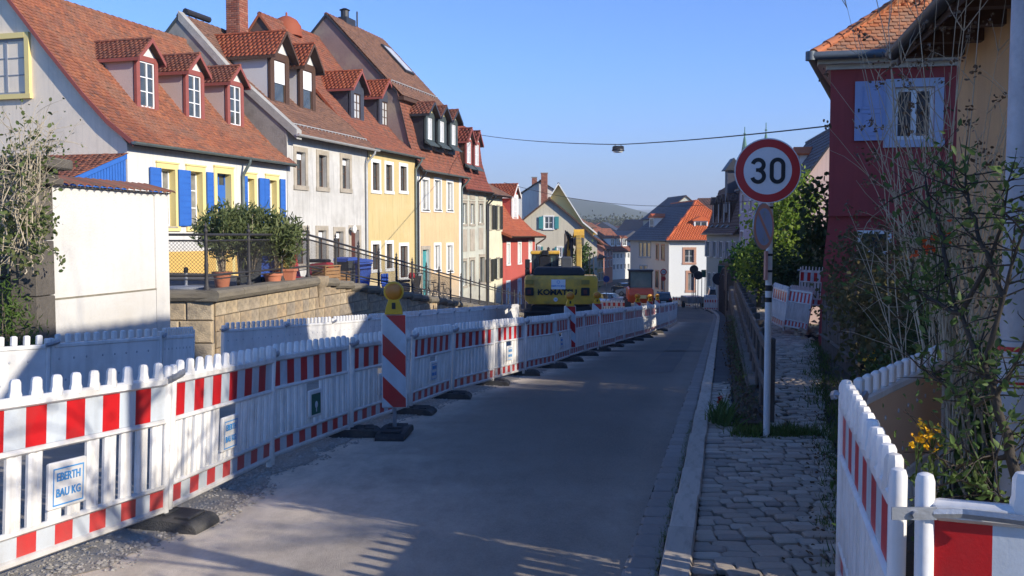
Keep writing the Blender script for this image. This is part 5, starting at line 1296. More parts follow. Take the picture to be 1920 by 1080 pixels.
# ---------------------------------------------------------------- railing between kerb and path
rl = thing('railing', 'weathered post and rail handrail beside the cobbled footpath', 'railing', (0,0,0))
ys = [10.95+1.55*i for i in range(22)]
m_post = M('post_wood', (.12,.10,.085), (.07,.06,.05), .85, 5, 40, .4)
for i, y in enumerate(ys):
    x = R(y)+1.10; z = PZ(y)-.1
    MB().bbox(-.05,.05,-.05,.05,0,1.08,.01).obj('post', m_post, rl, Matrix.Translation((x,y,z)))
for a, b in zip(ys, ys[1:]):
    for z in (.45, .92):
        A0 = Vector((R(a)+1.04, a-.1, PZ(a)-.1+z)); B0 = Vector((R(b)+1.04, b, PZ(b)-.1+z)); U = (B0-A0); l = U.length; U /= l; V = Vector((-U.y,U.x,0)).normalized()
        MB().bbox(0,l,-.02,.02,0,.11,.008).obj('rail', m_post, rl, Matrix(tomat(A0, U, V, U.cross(V))))
rl2 = thing('railing', 'black iron railing on the roadside bend far down the pavement', 'railing', (0,0,0))
for y in frange(44, 76, 20):
    x = R(y)+.75; MB().tube([(x,y,G(y)),(x,y,PZ(y)+1.0)], .035, 6).obj('post', m_iron, rl2)
for z in (.5, .95): MB().tube([(R(y)+.75,y,PZ(y)+z) for y in frange(44, 76, 12)], .03, 6).obj('rail', m_iron, rl2)
pc = thing('stone_pillar', 'squat dark stone pillar with pyramid cap where the railing ends', 'pillar', (R(58)+1.2, 58, PZ(58)-.3))
MB().bbox(-.45,.45,-.45,.45,0,1.55,.03).obj('shaft', m_darkstone, pc); MB().lathe([(.95,1.55),(.9,1.7),(.45,1.95),(.3,2.15),(.05,2.25)], 4, (0,0,0)).obj('cap', m_darkstone, pc)

# ---------------------------------------------------------------- stacked barriers by the maroon house
gs = 'barrier panels leaning in a stack beside the maroon house'
z0 = PZ(24)
def pan_px(xa, xb, yb_, Y0, Y1, lb, lean):
    a = at(xa, yb_, Y0); b = at(xb, yb_, Y1); t = copy_tree(protos['']); tag(t, lb, 'barrier', gs); place(t, (a.x, a.y, PZ(Y0)+.12), (b.x, b.y, PZ(Y1)+.06), tilt=lean); t.scale = (t.scale[0], 1, 1.0)
    return t
pan_px(1443, 1470, 600, 24.6, 23.0, 'yellow-lit barrier panel leaning next to the sign pole', -.10)
pan_px(1469, 1513, 600, 23.0, 22.4, 'barrier panel with amber top stripes leaning before the maroon house corner', -.14)
t = pan_px(1496, 1575, 560, 25.0, 24.6, 'tilted barrier panel with red blocks rising behind the leaning stack', .10); t.location.z += .42
# rubble beside
xs = []
for i in range(160):
    x, y = random.gauss(7.35, .3), random.gauss(22.6, .5); s = random.uniform(.03, .11); a = random.uniform(0, 6)
    xs.append(tomat((x, y, PZ(y)+abs(random.gauss(0,.14))), (math.cos(a), math.sin(a), .2), (-math.sin(a), math.cos(a), 0), (0,.2,1), s, s, s*.8))
o = link('rubble', np_mesh('rubble', PEB[0], PEB[1], xs, m_wallstone)); o['kind'] = 'stuff'

# ---------------------------------------------------------------- garden: soil, shrubs, flowers
gb = strip('garden_bed', frange(2, 32, 60), lambda y: .32+.31*y+.06*math.sin(y*3), lambda y: 14+y*.4, lambda x, y: PZ(y)-.02+.12*max(0,min(1,(x-.31*y-.4)*2))+.03*NZ.noise(Vector((x*3,y*3,0))), m_soil, 12)
shrub('hedge', 'dense dark olive hedge in front of the maroon house wall', (6.2,14.5,PZ(14)), [((5.3,13.0,.4),(.85,1.5,.95),95),((6.1,15.5,.7),(.95,1.6,1.25),110),((7.6,17,.85),(.9,1.4,1.3),60),((4.9,11.2,.15),(.5,1.2,.75),60)], g_hedge, .075, 'hedge', per=60, cr=.14, shell=.15)
shrub('shrub', 'low dark green shrub at the foot of the hedge beside the path', (3.9,8.6,PZ(8.6)), [((3.9,8.7,.0),(.5,1.1,.55),55),((3.4,7.0,-.1),(.35,.8,.45),40)], g_mid, .06, per=40, cr=.09, shell=.15)
# dry twiggy bush
def cane(P0, dirv, ln, r0, droop=.25, n=7, wob=.05):
    pts = [Vector(P0)]; d = Vector(dirv).normalized(); st = ln/n
    for i in range(n):
        d = (d+Vector((random.uniform(-wob,wob), random.uniform(-wob,wob), random.uniform(-wob,wob)-droop*i/n*.22))*1.6).normalized(); pts.append(pts[-1]+d*st)
    return pts
tb = thing('twiggy_bush', 'tall bare bush of pale dry arching canes before the ochre and maroon walls', 'bush', (3.05,6.7,PZ(6.7)))
mb = MB(); tips = []; B0 = Vector((3.05,6.7,PZ(6.7)))
random.seed(5)
for i in range(85):
    s0 = Vector((random.gauss(.1,.2), random.gauss(0,.3), random.uniform(.0,.9)))
    d = Vector((max(-.36, min(.3, random.gauss(-.10,.17))), random.gauss(0,.15), 1)); ln = random.uniform(1.8, 3.7)
    pts = cane(s0, d, ln, .008, random.uniform(.0,.35), wob=.07); m = len(pts)
    if pts[-1].x < -.62: continue
    m = len(pts); r = random.uniform(.004,.009)
    mb.tube(pts, [r*(1-.75*j/(m-1)) for j in range(m)], 5, cap=False); tips.append(pts[-1])
    for k in range(random.randint(2,5)):
        j = random.randint(2, m-2); dd = (pts[j+1]-pts[j]).normalized()+Vector((random.uniform(-.9,.9), random.uniform(-.7,.7), random.uniform(-.5,.6)))
        q = cane(pts[j], dd, random.uniform(.2,.7), .003, .4, 5, .12); mb.tube(q, [.0035,.003,.0027,.0022,.0018,.0012], 4, cap=False); tips.append(q[-1])
        if random.random() < .5:
            q2 = cane(q[2], Vector((random.uniform(-1,1),random.uniform(-.6,.6),random.uniform(-.4,.8))), random.uniform(.1,.3), .002, .3, 3, .15); mb.tube(q2, [.0022,.002,.0016,.001], 4, cap=False); tips.append(q2[-1])
mb.obj('cane', m_twig, tb, smooth=True)['kind'] = 'stuff'
P = np.array([tuple(t) for t in tips if random.random() < .45]); P = np.repeat(P, 12, 0)+rng.normal(size=(len(P)*12, 3))*.022
o = link('dry_flower_heads', np_mesh('dry', LEAF[0], LEAF[1], leaves_at(P, .026), g_brown), tb); o['kind'] = 'stuff'
# green climbing shrub nearer to the lamp post
gsb = thing('shrub', 'broad leaved green shrub with dark crooked branches around the lamp post', 'shrub', (2.5,4.5,PZ(4.5)))
mb = MB(); O = Vector((2.5,4.5,PZ(4.5))); nodes = []
brs = [[(1925,960,4.1),(1895,850,4.25),(1868,740,4.4),(1845,690,4.5),(1800,590,4.7),(1775,520,4.9)],[(1868,740,4.4),(1900,690,4.3),(1935,610,4.2)],[(1845,690,4.5),(1880,560,4.45),(1905,470,4.4),(1930,400,4.3)],[(1800,590,4.7),(1850,500,4.6),(1880,420,4.5),(1890,340,4.5)],[(1775,520,4.9),(1770,450,5.1),(1745,390,5.3),(1735,330,5.4)],[(1800,590,4.7),(1740,560,4.9),(1705,545,5.1)],[(1880,560,4.45),(1840,450,4.6),(1815,380,4.8),(1810,330,4.9)],[(1895,850,4.25),(1850,860,4.3),(1790,880,4.5),(1750,850,4.6)],[(1925,960,4.1),(1860,930,4.2),(1800,900,4.3)],[(1868,740,4.4),(1820,760,4.5),(1770,720,4.7),(1725,690,4.9)]]
for br in brs:
    pts = [at(*b)-O for b in br]; n = len(pts); fine = []
    for a, b in zip(pts, pts[1:]):
        for k in range(4): fine.append(a.lerp(b, k/4)+Vector((random.uniform(-.012,.012),)*3))
    fine.append(pts[-1]); m = len(fine); r0 = .028 if br is brs[0] else .014
    mb.tube(fine, [r0*(1-.75*j/(m-1)) for j in range(m)], 7, cap=False); nodes += fine[2:]
    for k in range(int(m*1.6)):
        j = random.randint(2, m-1); q = cane(fine[j], Vector((random.uniform(-1,1),random.uniform(-.8,.8),random.uniform(-.3,1))), random.uniform(.12,.42), .003, .2, 4, .1)
        mb.tube(q, [.0045,.0038,.003,.002,.0012], 4, cap=False); nodes += q[1:]
mb.obj('branch', M('dark_bark', (.06,.048,.036), (.035,.03,.024), .9, 8, 60, .3), gsb, smooth=True)
P = np.array([tuple(v) for v in nodes]); P = P[rng.random(len(P)) < .42]; P = np.repeat(P, 4, 0)+rng.normal(size=(len(P)*4, 3))*.045
o = link('foliage', np_mesh('leafs', LEAFM[0], LEAFM[1], leaves_at(P, .042, .1, .5), leafm('leaf_shrub', (.11,.18,.045), (.06,.11,.03), (.20,.27,.08), .4)), gsb); o['kind'] = 'stuff'
# extra dense leaf mass at the right edge and low down
shrub('shrub', 'leafy green shrub mass hanging at the right picture edge below the eaves', (3.6,6.6,PZ(6)), [((3.35,6.3,1.3),(.24,.35,.3),12),((2.3,4.4,-.15),(.35,.4,.2),16),((2.95,5.6,-.1),(.45,.5,.22),18)], g_mid, .045, per=22, cr=.07, shell=.2)
shrub('shrub', 'tangle of dark evergreen and brown stems between hedge and salmon barrier', (3.2,8.2,PZ(8)), [((3.35,7.9,.25),(.5,.6,.65),60),((3.8,8.7,.3),(.35,.5,.6),36)], g_dark, .05, per=30, cr=.1, shell=.1)
# wallflowers
m_yelf = M('wallflower_yellow', (.85,.50,.01), (.75,.38,.01), .6, 9, 50, 0)
def flowers(label, px, py, Y, mat, n=16, sp=.035, size=.016, stem=.35, name='wallflower'):
    p = at(px, py, Y); b = Vector((p.x, p.y, PZ(Y) if px > 1580 else PZ(Y)+.0)); hgt = max(.08, p.z-b.z); b.z = p.z-min(hgt, stem)
    t = thing(name, label, 'flower', b); mb = MB()
    for k in range(3): mb.tube([(random.uniform(-.02,.02),0,-.1),(random.uniform(-.02,.02),0,(p-b).z*.6),(random.uniform(-.03,.03),random.uniform(-.03,.03),(p-b).z)], .003, 5)
    mb.obj('stem', g_mid, t)
    P = np.array([[0,0,(p-b).z]])+rng.normal(size=(n,3))*sp
    A = leaves_at(np.repeat(P, 4, 0), size*1.3, .5); o = link('blossom', np_mesh('bl', LEAF[0], LEAF[1], A, mat), t)
    P = np.array([[0,0,(p-b).z*.45]])+rng.normal(size=(26,3))*np.array([.03,.03,.09]); o = link('leaf', np_mesh('lf', LEAFN[0], LEAFN[1], leaves_at(P, .07, .6), g_mid), t); o['kind'] = 'stuff'
flowers('orange-yellow wallflower left one of the pair behind the salmon barrier', 1722, 828, 4.6, m_yelf); flowers('taller yellow wallflower right one of the pair behind the salmon barrier', 1748, 820, 4.7, m_yelf, 20)
flowers('yellow flower peeping over the far end of the salmon barrier', 1693, 790, 6.9, m_yelf, 10); flowers('small yellow flower beside the barrier foot on the cobbles', 1588, 875, 5.6, m_yelf, 6, .02)
flowers('lowest small yellow flower by the pavement barrier', 1597, 970, 4.9, m_yelf, 5, .02); flowers('yellow wallflower against the dark shrubs above the salmon barrier', 1632, 675, 9, m_yelf, 10, .05, .02)
m_org = M('orange_blossom', (.70,.10,.01), (.55,.06,.01), .6, 9, 50, 0)
flowers('orange-red quince blossom high in the green shrub', 1762, 442, 5.2, m_org, 8, .03, .018, .3, 'blossom_sprig'); flowers('red quince blossom pair beside the ochre wall', 1738, 470, 5.2, m_org, 9, .03, .018, .3, 'blossom_sprig')
m_pop = M('poppy_red', (.60,.03,.015), (.45,.02,.012), .6, 9, 50, 0)
for px, py, n in ((1351,748,7),(1355,772,5),(1341,790,5)): flowers({1351:'highest red poppy beside the kerb', 1355:'middle red poppy beside the kerb', 1341:'lowest red poppy leaning towards the kerb'}[px], px, py, 11.1, m_pop, n, .016, .022, .3, 'poppy')
# weeds at the pole foot and along the path edge
def tuft(label, pts, n, size, mat=None, spread=.08, name='grass'):
    P = []
    for (x, y) in pts: P.append(np.array([x, y, PZ(y)-.005])+rng.normal(size=(n,3))*np.array([spread, spread, .0]))
    P = np.vstack(P); A = leaves_at(P, size, 2.2, .5); o = link(name, np_mesh(name, BLADE[0], BLADE[1], A, mat or m_grasscol)); o['kind'] = 'stuff'; o['label'] = label; return o
tuft('weeds and grass round the sign pole foot', [(2.45+i*.055, 10.15+.12*math.sin(i*2.1)) for i in range(15)], 90, .10, spread=.07)
tuft('low leafy weeds round the sign pole foot', [(2.42+i*.06, 10.1+.12*math.sin(i*1.7)) for i in range(14)], 34, .05, g_mid, .08, 'weeds')
tuft('weeds beside the red poppies', [(2.35,11.0),(2.42,10.8),(2.5,11.2)], 60, .22, g_mid, .05, 'weeds')
tuft('grass along the path edge under the fence', [(.3+.31*y+random.uniform(-.25,.2), y) for y in frange(10, 21, 40)], 40, .10, spread=.10)
tuft('grass tufts between barrier and cobbles', [(.22+.31*y+random.uniform(-.06,.1), y) for y in frange(3.6, 10, 40)], 30, .06, spread=.05)
tuft('moss and grass in the kerb joint', [(R(y)+.2, y) for y in frange(4, 11, 60)], 10, .03, spread=.015)
tuft('weeds along the foot of the low wall', [(R(y)+.84+random.uniform(-.1,.12), y) for y in frange(11.2, 30, 60)], 16, .07, g_mid, .07, 'weeds')
P = np.array([(R(y)+random.gauss(.88,.12), y, (G(y)+PZ(y)+.1)*.5+.012) for y in rng.uniform(11, 34, 2600)]); o = link('fallen_leaves', np_mesh('fl', LEAF[0], LEAF[1], leaves_at(P, .045, -.2), g_brown)); o['kind'] = 'stuff'; o['label'] = 'dry fallen leaves in the bed beside the low wall'
P = np.array([(.32+.31*y+random.gauss(-.12,.12), y, PZ(y)+.008) for y in rng.uniform(3.6, 19, 900)]); o = link('fallen_leaves', np_mesh('fl', LEAF[0], LEAF[1], leaves_at(P, .03, -.2), g_brown)); o['kind'] = 'stuff'; o['label'] = 'dry leaves and bits along the garden edge of the cobbles'
xs = []
# trees by the pink house
tree('street_tree', 'young spring green tree standing between road sign and pink gable', (9.3,33,PZ(33)-.2), (9.3,33,3.2), [((9.2,33,1.6),(1.0,1.1,1.5),90),((9.9,33.5,2.4),(.6,.6,1.3),50),((8.8,32.8,.6),(.9,.9,.9),60)], 60, g_bright, .13, per=30, cr=.22, trunk_r=.09)
tree('street_tree', 'rounded darker green maple left of the sign pole foot', (9.25,36,PZ(36)-.2), (9.25,36,1.3), [((9.25,36,.55),(.85,.9,.85),60)], 60, leafm('leaf_maple', (.06,.16,.03), (.03,.09,.02), (.09,.20,.04), .4), .14, per=40, cr=.2, trunk_r=.08)
shrub('hedge', 'dark evergreen mass behind the leaning barrier stack', (9.0,29.5,PZ(30)), [((8.7,29.5,.2),(1.3,1.0,1.0),90),((10.2,30,.8),(1.2,1.0,1.2),70)], g_dark, .10, 'hedge', per=60, cr=.2, shell=.1)
tree('street_tree', 'dark overhanging tree branches at the corner of the maroon house', (8.6,25.5,PZ(25)), (8.6,25.5,3.6), [((8.15,25.5,2.2),(.6,.8,1.1),26),((8.1,25.5,.9),(.5,.6,.8),24)], 20, g_dark, .15, per=26, cr=.17, trunk_r=.1)

# ---------------------------------------------------------------- left: garden wall, pillar, climber
gw = thing('garden_wall', 'plain white rendered garden wall with a scalloped red tile coping', 'wall', (0,0,0))
wa, wb_ = at(64, 440, 12.7), at(316, 440, 16.0); wa.z = wb_.z = 0; U = (wb_-wa); Lw = U.length; U /= Lw; V = Vector((-U.y, U.x, 0)); T = Matrix(tomat(wa, U, V, (0,0,1)))
zt = at(316, 362, 16).z; zbt = -1.4
m_gw = M('garden_plaster', (.70,.68,.635), (.64,.62,.575), .92, .7, 22, .35, dirt=(.55,.51,.44,.5), dscale=.8, streak=.12, splash=(-.2,.9,(.42,.38,.31),.5,3))
mb = MB(); mb.box(0, Lw, .03, .3, zbt, zt); fl0 = at(80, 566, 12.9).z; mb.box(0, Lw-.42, .0, .03, zbt, -.02+at(288,541,15.6).z); mb.box(Lw-.40, Lw, .0, .03, zbt, zt)
mb.obj('wall', m_gw, gw, T)
MB().box(0, Lw-.40, -.004, .034, at(288,541,15.6).z-.02, at(288,541,15.6).z+.004).obj('ledge', M('mossy_ledge', (.30,.27,.20), (.16,.14,.10), .95, 6, 30, .5), gw, T)
n = int(Lw/.17)
for i in range(n+1):
    x = i*Lw/n
    mb = MB(); pts = [(-.085,0),(-.06,.028),(0,.042),(.06,.028),(.085,0)]
    vs = [(x+a, -.10, zt-.0+b) for a, b in pts]+[(x+a*.85, .42, zt+.13+b) for a, b in pts]+[(x+a, -.10, zt-.018+b) for a, b in pts]
    mb.add(vs, [(j, j+1, 5+j+1, 5+j) for j in range(4)]+[(j, 10+j, 11+j, j+1) for j in range(4)]); mb.obj('coping_tile', m_tile_brown if i % 3 else m_tile_mixed, gw, T)
MB().box(-.05, Lw+.05, -.02, .34, zt-.02, zt+.0).obj('coping_bed', m_mortar, gw, T)
pl = thing('stone_pillar', 'old weathered gate pillar with moulded cap, overgrown by a climber', 'pillar', (0,0,0)); Pp = at(56, 440, 12.6); pl.location = (Pp.x, 12.6, -1.4)
zc = at(56, 345, 12.6).z+1.4
for i in range(5): MB().bbox(-.17,.17,-.2,.3,zc*i/5,zc*(i+1)/5-.008,.012).obj('stone', m_darkstone, pl)
mb = MB(); mb.bbox(-.24,.30,-.27,.35,zc,zc+.08,.01); mb.bbox(-.20,.25,-.23,.32,zc+.08,zc+.2,.015); mb.bbox(-.34,.40,-.34,.42,zc+.2,zc+.34,.02); mb.obj('cap', m_darkstone, pl)
ow = thing('stone_wall', 'dark overgrown quarry-stone wall left of the gate pillar', 'wall', (0,0,0))
wa2, wb2 = (-8.6, 12.4), (Pp.x-.17, 12.7)
MB().box(-8.6, Pp.x-.15, 12.72, 13.1, -1.5, at(30, 320, 12.7).z).obj('wall_core', m_darkstone, ow)
xf = []; wall_blocks(xf, wa2, wb2, 0, lambda y: at(30,320,12.7).z, [-1.5+.36*k for k in range(14)], (.35,.7), .05); pieces('stone', WB[0], WB[1], xf, m_darkstone, ow)
cl = thing('climbing_plant', 'tangled climber with fresh pale leaves over the gate pillar', 'plant', (Pp.x-.3, 12.2, -1.3)); O = Vector(cl.location); mb = MB(); nodes = []
random.seed(9)
for i in range(70):
    b = at(random.uniform(-10, 75), random.uniform(300, 520), random.uniform(11.6, 12.4))-O
    tgt = at(random.uniform(-30, 120), random.uniform(190, 520), random.uniform(11.2, 12.3))-O
    if random.random() < .35: tgt = at(random.uniform(60, 125), random.uniform(200, 340), 12.0)-O
    q = [b.lerp(tgt, k/7)+Vector((random.uniform(-.05,.05),random.uniform(-.05,.05),.22*math.sin(pi*k/7)*random.uniform(.2,1))) for k in range(8)]
    mb.tube(q, [.009,.008,.007,.006,.005,.004,.003,.002], 5, cap=False); nodes += q[2:]
    for k in range(3):
        s = random.choice(q[2:]); w_ = cane(s, Vector((random.uniform(-1,1),random.uniform(-.6,.6),random.uniform(-.4,1))), random.uniform(.15,.5), .003, .4, 4, .15); mb.tube(w_, [.004,.0035,.003,.002,.0015], 4, cap=False); nodes += w_[1:]
mb.obj('stem', m_twig, cl, smooth=True)
nd = np.array([tuple(v) for v in nodes]); lo = nd[:, 2]+O.z < 1.9
P = np.vstack([np.repeat(nd[lo], 3, 0), nd[~lo][rng.random((~lo).sum()) < .6]]); P = P+rng.normal(size=P.shape)*.05
o = link('foliage', np_mesh('cl', LEAF[0], LEAF[1], leaves_at(P, .055, .2, .5), g_climb), cl); o['kind'] = 'stuff'
shrub('shrub', 'dense bright green shrub low against the dark stone wall', (-6.5,12.0,-1.2), [((-6.55,12.1,.75),(.35,.3,.35),22),((-6.3,12.1,.15),(.3,.3,.5),18),((-6.75,12,1.3),(.3,.3,.3),14)], leafm('leaf_fresh', (.10,.18,.03), (.06,.11,.02), (.16,.22,.05), .35), .085, per=26, cr=.08, leaf=LEAFN)

# ---------------------------------------------------------------- iron railing on the retaining wall
ir = thing('iron_railing', 'black wrought iron railing with finial posts and wire mesh along the terrace', 'railing', (0,0,0))
line = [Vector((-8.3,19.15,WT(19))), Vector((-6.05,19.15,WT(19)))]
pys = [19.2, 21.2, 23.1, 24.9]+[25.0+1.9*i+1.9 for i in range(19)]
pp = [Vector((-8.3,19.15,WT(19))), Vector((-6.1,19.15,WT(19)))]+[Vector((WX(y)-.22, y, WT(y))) for y in pys[1:]]
def f_post(mb):
    mb.lathe([(.075,0),(.075,.04),(.055,.06),(.042,.12),(.036,.3),(.046,.5),(.036,.55),(.036,.95),(.05,1.0),(.034,1.03),(.034,1.14),(.05,1.17),(.04,1.2),(.016,1.23),(.034,1.27),(.016,1.31),(.002,1.36)], 10)
me_post = m_('post', f_post, m_iron, 50)
for p in pp: link('post', me_post, ir, Matrix.Translation(p))
for a, b in zip(pp, pp[1:]):
    for z, r in ((1.10,.030),(.98,.021),(.28,.026),(.20,.015)): MB().tube([a+Vector((0,0,z)), b+Vector((0,0,z))], r, 6).obj('rail', m_iron, ir)
mw = []; 
for a, b in zip(pp[:12], pp[1:13]):
    d = b-a; l = d.xy.length; n = int(l/.075); h = .70
    for k in range(-int(h/.075), n+1):
        for sg_ in (1, -1):
            u0, u1, w0, w1 = k*.075, k*.075+h, 0, h
            if u0 < 0: w0 = -u0; u0 = 0
            if u1 > l: w1 = w1-(u1-l); u1 = l
            if w1-w0 < .03: continue
            za, zb2 = (.28+w0, .28+w1) if sg_ > 0 else (.98-w0, .98-w1)
            A0 = a+d*(u0/l)+Vector((0,0,za)); B0 = a+d*(u1/l)+Vector((0,0,zb2)); U = B0-A0; ll = U.length; U /= ll; V = Vector((d.y,-d.x,0)).normalized()
            mw.append(tomat(A0, U, V, U.cross(V), ll, .006, .006))
o = link('wire_mesh', np_mesh('wm', [(0,-.5,-.5),(0,.5,-.5),(0,0,.6),(1,-.5,-.5),(1,.5,-.5),(1,0,.6)], [(0,1,4,3),(1,2,5,4),(2,0,3,5)], mw, m_iron), ir); o['kind'] = 'stuff'
# ---------------------------------------------------------------- things on the terrace
def tp(px, py, Y=None):
    """point of the terrace street seen at the pixel"""
    if Y is not None:
        p = at(px, py, Y); p.z = tz(p.x, p.y); return p
def local_thing(name, label, cat, p, rz=0, group=None): return thing(name, label, cat, p, rz, group)
# oleander in a terracotta pot
def pot(parent, r=.24, h=.42, mat=None):
    MB().lathe([(r*.68,0),(r*.92,h*.82),(r*1.04,h*.83),(r*1.06,h),(r*.95,h),(r*.9,h*.9),(0,h*.88)], 24, cap=False).obj('pot', mat or m_terracotta, parent, smooth=40)
p = tp(416, 500, 22.2); ol = local_thing('potted_oleander', 'big oleander bush in a terracotta pot on the terrace', 'potted plant', p)
pot(ol, .22, .36)
mb = MB(); P = []
for (c, r, n) in (((.0,0,1.28),(.52,.5,.50),80),((.55,.5,1.28),(.62,.5,.50),100),((1.1,1.0,1.12),(.55,.5,.46),70)):
    pt, C = clump_pts(c, r, n, 26, .10, .35); P.append(pt)
    for k in C[:16]:
        k = Vector(k); bs = Vector((random.uniform(-.06,.06),random.uniform(-.06,.06),.3))+(Vector((.55,.5,0)) if c[0] > .3 else Vector((0,0,0)))+(Vector((.45,.4,0)) if c[0] > .9 else Vector((0,0,0))); mb.tube([bs, (bs+k)/2+Vector((0,0,.1)), k], [.016,.011,.004], 5)
mb.obj('stem', m_twig, ol, smooth=True); o = link('foliage', np_mesh('fo', LEAFN[0], LEAFN[1], leaves_at(np.vstack(P), .17, .7), g_olive), ol); o['kind'] = 'stuff'
p = tp(538, 500, 23.3); o2 = local_thing('potted_shrub', 'small round shrub in a square terracotta planter by the railing', 'potted plant', p); o2.scale = (.62, .62, .75)
mb = MB(); mb.add([(-.24,-.24,0),(.24,-.24,0),(.24,.24,0),(-.24,.24,0),(-.33,-.33,.5),(.33,-.33,.5),(.33,.33,.5),(-.33,.33,.5)], [(3,2,1,0),(4,5,6,7),(0,1,5,4),(1,2,6,5),(2,3,7,6),(3,0,4,7)]); mb.bbox(-.36,.36,-.36,.36,.44,.52,.01); mb.obj('pot', m_terracotta, o2)
pt, C = clump_pts((0,0,.75), (.36,.36,.32), 34, 40, .07, .3); o = link('foliage', np_mesh('fo2', LEAFN[0], LEAFN[1], leaves_at(pt, .09, .4), g_olive), o2); o['kind'] = 'stuff'
# bins
m_bing = M('bin_grey', (.075,.08,.085), (.05,.055,.06), .5, 4, 30, .05); m_binb = M('bin_blue', (.05,.12,.50), (.04,.10,.42), .5, 4, 30, .05)
def bin_(label, p, rz, body, lid, s=1.0):
    t = thing('wheelie_bin', label, 'bin', p, rz, 'wheelie bins on the terrace'); t.scale = (s, s, s)
    mb = MB(); mb.add([(-.22,-.25,.06),(.22,-.25,.06),(.22,.2,.06),(-.22,.2,.06),(-.28,-.34,.98),(.28,-.34,.98),(.28,.3,.98),(-.28,.3,.98)], [(3,2,1,0),(4,5,6,7),(0,1,5,4),(1,2,6,5),(2,3,7,6),(3,0,4,7)])
    mb.bbox(-.30,.30,-.36,.32,.93,.99,.012); bev(mb.obj('body', body, t), .02)
    mb = MB(); mb.prism([(-.38,0),(-.36,.07),(0,.12),(.34,.08),(.36,0)], -.31, .31, 'x'); mb.T = None
    l = mb.obj('lid', lid, t, Matrix.Translation((0,0,1.0))); fixn(l); bev(l, .012)
    MB().tube([(-.24,.38,.98),(.24,.38,.98)], .018, 8).obj('handle', lid, t)
    for sx in (-.27,.27): MB().lathe([(.02,-.03),(.10,-.03),(.10,.03),(.02,.03)], 14, (sx,.22,.10), 'x').obj('wheel', m_black, t)
bin_('dark grey bin beside the oleander pot', tp(468, 500, 23.0), rad(200), m_bing, m_bing, 1.05)
bin_('blue bin next to the grey bin by the oleander', tp(494, 500, 23.3), rad(200), m_binb, m_binb, 1.02)
bin_('grey bin with blue lid standing before the stained white house', tp(652, 520, 31.5), rad(150), m_bing, m_binb, 1.0)
bin_('plain blue bin at the corner of the yellow house', tp(673, 520, 31.7), rad(150), m_binb, m_binb, 1.0)
# second-hand terracotta pots
for px, Y, s, lb in ((512, 22.8, .7, 'empty terracotta pot beside the square planter'), (760, 36, .5, 'small blue-grey pot by the yellow house')):
    q = thing('flower_pot', lb, 'flower pot', tp(px, 520, Y)); pot(q, .22*s/.7, .3*s/.7)
# scooter, red
def wheel(mb, c, r, w=.045, ax='x'): mb.lathe([(r*.62,-w),(r*.9,-w*1.1),(r,-w*.5),(r,w*.5),(r*.9,w*1.1),(r*.62,w)], 20, c, ax)
def scooter(label, p, rz, mat):
    t = thing('motor_scooter', label, 'scooter', p, rz, None)
    for y in (-.62,.62):
        mb = MB(); wheel(mb, (0,y,.22), .22); mb.obj('tyre', m_black, t, smooth=40); MB().lathe([(.13,-.03),(.03,-.05),(.03,.05),(.13,.03)], 14, (0,y,.22), 'x').obj('rim', m_galv, t)
    mb = MB(); mb.add([(-.17,.15,.3),(.17,.15,.3),(.2,.85,.42),(-.2,.85,.42),(-.14,.12,.66),(.14,.12,.66),(.17,.82,.72),(-.17,.82,.72)], [(3,2,1,0),(4,5,6,7),(0,1,5,4),(1,2,6,5),(2,3,7,6),(3,0,4,7)]); bev(mb.obj('rear_body', mat, t), .07, 3)
    mb = MB(); mb.prism([(-.42,.22),(.2,.22),(.2,.28),(-.36,.28),(-.52,.92),(-.6,.92)], -.16, .16, 'x'); bev(fixn(mb.obj('leg_shield', mat, t)), .02)
    mb = MB(); mb.prism([(-.85,.36),(-.5,.48),(-.45,.36),(-.6,.28)], -.09,.09,'x'); bev(fixn(mb.obj('front_mudguard', mat, t)), .02)
    mb = MB(); mb.bbox(-.13,.13,.1,.75,.70,.80,.03); mb.obj('seat', m_black, t)
    mb = MB(); mb.tube([(-.32,-.48,1.02),(0,-.56,1.0),(.32,-.48,1.02)], .018, 8); mb.tube([(0,-.56,1.0),(0,-.62,.3)], .03, 8); mb.obj('handlebar', m_black, t)
    MB().lathe([(.0,-.72),(.08,-.71),(.09,-.62),(.05,-.55)], 14, (0,0,.96), 'y').obj('headlight', m_rwhite, t, smooth=50)
scooter('red motor scooter parked on the terrace behind the railing corner', tp(577, 520, 28.0), rad(-115), M('scooter_red', (.62,.03,.03), (.5,.025,.025), .3, 4, 20, 0, coat=.6))
scooter('dark motor scooter with red box parked by the yellow house', tp(768, 530, 38), rad(150), M('scooter_dark', (.03,.03,.035), (.02,.02,.025), .3, 4, 20, 0, coat=.6))
p = tp(772, 530, 37.6); hl = thing('motorcycle_helmet', 'red helmet resting on the dark scooter', 'helmet', (p.x, p.y, p.z+.82)); MB().lathe([(.02,.26),(.09,.24),(.13,.15),(.13,.05),(.1,0)], 14).obj('shell', MATS['scooter_red'], hl, smooth=60)
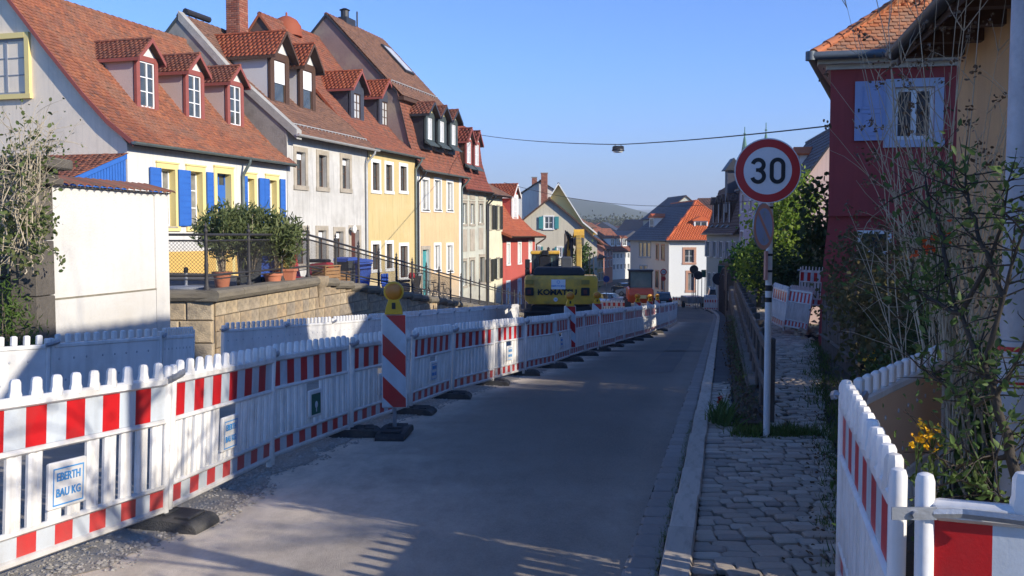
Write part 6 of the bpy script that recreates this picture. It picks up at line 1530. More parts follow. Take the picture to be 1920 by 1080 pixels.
# crates
m_crate = M('crate_wood', (.34,.19,.08), (.24,.13,.06), .8, 4, 40, .3, stretch=(1,5,5))
for px, Y, lb in ((612, 26.3, 'wooden slatted box beside the red scooter'), (633, 29, 'brown wooden bench box before the white house')):
    t = thing('wooden_crate', lb, 'wooden box', tp(px, 520, Y), rad(70)); t.scale = (.75,.75,.8)
    for sx in (-.5,.5):
        for sy in (-.25,.25): MB().box(sx-.03,sx+.03,sy-.03,sy+.03,0,.62).obj('leg', m_crate, t)
    for k in range(4):
        z = .12+k*.12
        MB().box(-.5,.5,-.28,-.255,z,z+.10).obj('plank', m_crate, t); MB().box(-.53,-.505,-.25,.25,z,z+.10).obj('plank', m_crate, t)
    MB().bbox(-.55,.55,-.3,.3,.62,.66,.008).obj('top', m_crate, t)
# bicycles
def bicycle(label, p, rz, mat):
    t = thing('bicycle', label, 'bicycle', p, rz, 'bicycles by the apricot house')
    for y in (-.52,.52):
        w = thing('wheel', None, None); w.parent = t
        mb = MB(); n = 22; mb.tube([(0,y+.33*math.cos(2*pi*i/n),.34+.33*math.sin(2*pi*i/n)) for i in range(n+1)], .017, 6, cap=False); mb.obj('tyre', m_black, w)
        mb = MB(); 
        for i in range(10): a = 2*pi*i/10; mb.tube([(0,y,.34),(0,y+.32*math.cos(a),.34+.32*math.sin(a))], .003, 3)
        mb.obj('spokes', m_galv, w)['kind'] = 'stuff'
    mb = MB(); 
    for q in ([(0,.52,.34),(0,.08,.30)],[(0,.08,.30),(0,.18,.82)],[(0,.08,.30),(0,-.36,.68)],[(0,.18,.76),(0,-.34,.80)],[(0,.52,.34),(0,.16,.74)],[(0,-.52,.34),(0,-.36,.68),(0,-.32,.92)]): mb.tube(q, .016, 6)
    mb.obj('frame', mat, t); mb = MB(); mb.bbox(-.07,.07,.05,.30,.83,.88,.02); mb.obj('saddle', m_black, t)
    MB().tube([(-.28,-.18,.98),(-.2,-.3,.95),(0,-.32,.93),(.2,-.3,.95),(.28,-.18,.98)], .013, 6).obj('handlebar', m_black, t)
bicycle('dark bicycle leaning by the doorway of the apricot house', tp(810, 540, 41.5), rad(-20), m_iron); bicycle('second dark bicycle closer to the downpipe of the apricot house', tp(828, 545, 42.5), rad(-25), m_bing)
p = tp(349, 530, 20.6); us = thing('parasol_stand', 'grey round parasol stand on the terrace behind the mesh', 'parasol base', p); MB().lathe([(.42,0),(.42,.08),(.38,.11),(.05,.12),(.03,.14),(.03,.42),(.0,.43)], 24).obj('base', M('stand_grey', (.3,.31,.33), (.22,.23,.25), .7, 4, 30, .1), us, smooth=30)
MB().lathe([(.05,.40),(.05,.50),(.02,.52)], 8).obj('knob', m_black, us)
p = tp(735, 530, 35); ch = thing('covered_chair', 'low blue garden seat in front of the yellow house', 'chair', p, rad(75))
MB().bbox(-.3,.3,-.3,.3,.38,.46,.02).obj('seat', m_binb, ch); MB().bbox(-.3,.3,.26,.32,.46,.85,.02).obj('backrest', m_binb, ch)
for sx in (-.25,.25):
    for sy in (-.25,.25): MB().box(sx-.025,sx+.025,sy-.025,sy+.025,0,.38).obj('leg', m_black, ch)

# ---------------------------------------------------------------- excavator
m_kom = M('excavator_yellow', (.84,.48,.05), (.76,.42,.045), .45, 1.2, 12, .05, dirt=(.22,.16,.07,.65), dscale=1.6, coat=.15)
EY = 33.6; p = at(1052, 540, EY); ex = thing('excavator', 'yellow wheeled excavator seen from behind with KOMATSU on its counterweight and raised arm', 'excavator', (p.x, EY, G(EY)), rad(-3))
def ez(py): return at(1052, py, EY).z-G(EY)
def exx(px): return (px-1052)/F*EY
w2 = 1.28; zb_, zt_ = ez(569), ez(516)
mb = MB(); n = 14
bot = [(-w2, .5)]+[(-w2*math.cos(pi*i/n), -.12-.30*math.sin(pi*i/n)**.6) for i in range(n+1)]+[(w2, .5)]
lv = [(zb_, .90), (zb_+.12, .985), (zb_+.3, 1.0), (zt_-.14, 1.0), (zt_-.03, .97), (zt_, .92)]
vs = []; k = len(bot)
for z, s in lv: vs += [(x*s, y*s+.0, z) for x, y in bot]
fs = [(i, (i+1) % k, k+(i+1) % k, k+i) for i in range(k)]; F2 = []
for r in range(len(lv)-1): F2 += [(r*k+i, r*k+(i+1) % k, (r+1)*k+(i+1) % k, (r+1)*k+i) for i in range(k)]
F2 += [tuple(reversed(range(k))), tuple(range((len(lv)-1)*k, len(lv)*k))]
mb.add(vs, F2); cw = fixn(mb.obj('counterweight', m_kom, ex, smooth=30))
MB().box(exx(985)*.0+exx(1035)-.02, exx(1060), -.455, -.44, ez(541), ez(523)).obj('notice_plate', m_frame_w, cw)
text('O', .16, m_ink, cw, Matrix.Translation((exx(1047), -.457, ez(528))) @ FACE, 'emblem', .001); text('EBERTH BAU', .085, m_ink, cw, Matrix.Translation((exx(1047), -.457, ez(535))) @ FACE, 'lettering', .001, bold=.002)
text('KOMATSU', .26, m_black, cw, Matrix.Translation((exx(1045), -.452, ez(547))) @ FACE, 'lettering', .003, bold=.012, sx=1.12)
MB().box(exx(1008), exx(1014), -.452, -.44, ez(547.5), ez(546)).obj('lettering_stroke', m_black, cw)
MB().lathe([(.07,-.45),(.07,-.457)], 16, (exx(1042),0,ez(560)), 'y').obj('plate_disc', m_frame_w, cw)
text('20', .09, m_black, cw, Matrix.Translation((exx(1042), -.46, ez(560))) @ FACE, 'numeral', .001)
for sx in (exx(993), exx(1097)):
    MB().bbox(sx-.15, sx+.15, -.43, -.36, ez(553), ez(538), .02).obj('light_recess', m_black, cw); MB().bbox(sx-.06, sx+.06, -.445, -.40, ez(550), ez(542), .01).obj('rear_light', M('lamp_darkred', (.16,.03,.02), (.10,.02,.02), .4, 3, 20, 0), cw)
    MB().box(sx-.14, sx+.14, -.432, -.40, ez(532), ez(524)).obj('vent_grille', M('grille_olive', (.34,.25,.05), (.28,.2,.04), .6, 3, 20, 0), cw)
# engine hood, dark
mb = MB(); mb.prism([(exx(1000),zt_),(exx(1000),zt_+.17),(exx(1006),zt_+.28),(exx(1088),zt_+.28),(exx(1096),zt_+.15),(exx(1096),zt_)], -.25, 1.6, 'y'); bev(fixn(mb.obj('engine_hood', M('hood_black', (.045,.047,.052), (.03,.032,.036), .6, 4, 30, .05), ex)), .04)
# cab
cx0, cx1 = exx(995), exx(1047); zc0, zc1 = zt_-.3, ez(477)
cab = thing('cab', None, None); cab.parent = ex
mb = MB(); y0, y1 = .9, 2.5
for x in (cx0, cx1-.07):
    for y in (y0, y1-.07): mb.box(x, x+.07, y, y+.07, zc0, zc1)
mb.box(cx0, cx1, y0, y1, zc0, zt_+.05); mb.obj('pillars', m_darkmetal, cab)
mb = MB(); mb.bbox(cx0-.04, cx1+.04, y0-.06, y1+.1, zc1-.02, zc1+.10, .03); mb.obj('roof', m_kom, cab)
m_cabg = M('cab_glass', (.16,.24,.22), (.10,.16,.15), .08, 1, 4, 0, spec=.8)
MB().box(cx0+.07, cx1-.07, y0+.02, y0+.03, zt_+.05, zc1-.02).obj('rear_window', M('cab_glass_dark', (.05,.07,.07), (.03,.045,.045), .08, 1, 4, 0, spec=.8), cab)
MB().box(cx0+.25, cx1-.22, y0+.008, y0+.018, zt_+.22, zc1-.14).obj('bright_glass', m_cabg, cab)
mb = MB(); mb.bbox(-.22,.22,0,.12,0,.5,.06); mb.bbox(-.13,.13,0,.1,.48,.70,.05); mb.obj('seat', m_black, cab, Matrix.Translation((exx(1021), y0-.12, zt_+.16)))
MB().lathe([(.05,0),(.05,.1),(.02,.14)], 10, (exx(1027),1.4,zc1+.1)).obj('beacon_lamp', m_black, cab)
for z in (ez(497), ez(515)): MB().bbox(exx(985)-.03, exx(991)+.03, .4, .48, z-.15, z+.19, .02).obj('mirror', m_black, ex)
MB().bbox(exx(1052), exx(1073), .2, .9, zt_+.2, ez(482), .05).obj('air_box', m_bing, ex)
# boom, arm and cylinder rising in front
mb = MB()
mb.prism([(1.2,zt_-.2),(1.8,zt_-.1),(3.6,ez(446)),(3.5,ez(437)),(3.1,ez(437)),(1.4,zt_+.9)], exx(1081), exx(1092), 'x'); m_kom2 = M('boom_yellow', (.52,.34,.06), (.40,.26,.05), .5, 2, 14, .1, dirt=(.15,.11,.06,.8), dscale=2.5); bev(fixn(mb.obj('boom', m_kom2, ex)), .03)
mb = MB(); mb.prism([(3.2,ez(440)),(3.6,ez(437)),(4.7,ez(500)),(4.55,ez(512)),(4.35,ez(505))], exx(1058), exx(1072), 'x'); bev(fixn(mb.obj('arm', m_kom2, ex)), .03)
for (xa, za, xb, zb2) in ((1060,500,1061,440),(1072,505,1074,448),(1057,490,1063,446)): MB().tube([(exx(xa),1.9,ez(za)),(exx(xb),3.2,ez(zb2))], .055, 8).obj('hydraulic_cylinder', m_greywood, ex, smooth=60)
mb = MB()
for i in range(9): 
    x = exx(1059+i*4.2); mb.tube([(x,2.8,ez(476+random.uniform(-6,14))),(x+random.uniform(-.1,.1),3.0,ez(450)),(x+random.uniform(-.1,.1),3.3,ez(432+random.uniform(-2,9))),(x+.1,3.4,ez(445))], .024, 6)
mb.obj('hydraulic_hose', m_black, ex)
MB().bbox(exx(1076),exx(1098),2.6,3.0,ez(463),ez(446),.05).obj('pivot_housing', m_bing, ex)
MB().lathe([(.10,-.2),(.23,-.2),(.23,.2),(.10,.2)], 12, (exx(1088),3.1,ez(441)), 'x').obj('pivot_drum', m_kom, ex)
# handrail, undercarriage, wheels
mb = MB(); mb.tube([(exx(1112),-.1,zt_-.3),(exx(1112),-.1,ez(478)),(exx(1109),.0,ez(474)),(exx(1106),.4,ez(476)),(exx(1106),.4,zt_)], .02, 6); mb.obj('handrail', m_black, ex)
MB().bbox(-1.05,1.05,-.3,2.8,.55,zb_-.04,.05).obj('undercarriage', m_black, ex)
for sx in (-1.05,1.05):
    for y in (.1,2.7):
        mb = MB(); wheel(mb, (sx,y,.52), .52, .22); w = mb.obj('wheel', m_rubber, ex, smooth=30); MB().lathe([(.30,-.15),(.1,-.2),(.1,.2),(.30,.15)], 14, (sx,y,.52), 'x').obj('rim', m_kom, w)
mb = MB(); mb.bbox(exx(998), exx(1034), -.3, .6, zb_-.22, zb_-.1, .02); mb.bbox(exx(985), exx(1030), -.45, -.3, zb_-.32, zb_-.25, .01); mb.obj('towing_frame', m_black, ex)

# ---------------------------------------------------------------- small orange loader, cars
def LOC(px, Y, z=None): p = at(px, 500, Y); p.z = G(Y) if z is None else z; return p
m_orange = M('loader_orange', (.70,.10,.02), (.60,.08,.02), .4, 2, 20, 0, coat=.2)
Y = 60; sc = Y/F
ld = thing('wheel_loader', 'small orange loader with dark cab behind the last beacons', 'loader', LOC(1203, Y), rad(-4)); ld.scale = (1, 1, 1.22)
mb = MB(); mb.prism([(-.2,.75),(2.4,.75),(2.4,1.35),(1.6,1.55),(-.2,1.5),(-.35,1.2)], -.85, .75, 'x'); bev(fixn(mb.obj('body', m_orange, ld)), .1, 3)
mb = MB(); mb.prism([(-.75,2.35),(.75,2.35),(.8,2.45),(-.8,2.45)], .5, 1.9, 'y'); fixn(mb.obj('cab_roof', m_darkmetal, ld))
mb = MB()
for x in (-.72,.66):
    for y in (.55,1.8): mb.box(x,x+.06,y,y+.06,1.4,2.36)
mb.obj('cab_pillar', m_darkmetal, ld); MB().box(-.68,.68,.6,1.8,1.42,2.34).obj('cab_glass', m_cabg, ld)
for sx in (-.85,.8):
    for y in (.1,1.9): mb = MB(); wheel(mb, (sx,y,.48), .48, .18); w = mb.obj('wheel', m_rubber, ld, smooth=30)
MB().bbox(-.3,.3,-.38,-.3,1.0,1.18,.01).obj('number_plate', m_yel_tr, ld)
def car(label, p, rz, paint, sc=(1,1,1), wagon=True, cat='car'):
    t = thing('parked_car', label, cat, p, rz); t.scale = sc
    W_, L_ = .90, 2.2
    sec = [(-L_,.35,.80),(-L_-.02,.55,.86),(-L_,.95,.88),(-L_+.1,1.02,.87),(L_-.9,.98,.88),(L_-.1,.82,.84),(L_,.6,.82),(L_-.02,.32,.8)]
    mb = MB(); vs = [(s*w, y, z) for s in (-1,1) for y, z, w in sec]; n = len(sec)
    mb.add(vs, [tuple(range(n)), tuple(reversed(range(n, 2*n)))]+[(i, n+i, n+(i+1) % n, (i+1) % n) for i in range(n)]); bev(fixn(mb.obj('body', paint, t)), .06, 3)
    if wagon: g = [(-L_+.12,.98,.80),(-L_+.38,1.42,.66),(-L_+.75,1.50,.64),(.3,1.47,.64),(1.15,.97,.80)]
    else: g = [(-L_+.7,.98,.80),(-1.0,1.36,.66),(-.5,1.44,.64),(.3,1.42,.64),(1.2,.97,.80)]
    mb = MB(); n = len(g); vs = [(s*w, y, z) for s in (-1,1) for y, z, w in g]
    mb.add(vs, [tuple(range(n)), tuple(reversed(range(n, 2*n)))]+[(i, n+i, n+(i+1) % n, (i+1) % n) for i in range(n)]); bev(fixn(mb.obj('greenhouse', m_glass, t)), .03)
    mb = MB(); a, b, c = g[1], g[2], g[3]; mb.prism([(a[0]-.02,a[1]),(b[0],b[1]+.03),(c[0],c[1]+.03),(c[0]+.1,c[1]-.02),(a[0]+.1,a[1]-.02)], -.66, .66, 'x'); fixn(mb.obj('roof', paint, t))
    for sx in (-.80,.80):
        for y in (-1.35,1.35):
            mb = MB(); wheel(mb, (sx,y,.32), .32, .10); w = mb.obj('wheel', m_rubber, t, smooth=30); MB().lathe([(.2,-.11),(.05,-.11),(.05,.11),(.2,.11)], 12, (sx,y,.32), 'x').obj('rim', m_galv, w)
    for sx in (-.68,.68): MB().bbox(sx-.15,sx+.15,-L_-.03,-L_+.1,.80,.98,.02).obj('tail_light', m_rred, t)
    for sx in (-.65,.65): MB().bbox(sx-.16,sx+.16,L_-.14,L_+.01,.58,.72,.02).obj('headlight', m_rwhite, t)
    MB().box(-.26,.26,-L_-.035,-L_-.01,.62,.74).obj('number_plate', m_frame_w, t)
    return t
blk = M('car_black', (.014,.015,.018), (.010,.011,.013), .2, 2, 20, 0, coat=1.); wht = M('car_white', (.70,.71,.72), (.62,.63,.64), .25, 2, 20, 0, coat=.8)
car('black estate car seen from behind on the road', LOC(1244, 98), rad(-8), blk, (1.0,1,1.12))
car('white car parked far down behind the excavator', LOC(1140, 100), rad(150), wht, (1.0,1,1), False)
car('dark car farther down the street below the pink house', LOC(1168, 135), rad(20), blk, (1,1,1), False)
car('silver car in the shade of the lower street', LOC(1188, 128), rad(60), M('car_silver', (.3,.32,.35), (.25,.27,.3), .3, 2, 20, 0, coat=.8), (1,1,1), False)
car('white van-like car parked before the mansard house', LOC(1345, 92), rad(170), wht, (1.05,1,1.3), True)
# ---------------------------------------------------------------- far barriers, trailer, signs
def far_panel(px0, px1, Y0, Y1, label, hgt=1., g='small barriers across the far square'):
    a, b = LOC(px0, Y0), LOC(px1, Y1); n = max(1, int((b-a).length/2.0))
    for i in range(n):
        t = copy_tree(protos['']); tag(t, label, 'barrier', g); place(t, a.lerp(b, i/n), a.lerp(b, (i+1)/n))
far_panel(1262, 1296, 103, 100, 'small barrier before the white corner house with orange roof')
far_panel(1122, 1180, 62, 60, 'small red and white barrier beside the orange loader')
far_panel(1322, 1352, 84, 82, 'small barrier at the foot of the mansard house')
tr = thing('site_trailer', 'grey open site trailer parked on the far square', 'trailer', LOC(1304, 96), rad(5))
MB().bbox(-.9,.9,-.4,2.2,.5,1.15,.03).obj('box', m_galv, tr)
for sx in (-.95,.95): mb = MB(); wheel(mb, (sx,.9,.33), .33, .1); mb.obj('wheel', m_rubber, tr)
MB().tube([(0,-.4,.55),(0,-1.5,.5)], .04, 6).obj('drawbar', m_galv, tr)
bc = thing('site_cabinet', 'white power cabinet with small blue badge on the far pavement', 'cabinet', LOC(1332, 86), 0)
MB().bbox(-.5,.5,-.3,.3,.1,1.35,.03).obj('box', wht, bc); MB().box(-.12,.12,-.31,-.3,.9,1.05).obj('badge', m_ink, bc); MB().box(-.5,.5,-.29,.29,0,.1).obj('plinth', m_darkstone, bc)
def fsign(label, px, py, Y, rd, face, n=1, rim=None, name='traffic_sign', pole=m_galv):
    c = at(px, py, Y); b = LOC(px, Y); t = thing(name, label, 'road sign', b); z = c.z-b.z
    MB().tube([(0,0,0),(0,0,z+.2)], .04, 6).obj('pole', pole, t)
    mb = MB(); mb.mat(m_galv); mb.lathe([(rd,-.05),(rd,-.07)], 24, (0,0,z), 'y')
    if rim: mb.mat(rim); disc(mb, 0, rd*.99, -.073, 0, z, 24); mb.mat(face); disc(mb, 0, rd*.68, -.076, 0, z, 24)
    else: mb.mat(face); disc(mb, 0, rd*.99, -.073, 0, z, 24)
    mb.obj('sign_face', None, t); return t, z
t, z = fsign('far round speed limit sign on the grey side of the corner house', 1244, 510, 104, .36, m_rwhite, rim=m_rred)
text('30', .36, m_black, t, Matrix.Translation((0,-.079,z)) @ FACE, 'numeral', .001); mb = MB(); mb.mat(m_rred); disc(mb, 0, .26, -.074, 0, z-.72, 20); mb.obj('lower_disc', None, t)
fsign('dark round sign seen from behind on the square, upper left', 1301, 505, 92, .42, m_darkmetal); fsign('dark round sign seen from behind, lower one of the pair', 1309, 516, 91, .42, m_darkmetal)
fsign('round sign seen from behind beside the blue sheeted frame', 1347, 523, 78, .50, m_darkmetal); fsign('white striped post sign far left by the white car', 1137, 523, 88, .30, M('sign_blue', (.04,.08,.30), (.03,.06,.25), .5, 3, 20, 0))
def boardsign(label, px0, px1, py0, py1, Y, mat):
    c0, c1 = at(px0, py1, Y), at(px1, py0, Y); b = LOC((px0+px1)/2, Y); t = thing('sign_board', label, 'sign', b); w = (c1.x-c0.x)/2
    MB().bbox(-w, w, -.03, .03, c0.z-b.z, c1.z-b.z, .01).obj('board', mat, t); MB().tube([(-w*.7,.06,0),(-w*.7,.06,c1.z-b.z)], .04, 6).tube([(w*.7,.06,0),(w*.7,.06,c1.z-b.z)], .04, 6).obj('post', m_galv, t)
boardsign('dark green direction board by the white corner house', 1315, 1324, 506, 520, 94, m_greenp); boardsign('small dark board below the round pair of signs', 1297, 1306, 514, 520, 93, m_darkmetal); boardsign('large dark sheeted board before the mansard house', 1346, 1361, 498, 521, 80, m_greenp)
# dark crane-like poles with bunting near the sheeted board
# ---------------------------------------------------------------- houses on the right, far
def rhouse(name, label, far, near, zb, **k):
    P = Vector((far[0], far[1], zb)); d = Vector((near[0]-far[0], near[1]-far[1])); H = House(name, label, 'house', P, math.atan2(d.y, d.x)); H.Lp = d.length; return H
# white corner house with orange hip roof
K = LOC(1255, 113, G(113)); cor = House('house', 'white corner house with a bright orange hip roof over dark slate side slope', 'house', K, rad(5))
zE = cor.pl(1290, 452)[1]; Wd, Dp = 9.0, 22.0
fw = [cor.rect(1284,1301,468,492), cor.rect(1290,1300,512,544)]
mb = MB(); xs = sorted({0,Wd,*[v for q in fw for v in q[:2]]}); zs = sorted({-1,zE,*[v for q in fw for v in q[2:]]})
mb.mat(M('lit_render', (.74,.75,.73), (.70,.71,.69), .9, .4, 10, .1))  # paler wall colour, painting the sunlit front
for i in range(len(xs)-1):
    for j in range(len(zs)-1):
        c_, d_ = (xs[i]+xs[i+1])/2, (zs[j]+zs[j+1])/2
        if any(q[0]<c_<q[1] and q[2]<d_<q[3] for q in fw): continue
        mb.quad((xs[i],0,zs[j]),(xs[i+1],0,zs[j]),(xs[i+1],0,zs[j+1]),(xs[i],0,zs[j+1]))
mb.mat(M('shaded_render', (.50,.45,.40), (.46,.41,.37), .9, .4, 10, .1)); mb.quad((0,0,-1),(0,0,zE),(0,Dp,zE),(0,Dp,-1)); mb.quad((Wd,0,-1),(Wd,Dp,-1),(Wd,Dp,zE),(Wd,0,zE)); mb.quad((0,Dp,-1),(0,Dp,zE),(Wd,Dp,zE),(Wd,Dp,-1))  # darker wall colour, painting shade on the sides and back
mb.obj('wall', None, cor.o)
m_sandred = M('red_sandstone', (.50,.28,.19), (.44,.24,.17), .9, 3, 15, .2)
win(cor.o, Matrix.Translation((fw[0][0],0,fw[0][2])), fw[0][1]-fw[0][0], fw[0][3]-fw[0][2], .12, m_frame_w, m_glass, 2, 1, surround=m_sandred, sw=.28, sp=.05)
win(cor.o, Matrix.Translation((fw[1][0],0,fw[1][2])), fw[1][1]-fw[1][0], fw[1][3]-fw[1][2], .12, m_greyblue, m_curtain, 2, 0, surround=m_sandred, sw=.3, sp=.05)
MB().box(-.04, Wd, -.05, 0, -1, .45).obj('plinth', m_darkstone, cor.o)
# side windows
for (px0,px1,py0,py1,c) in ((1199,1204,455,482,'g'),(1206,1212,455,482,'g'),(1214,1220,455,482,'g'),(1231,1235,459,486,'r'),(1241,1246,460,487,'r'),(1200,1205,498,530,'g'),(1208,1213,498,531,'g'),(1230,1235,508,540,'r'),(1241,1246,512,544,'r')):
    y0,z0 = cor.gp(px1,py1); y1,z1 = cor.gp(px0,py0); w = abs(y1-y0); T = Matrix.Translation((0,max(y0,y1),z0)) @ Matrix.Rotation(-pi/2, 4, 'Z')
    win(cor.o, T, w, z1-z0, -.03, m_brownwood if c=='r' else m_greyblue, m_glass, 2, 0, surround=m_sandred if c=='r' else m_greyblue, sw=.16, sp=.08)
ov = .5; zz = zE+.02; hp = cor.pl(1308, 376, 4.5); rx = Wd/2
A_,B_,C_,D_ = (-ov,-ov,zz),(Wd+ov,-ov,zz),(Wd+ov,Dp+ov,zz),(-ov,Dp+ov,zz); r1 = (rx,4.6,hp[1]); r2 = (rx,Dp-5,hp[1])
mb = MB(); mb.add([A_,B_,C_,D_,r1,r2],[(0,1,4),(1,2,5,4),(2,3,5),(3,0,4,5),(3,2,1,0)]); mb.obj('roof', m_slate, cor.o)
Vv = Vector((0,4.6+ov,hp[1]-zz)); sl = Vv.length; W3 = Wd+2*ov
fr = tile_xf((-ov,-ov-.02,zz+.02),(1,0,0),Vv,W3,sl,.3,.3,inside=lambda u,v: abs(u-W3/2) < W3/2*(1-v/sl)+.05)
m_tor = M('tile_neworange', (.55,.12,.035), (.45,.10,.03), .8, .6, 6, .2, island=[(.56,.12,.035),(.48,.10,.03),(.60,.15,.045)])
pieces('roof_tile', TV, TFc, fr, m_tor, cor.o, keep=0, bulk='tile_field')
Vs = Vector((rx+ov,0,hp[1]-zz)); l3 = Dp+2*ov; s3 = Vs.length
fr = tile_xf((-ov-.02,Dp+ov,zz+.02),(0,-1,0),Vs,l3,s3,.34,.32,inside=lambda u,v: (v/s3*5 < min(u, l3-u)+.05))
pieces('roof_tile', TV, TFc, fr, m_slate, cor.o, keep=0, bulk='slate_field')
mb = MB(); mb.tube([A_, r1], .12, 6); mb.tube([B_, r1], .12, 6); mb.tube([r1, r2], .12, 6); mb.obj('hip_tiles', m_tor, cor.o)['kind'] = 'stuff'
mb = MB(); mb.tube([(-ov-.08,-ov-.08,zz),(Wd+ov,-ov-.08,zz)], .10, 8); mb.tube([(-ov-.08,-ov-.08,zz),(-ov-.08,Dp+ov,zz)], .10, 8); mb.obj('gutter', m_darkmetal, cor.o); MB().tube([(-.08,-.08,zz-.1),(-.08,-.08,-1)], .06, 8).obj('downpipe', m_zinc_l, cor.o)
def small_dormer(H, x, y, z, w, h, d, along, mat, roofm, arch=False):
    """along: 'y' faces -y, 'x' faces -x"""
    T = Matrix.Translation((x,y,z)) if along == 'y' else Matrix.Translation((x,y,z)) @ Matrix.Rotation(-pi/2, 4, 'Z')
    dm = MB().box(-w/2,w/2,.05,d,-.3,h).obj('dormer', mat, H.o, T)
    win(dm, Matrix.Translation((-w/2+.15,0,.1)), w-.3, h-.25, .02, m_frame_w, m_glass, 2, 1, flat=True, surround=m_white_tr, sw=.12, sp=.04)
    mb = MB(); mb.prism([(-w/2-.2,h-.05),(-w/2-.2,h+.05),(0,h+.5),(w/2+.2,h+.05),(w/2+.2,h-.05)], -.2, d, 'y'); fixn(mb.obj('dormer_roof', roofm, dm))
q = cor.pl(1314, 440, 1.3); small_dormer(cor, q[0], 1.3, q[1], 1.7, 1.7, 4, 'y', m_white_tr, m_tor)
y_, z_ = cor.gp(1222, 436, 1.2); small_dormer(cor, 1.2, y_, z_, 2.6, 2.0, 4, 'x', m_white_tr, m_tor)
# grey mansard house
def LR(px, Y): p = at(px, 440, Y); return (p.x, Y)
H = rhouse('house', 'grey-green house with brown mansard roof, four slim dormers and blue-grey shutters', LR(1325,100), LR(1386,76), G(90))
L = H.Lp; ze = H.pl(1350, 438)[1]; H.profile([(-.5,ze),(.1,ze+.6),(.9,ze+3.2),(1.2,ze+4.4),(5.0,ze+6.6)])
hw = [H.rect(1326.5+i*12.2, 1331.5+i*12.2, 453+i*.3, 481+i*.8) for i in range(5)]+[H.rect(1328,1333,512,538),H.rect(1337,1342,512,540)]
H.walls(L, 10, ze, M('render_greygreen', (.40,.41,.37), (.36,.37,.33), .9, .5, 12, .1), hw, side=m_w_lilac, reveal=.2, zb=-2)
H.roof(M('tile_mansard', (.13,.075,.055), (.09,.055,.045), .9, .8, 7, .2, island=[(.14,.08,.06),(.09,.055,.045),(.17,.09,.06)]), .3, .3, (.3,.2), verge=m_brownwood)
for i, q in enumerate(hw):
    win(H.o, Matrix.Translation((q[0],0,q[2])), q[1]-q[0], q[3]-q[2], .1, m_frame_w, m_glass, 2, 1, surround=m_white_tr, sw=.08)
    if i < 5:
        w_ = (q[1]-q[0])*.62
        for sx in (q[0]-w_-.1, q[1]+.1): H.shutter(sx, sx+w_, q[2]-.05, q[3]+.05, m_greyblue, y=-.1)
for px in (1337,1347,1357,1367):
    H.dormer(px, 420, 1.3, 2.1, .5, 2.2, .2, wallm=m_brownwood, trim=m_brownwood, frame=m_frame_w, gabm=m_brownwood, tilem=MATS['tile_mansard'], tw=.3, th=.3, wf=.25, side_ov=.12, cols=2, bars=1, gl=m_curtain)
H.gutter(m_zinc_l)
tw_ = thing('roof_turret', 'small dark ridge turret on the mansard house', 'turret', at(1372, 352, 86)); MB().box(-.5,.5,-.5,.5,-2.2,1.6).obj('walls', m_slate, tw_); mb = MB(); mb.prism([(-.8,1.5),(0,2.6),(.8,1.5)], -.8, .8, 'y'); fixn(mb.obj('roof', m_darkmetal, tw_))
# lilac house, then the big pink gable
H = rhouse('house', 'lilac pink three storey house front behind the speed limit sign', LR(1386,76), LR(1440,62), G(74))
L = H.Lp; ze = H.pl(1400, 352)[1]; H.profile([(-.4,ze),(5,ze+1.6)])
hw = [H.rect(a_,b_,c_,d_) for a_,b_,c_,d_ in ((1391,1396,365,396),(1406,1411,376,396),(1388.5,1394,434,455),(1408,1414,432,455))]
H.walls(L, 10, ze, m_w_lilac, hw, zb=-3); H.roof(m_slate, .3, .3, (.0,.3), tiles=False)
for q in hw: win(H.o, Matrix.Translation((q[0],0,q[2])), q[1]-q[0], q[3]-q[2], .1, m_frame_w, m_glass, 2, 1, surround=m_white_tr, sw=.1)
H = rhouse('house', 'large pink rendered gable with dark slate roof beside the maroon house', LR(1440,62), LR(1496,50), PZ(50)-1)
L = H.Lp; ga = H.gp(1556, 268, L); ge = H.gp(1499, 345, L); sl = (ga[1]-ge[1])/(ga[0]-ge[0]); yr = min(5.6, ge[0]+(7.5-H.P.z-ge[1])/sl)
H.profile([(-.4, ge[1]+sl*(-.4-ge[0])), (yr, ge[1]+sl*(yr-ge[0]))])
H.walls(L, 2*yr, ge[1], m_w_pink, [], side=m_w_pink, zb=-3); H.roof(m_slate, .3, .3, (.2,.25), verge=m_darkmetal)
q = H.hit(1490, 268) if False else None
small_dormer(H, L*.45, .9, ge[1]+.5, 1.6, 1.5, 3.5, 'y', m_white_tr, m_tor)
# lit yellow doorway zone and low house behind the trees
H = rhouse('house', 'low pale yellow building glimpsed between pole and trees', LR(1412,60), LR(1440,52), PZ(56)-.6)
H.profile([(-.3,3.0),(3,4.2)]); H.walls(H.Lp, 6, 3.0, m_w_pale, [], zb=-2); H.roof(m_tile_brown, .3, .3, (.1,.1), tiles=False)
# spires
for px, top, base, lb in ((1396.5, 238, 330, 'slim green copper church spire, left one of the twin pair'), (1436.5, 230, 330, 'slim green copper church spire, right one partly behind the speed limit sign')):
    Y = 260; a = at(px, top, Y); b = at(px, base, Y); t = thing('church_spire', lb, 'spire', (a.x, Y, b.z-25), 0, 'twin church spires'); h = a.z-b.z
    MB().lathe([(2.4,0),(2.4,25),(2.6,25.4),(1.9,27),(1.3,25+h*.30),(.62,25+h*.62),(.22,25+h*.80),(.16,25+h*.82)], 8).obj('spire', M('copper_green', (.10,.22,.15), (.07,.16,.11), .7, .8, 6, .1), t)
    MB().tube([(0,0,25+h*.80),(0,0,25+h)], .12, 6).lathe([(.05,25+h*.84),(.4,25+h*.86),(.05,25+h*.89)], 8).obj('finial', MATS['copper_green'], t)
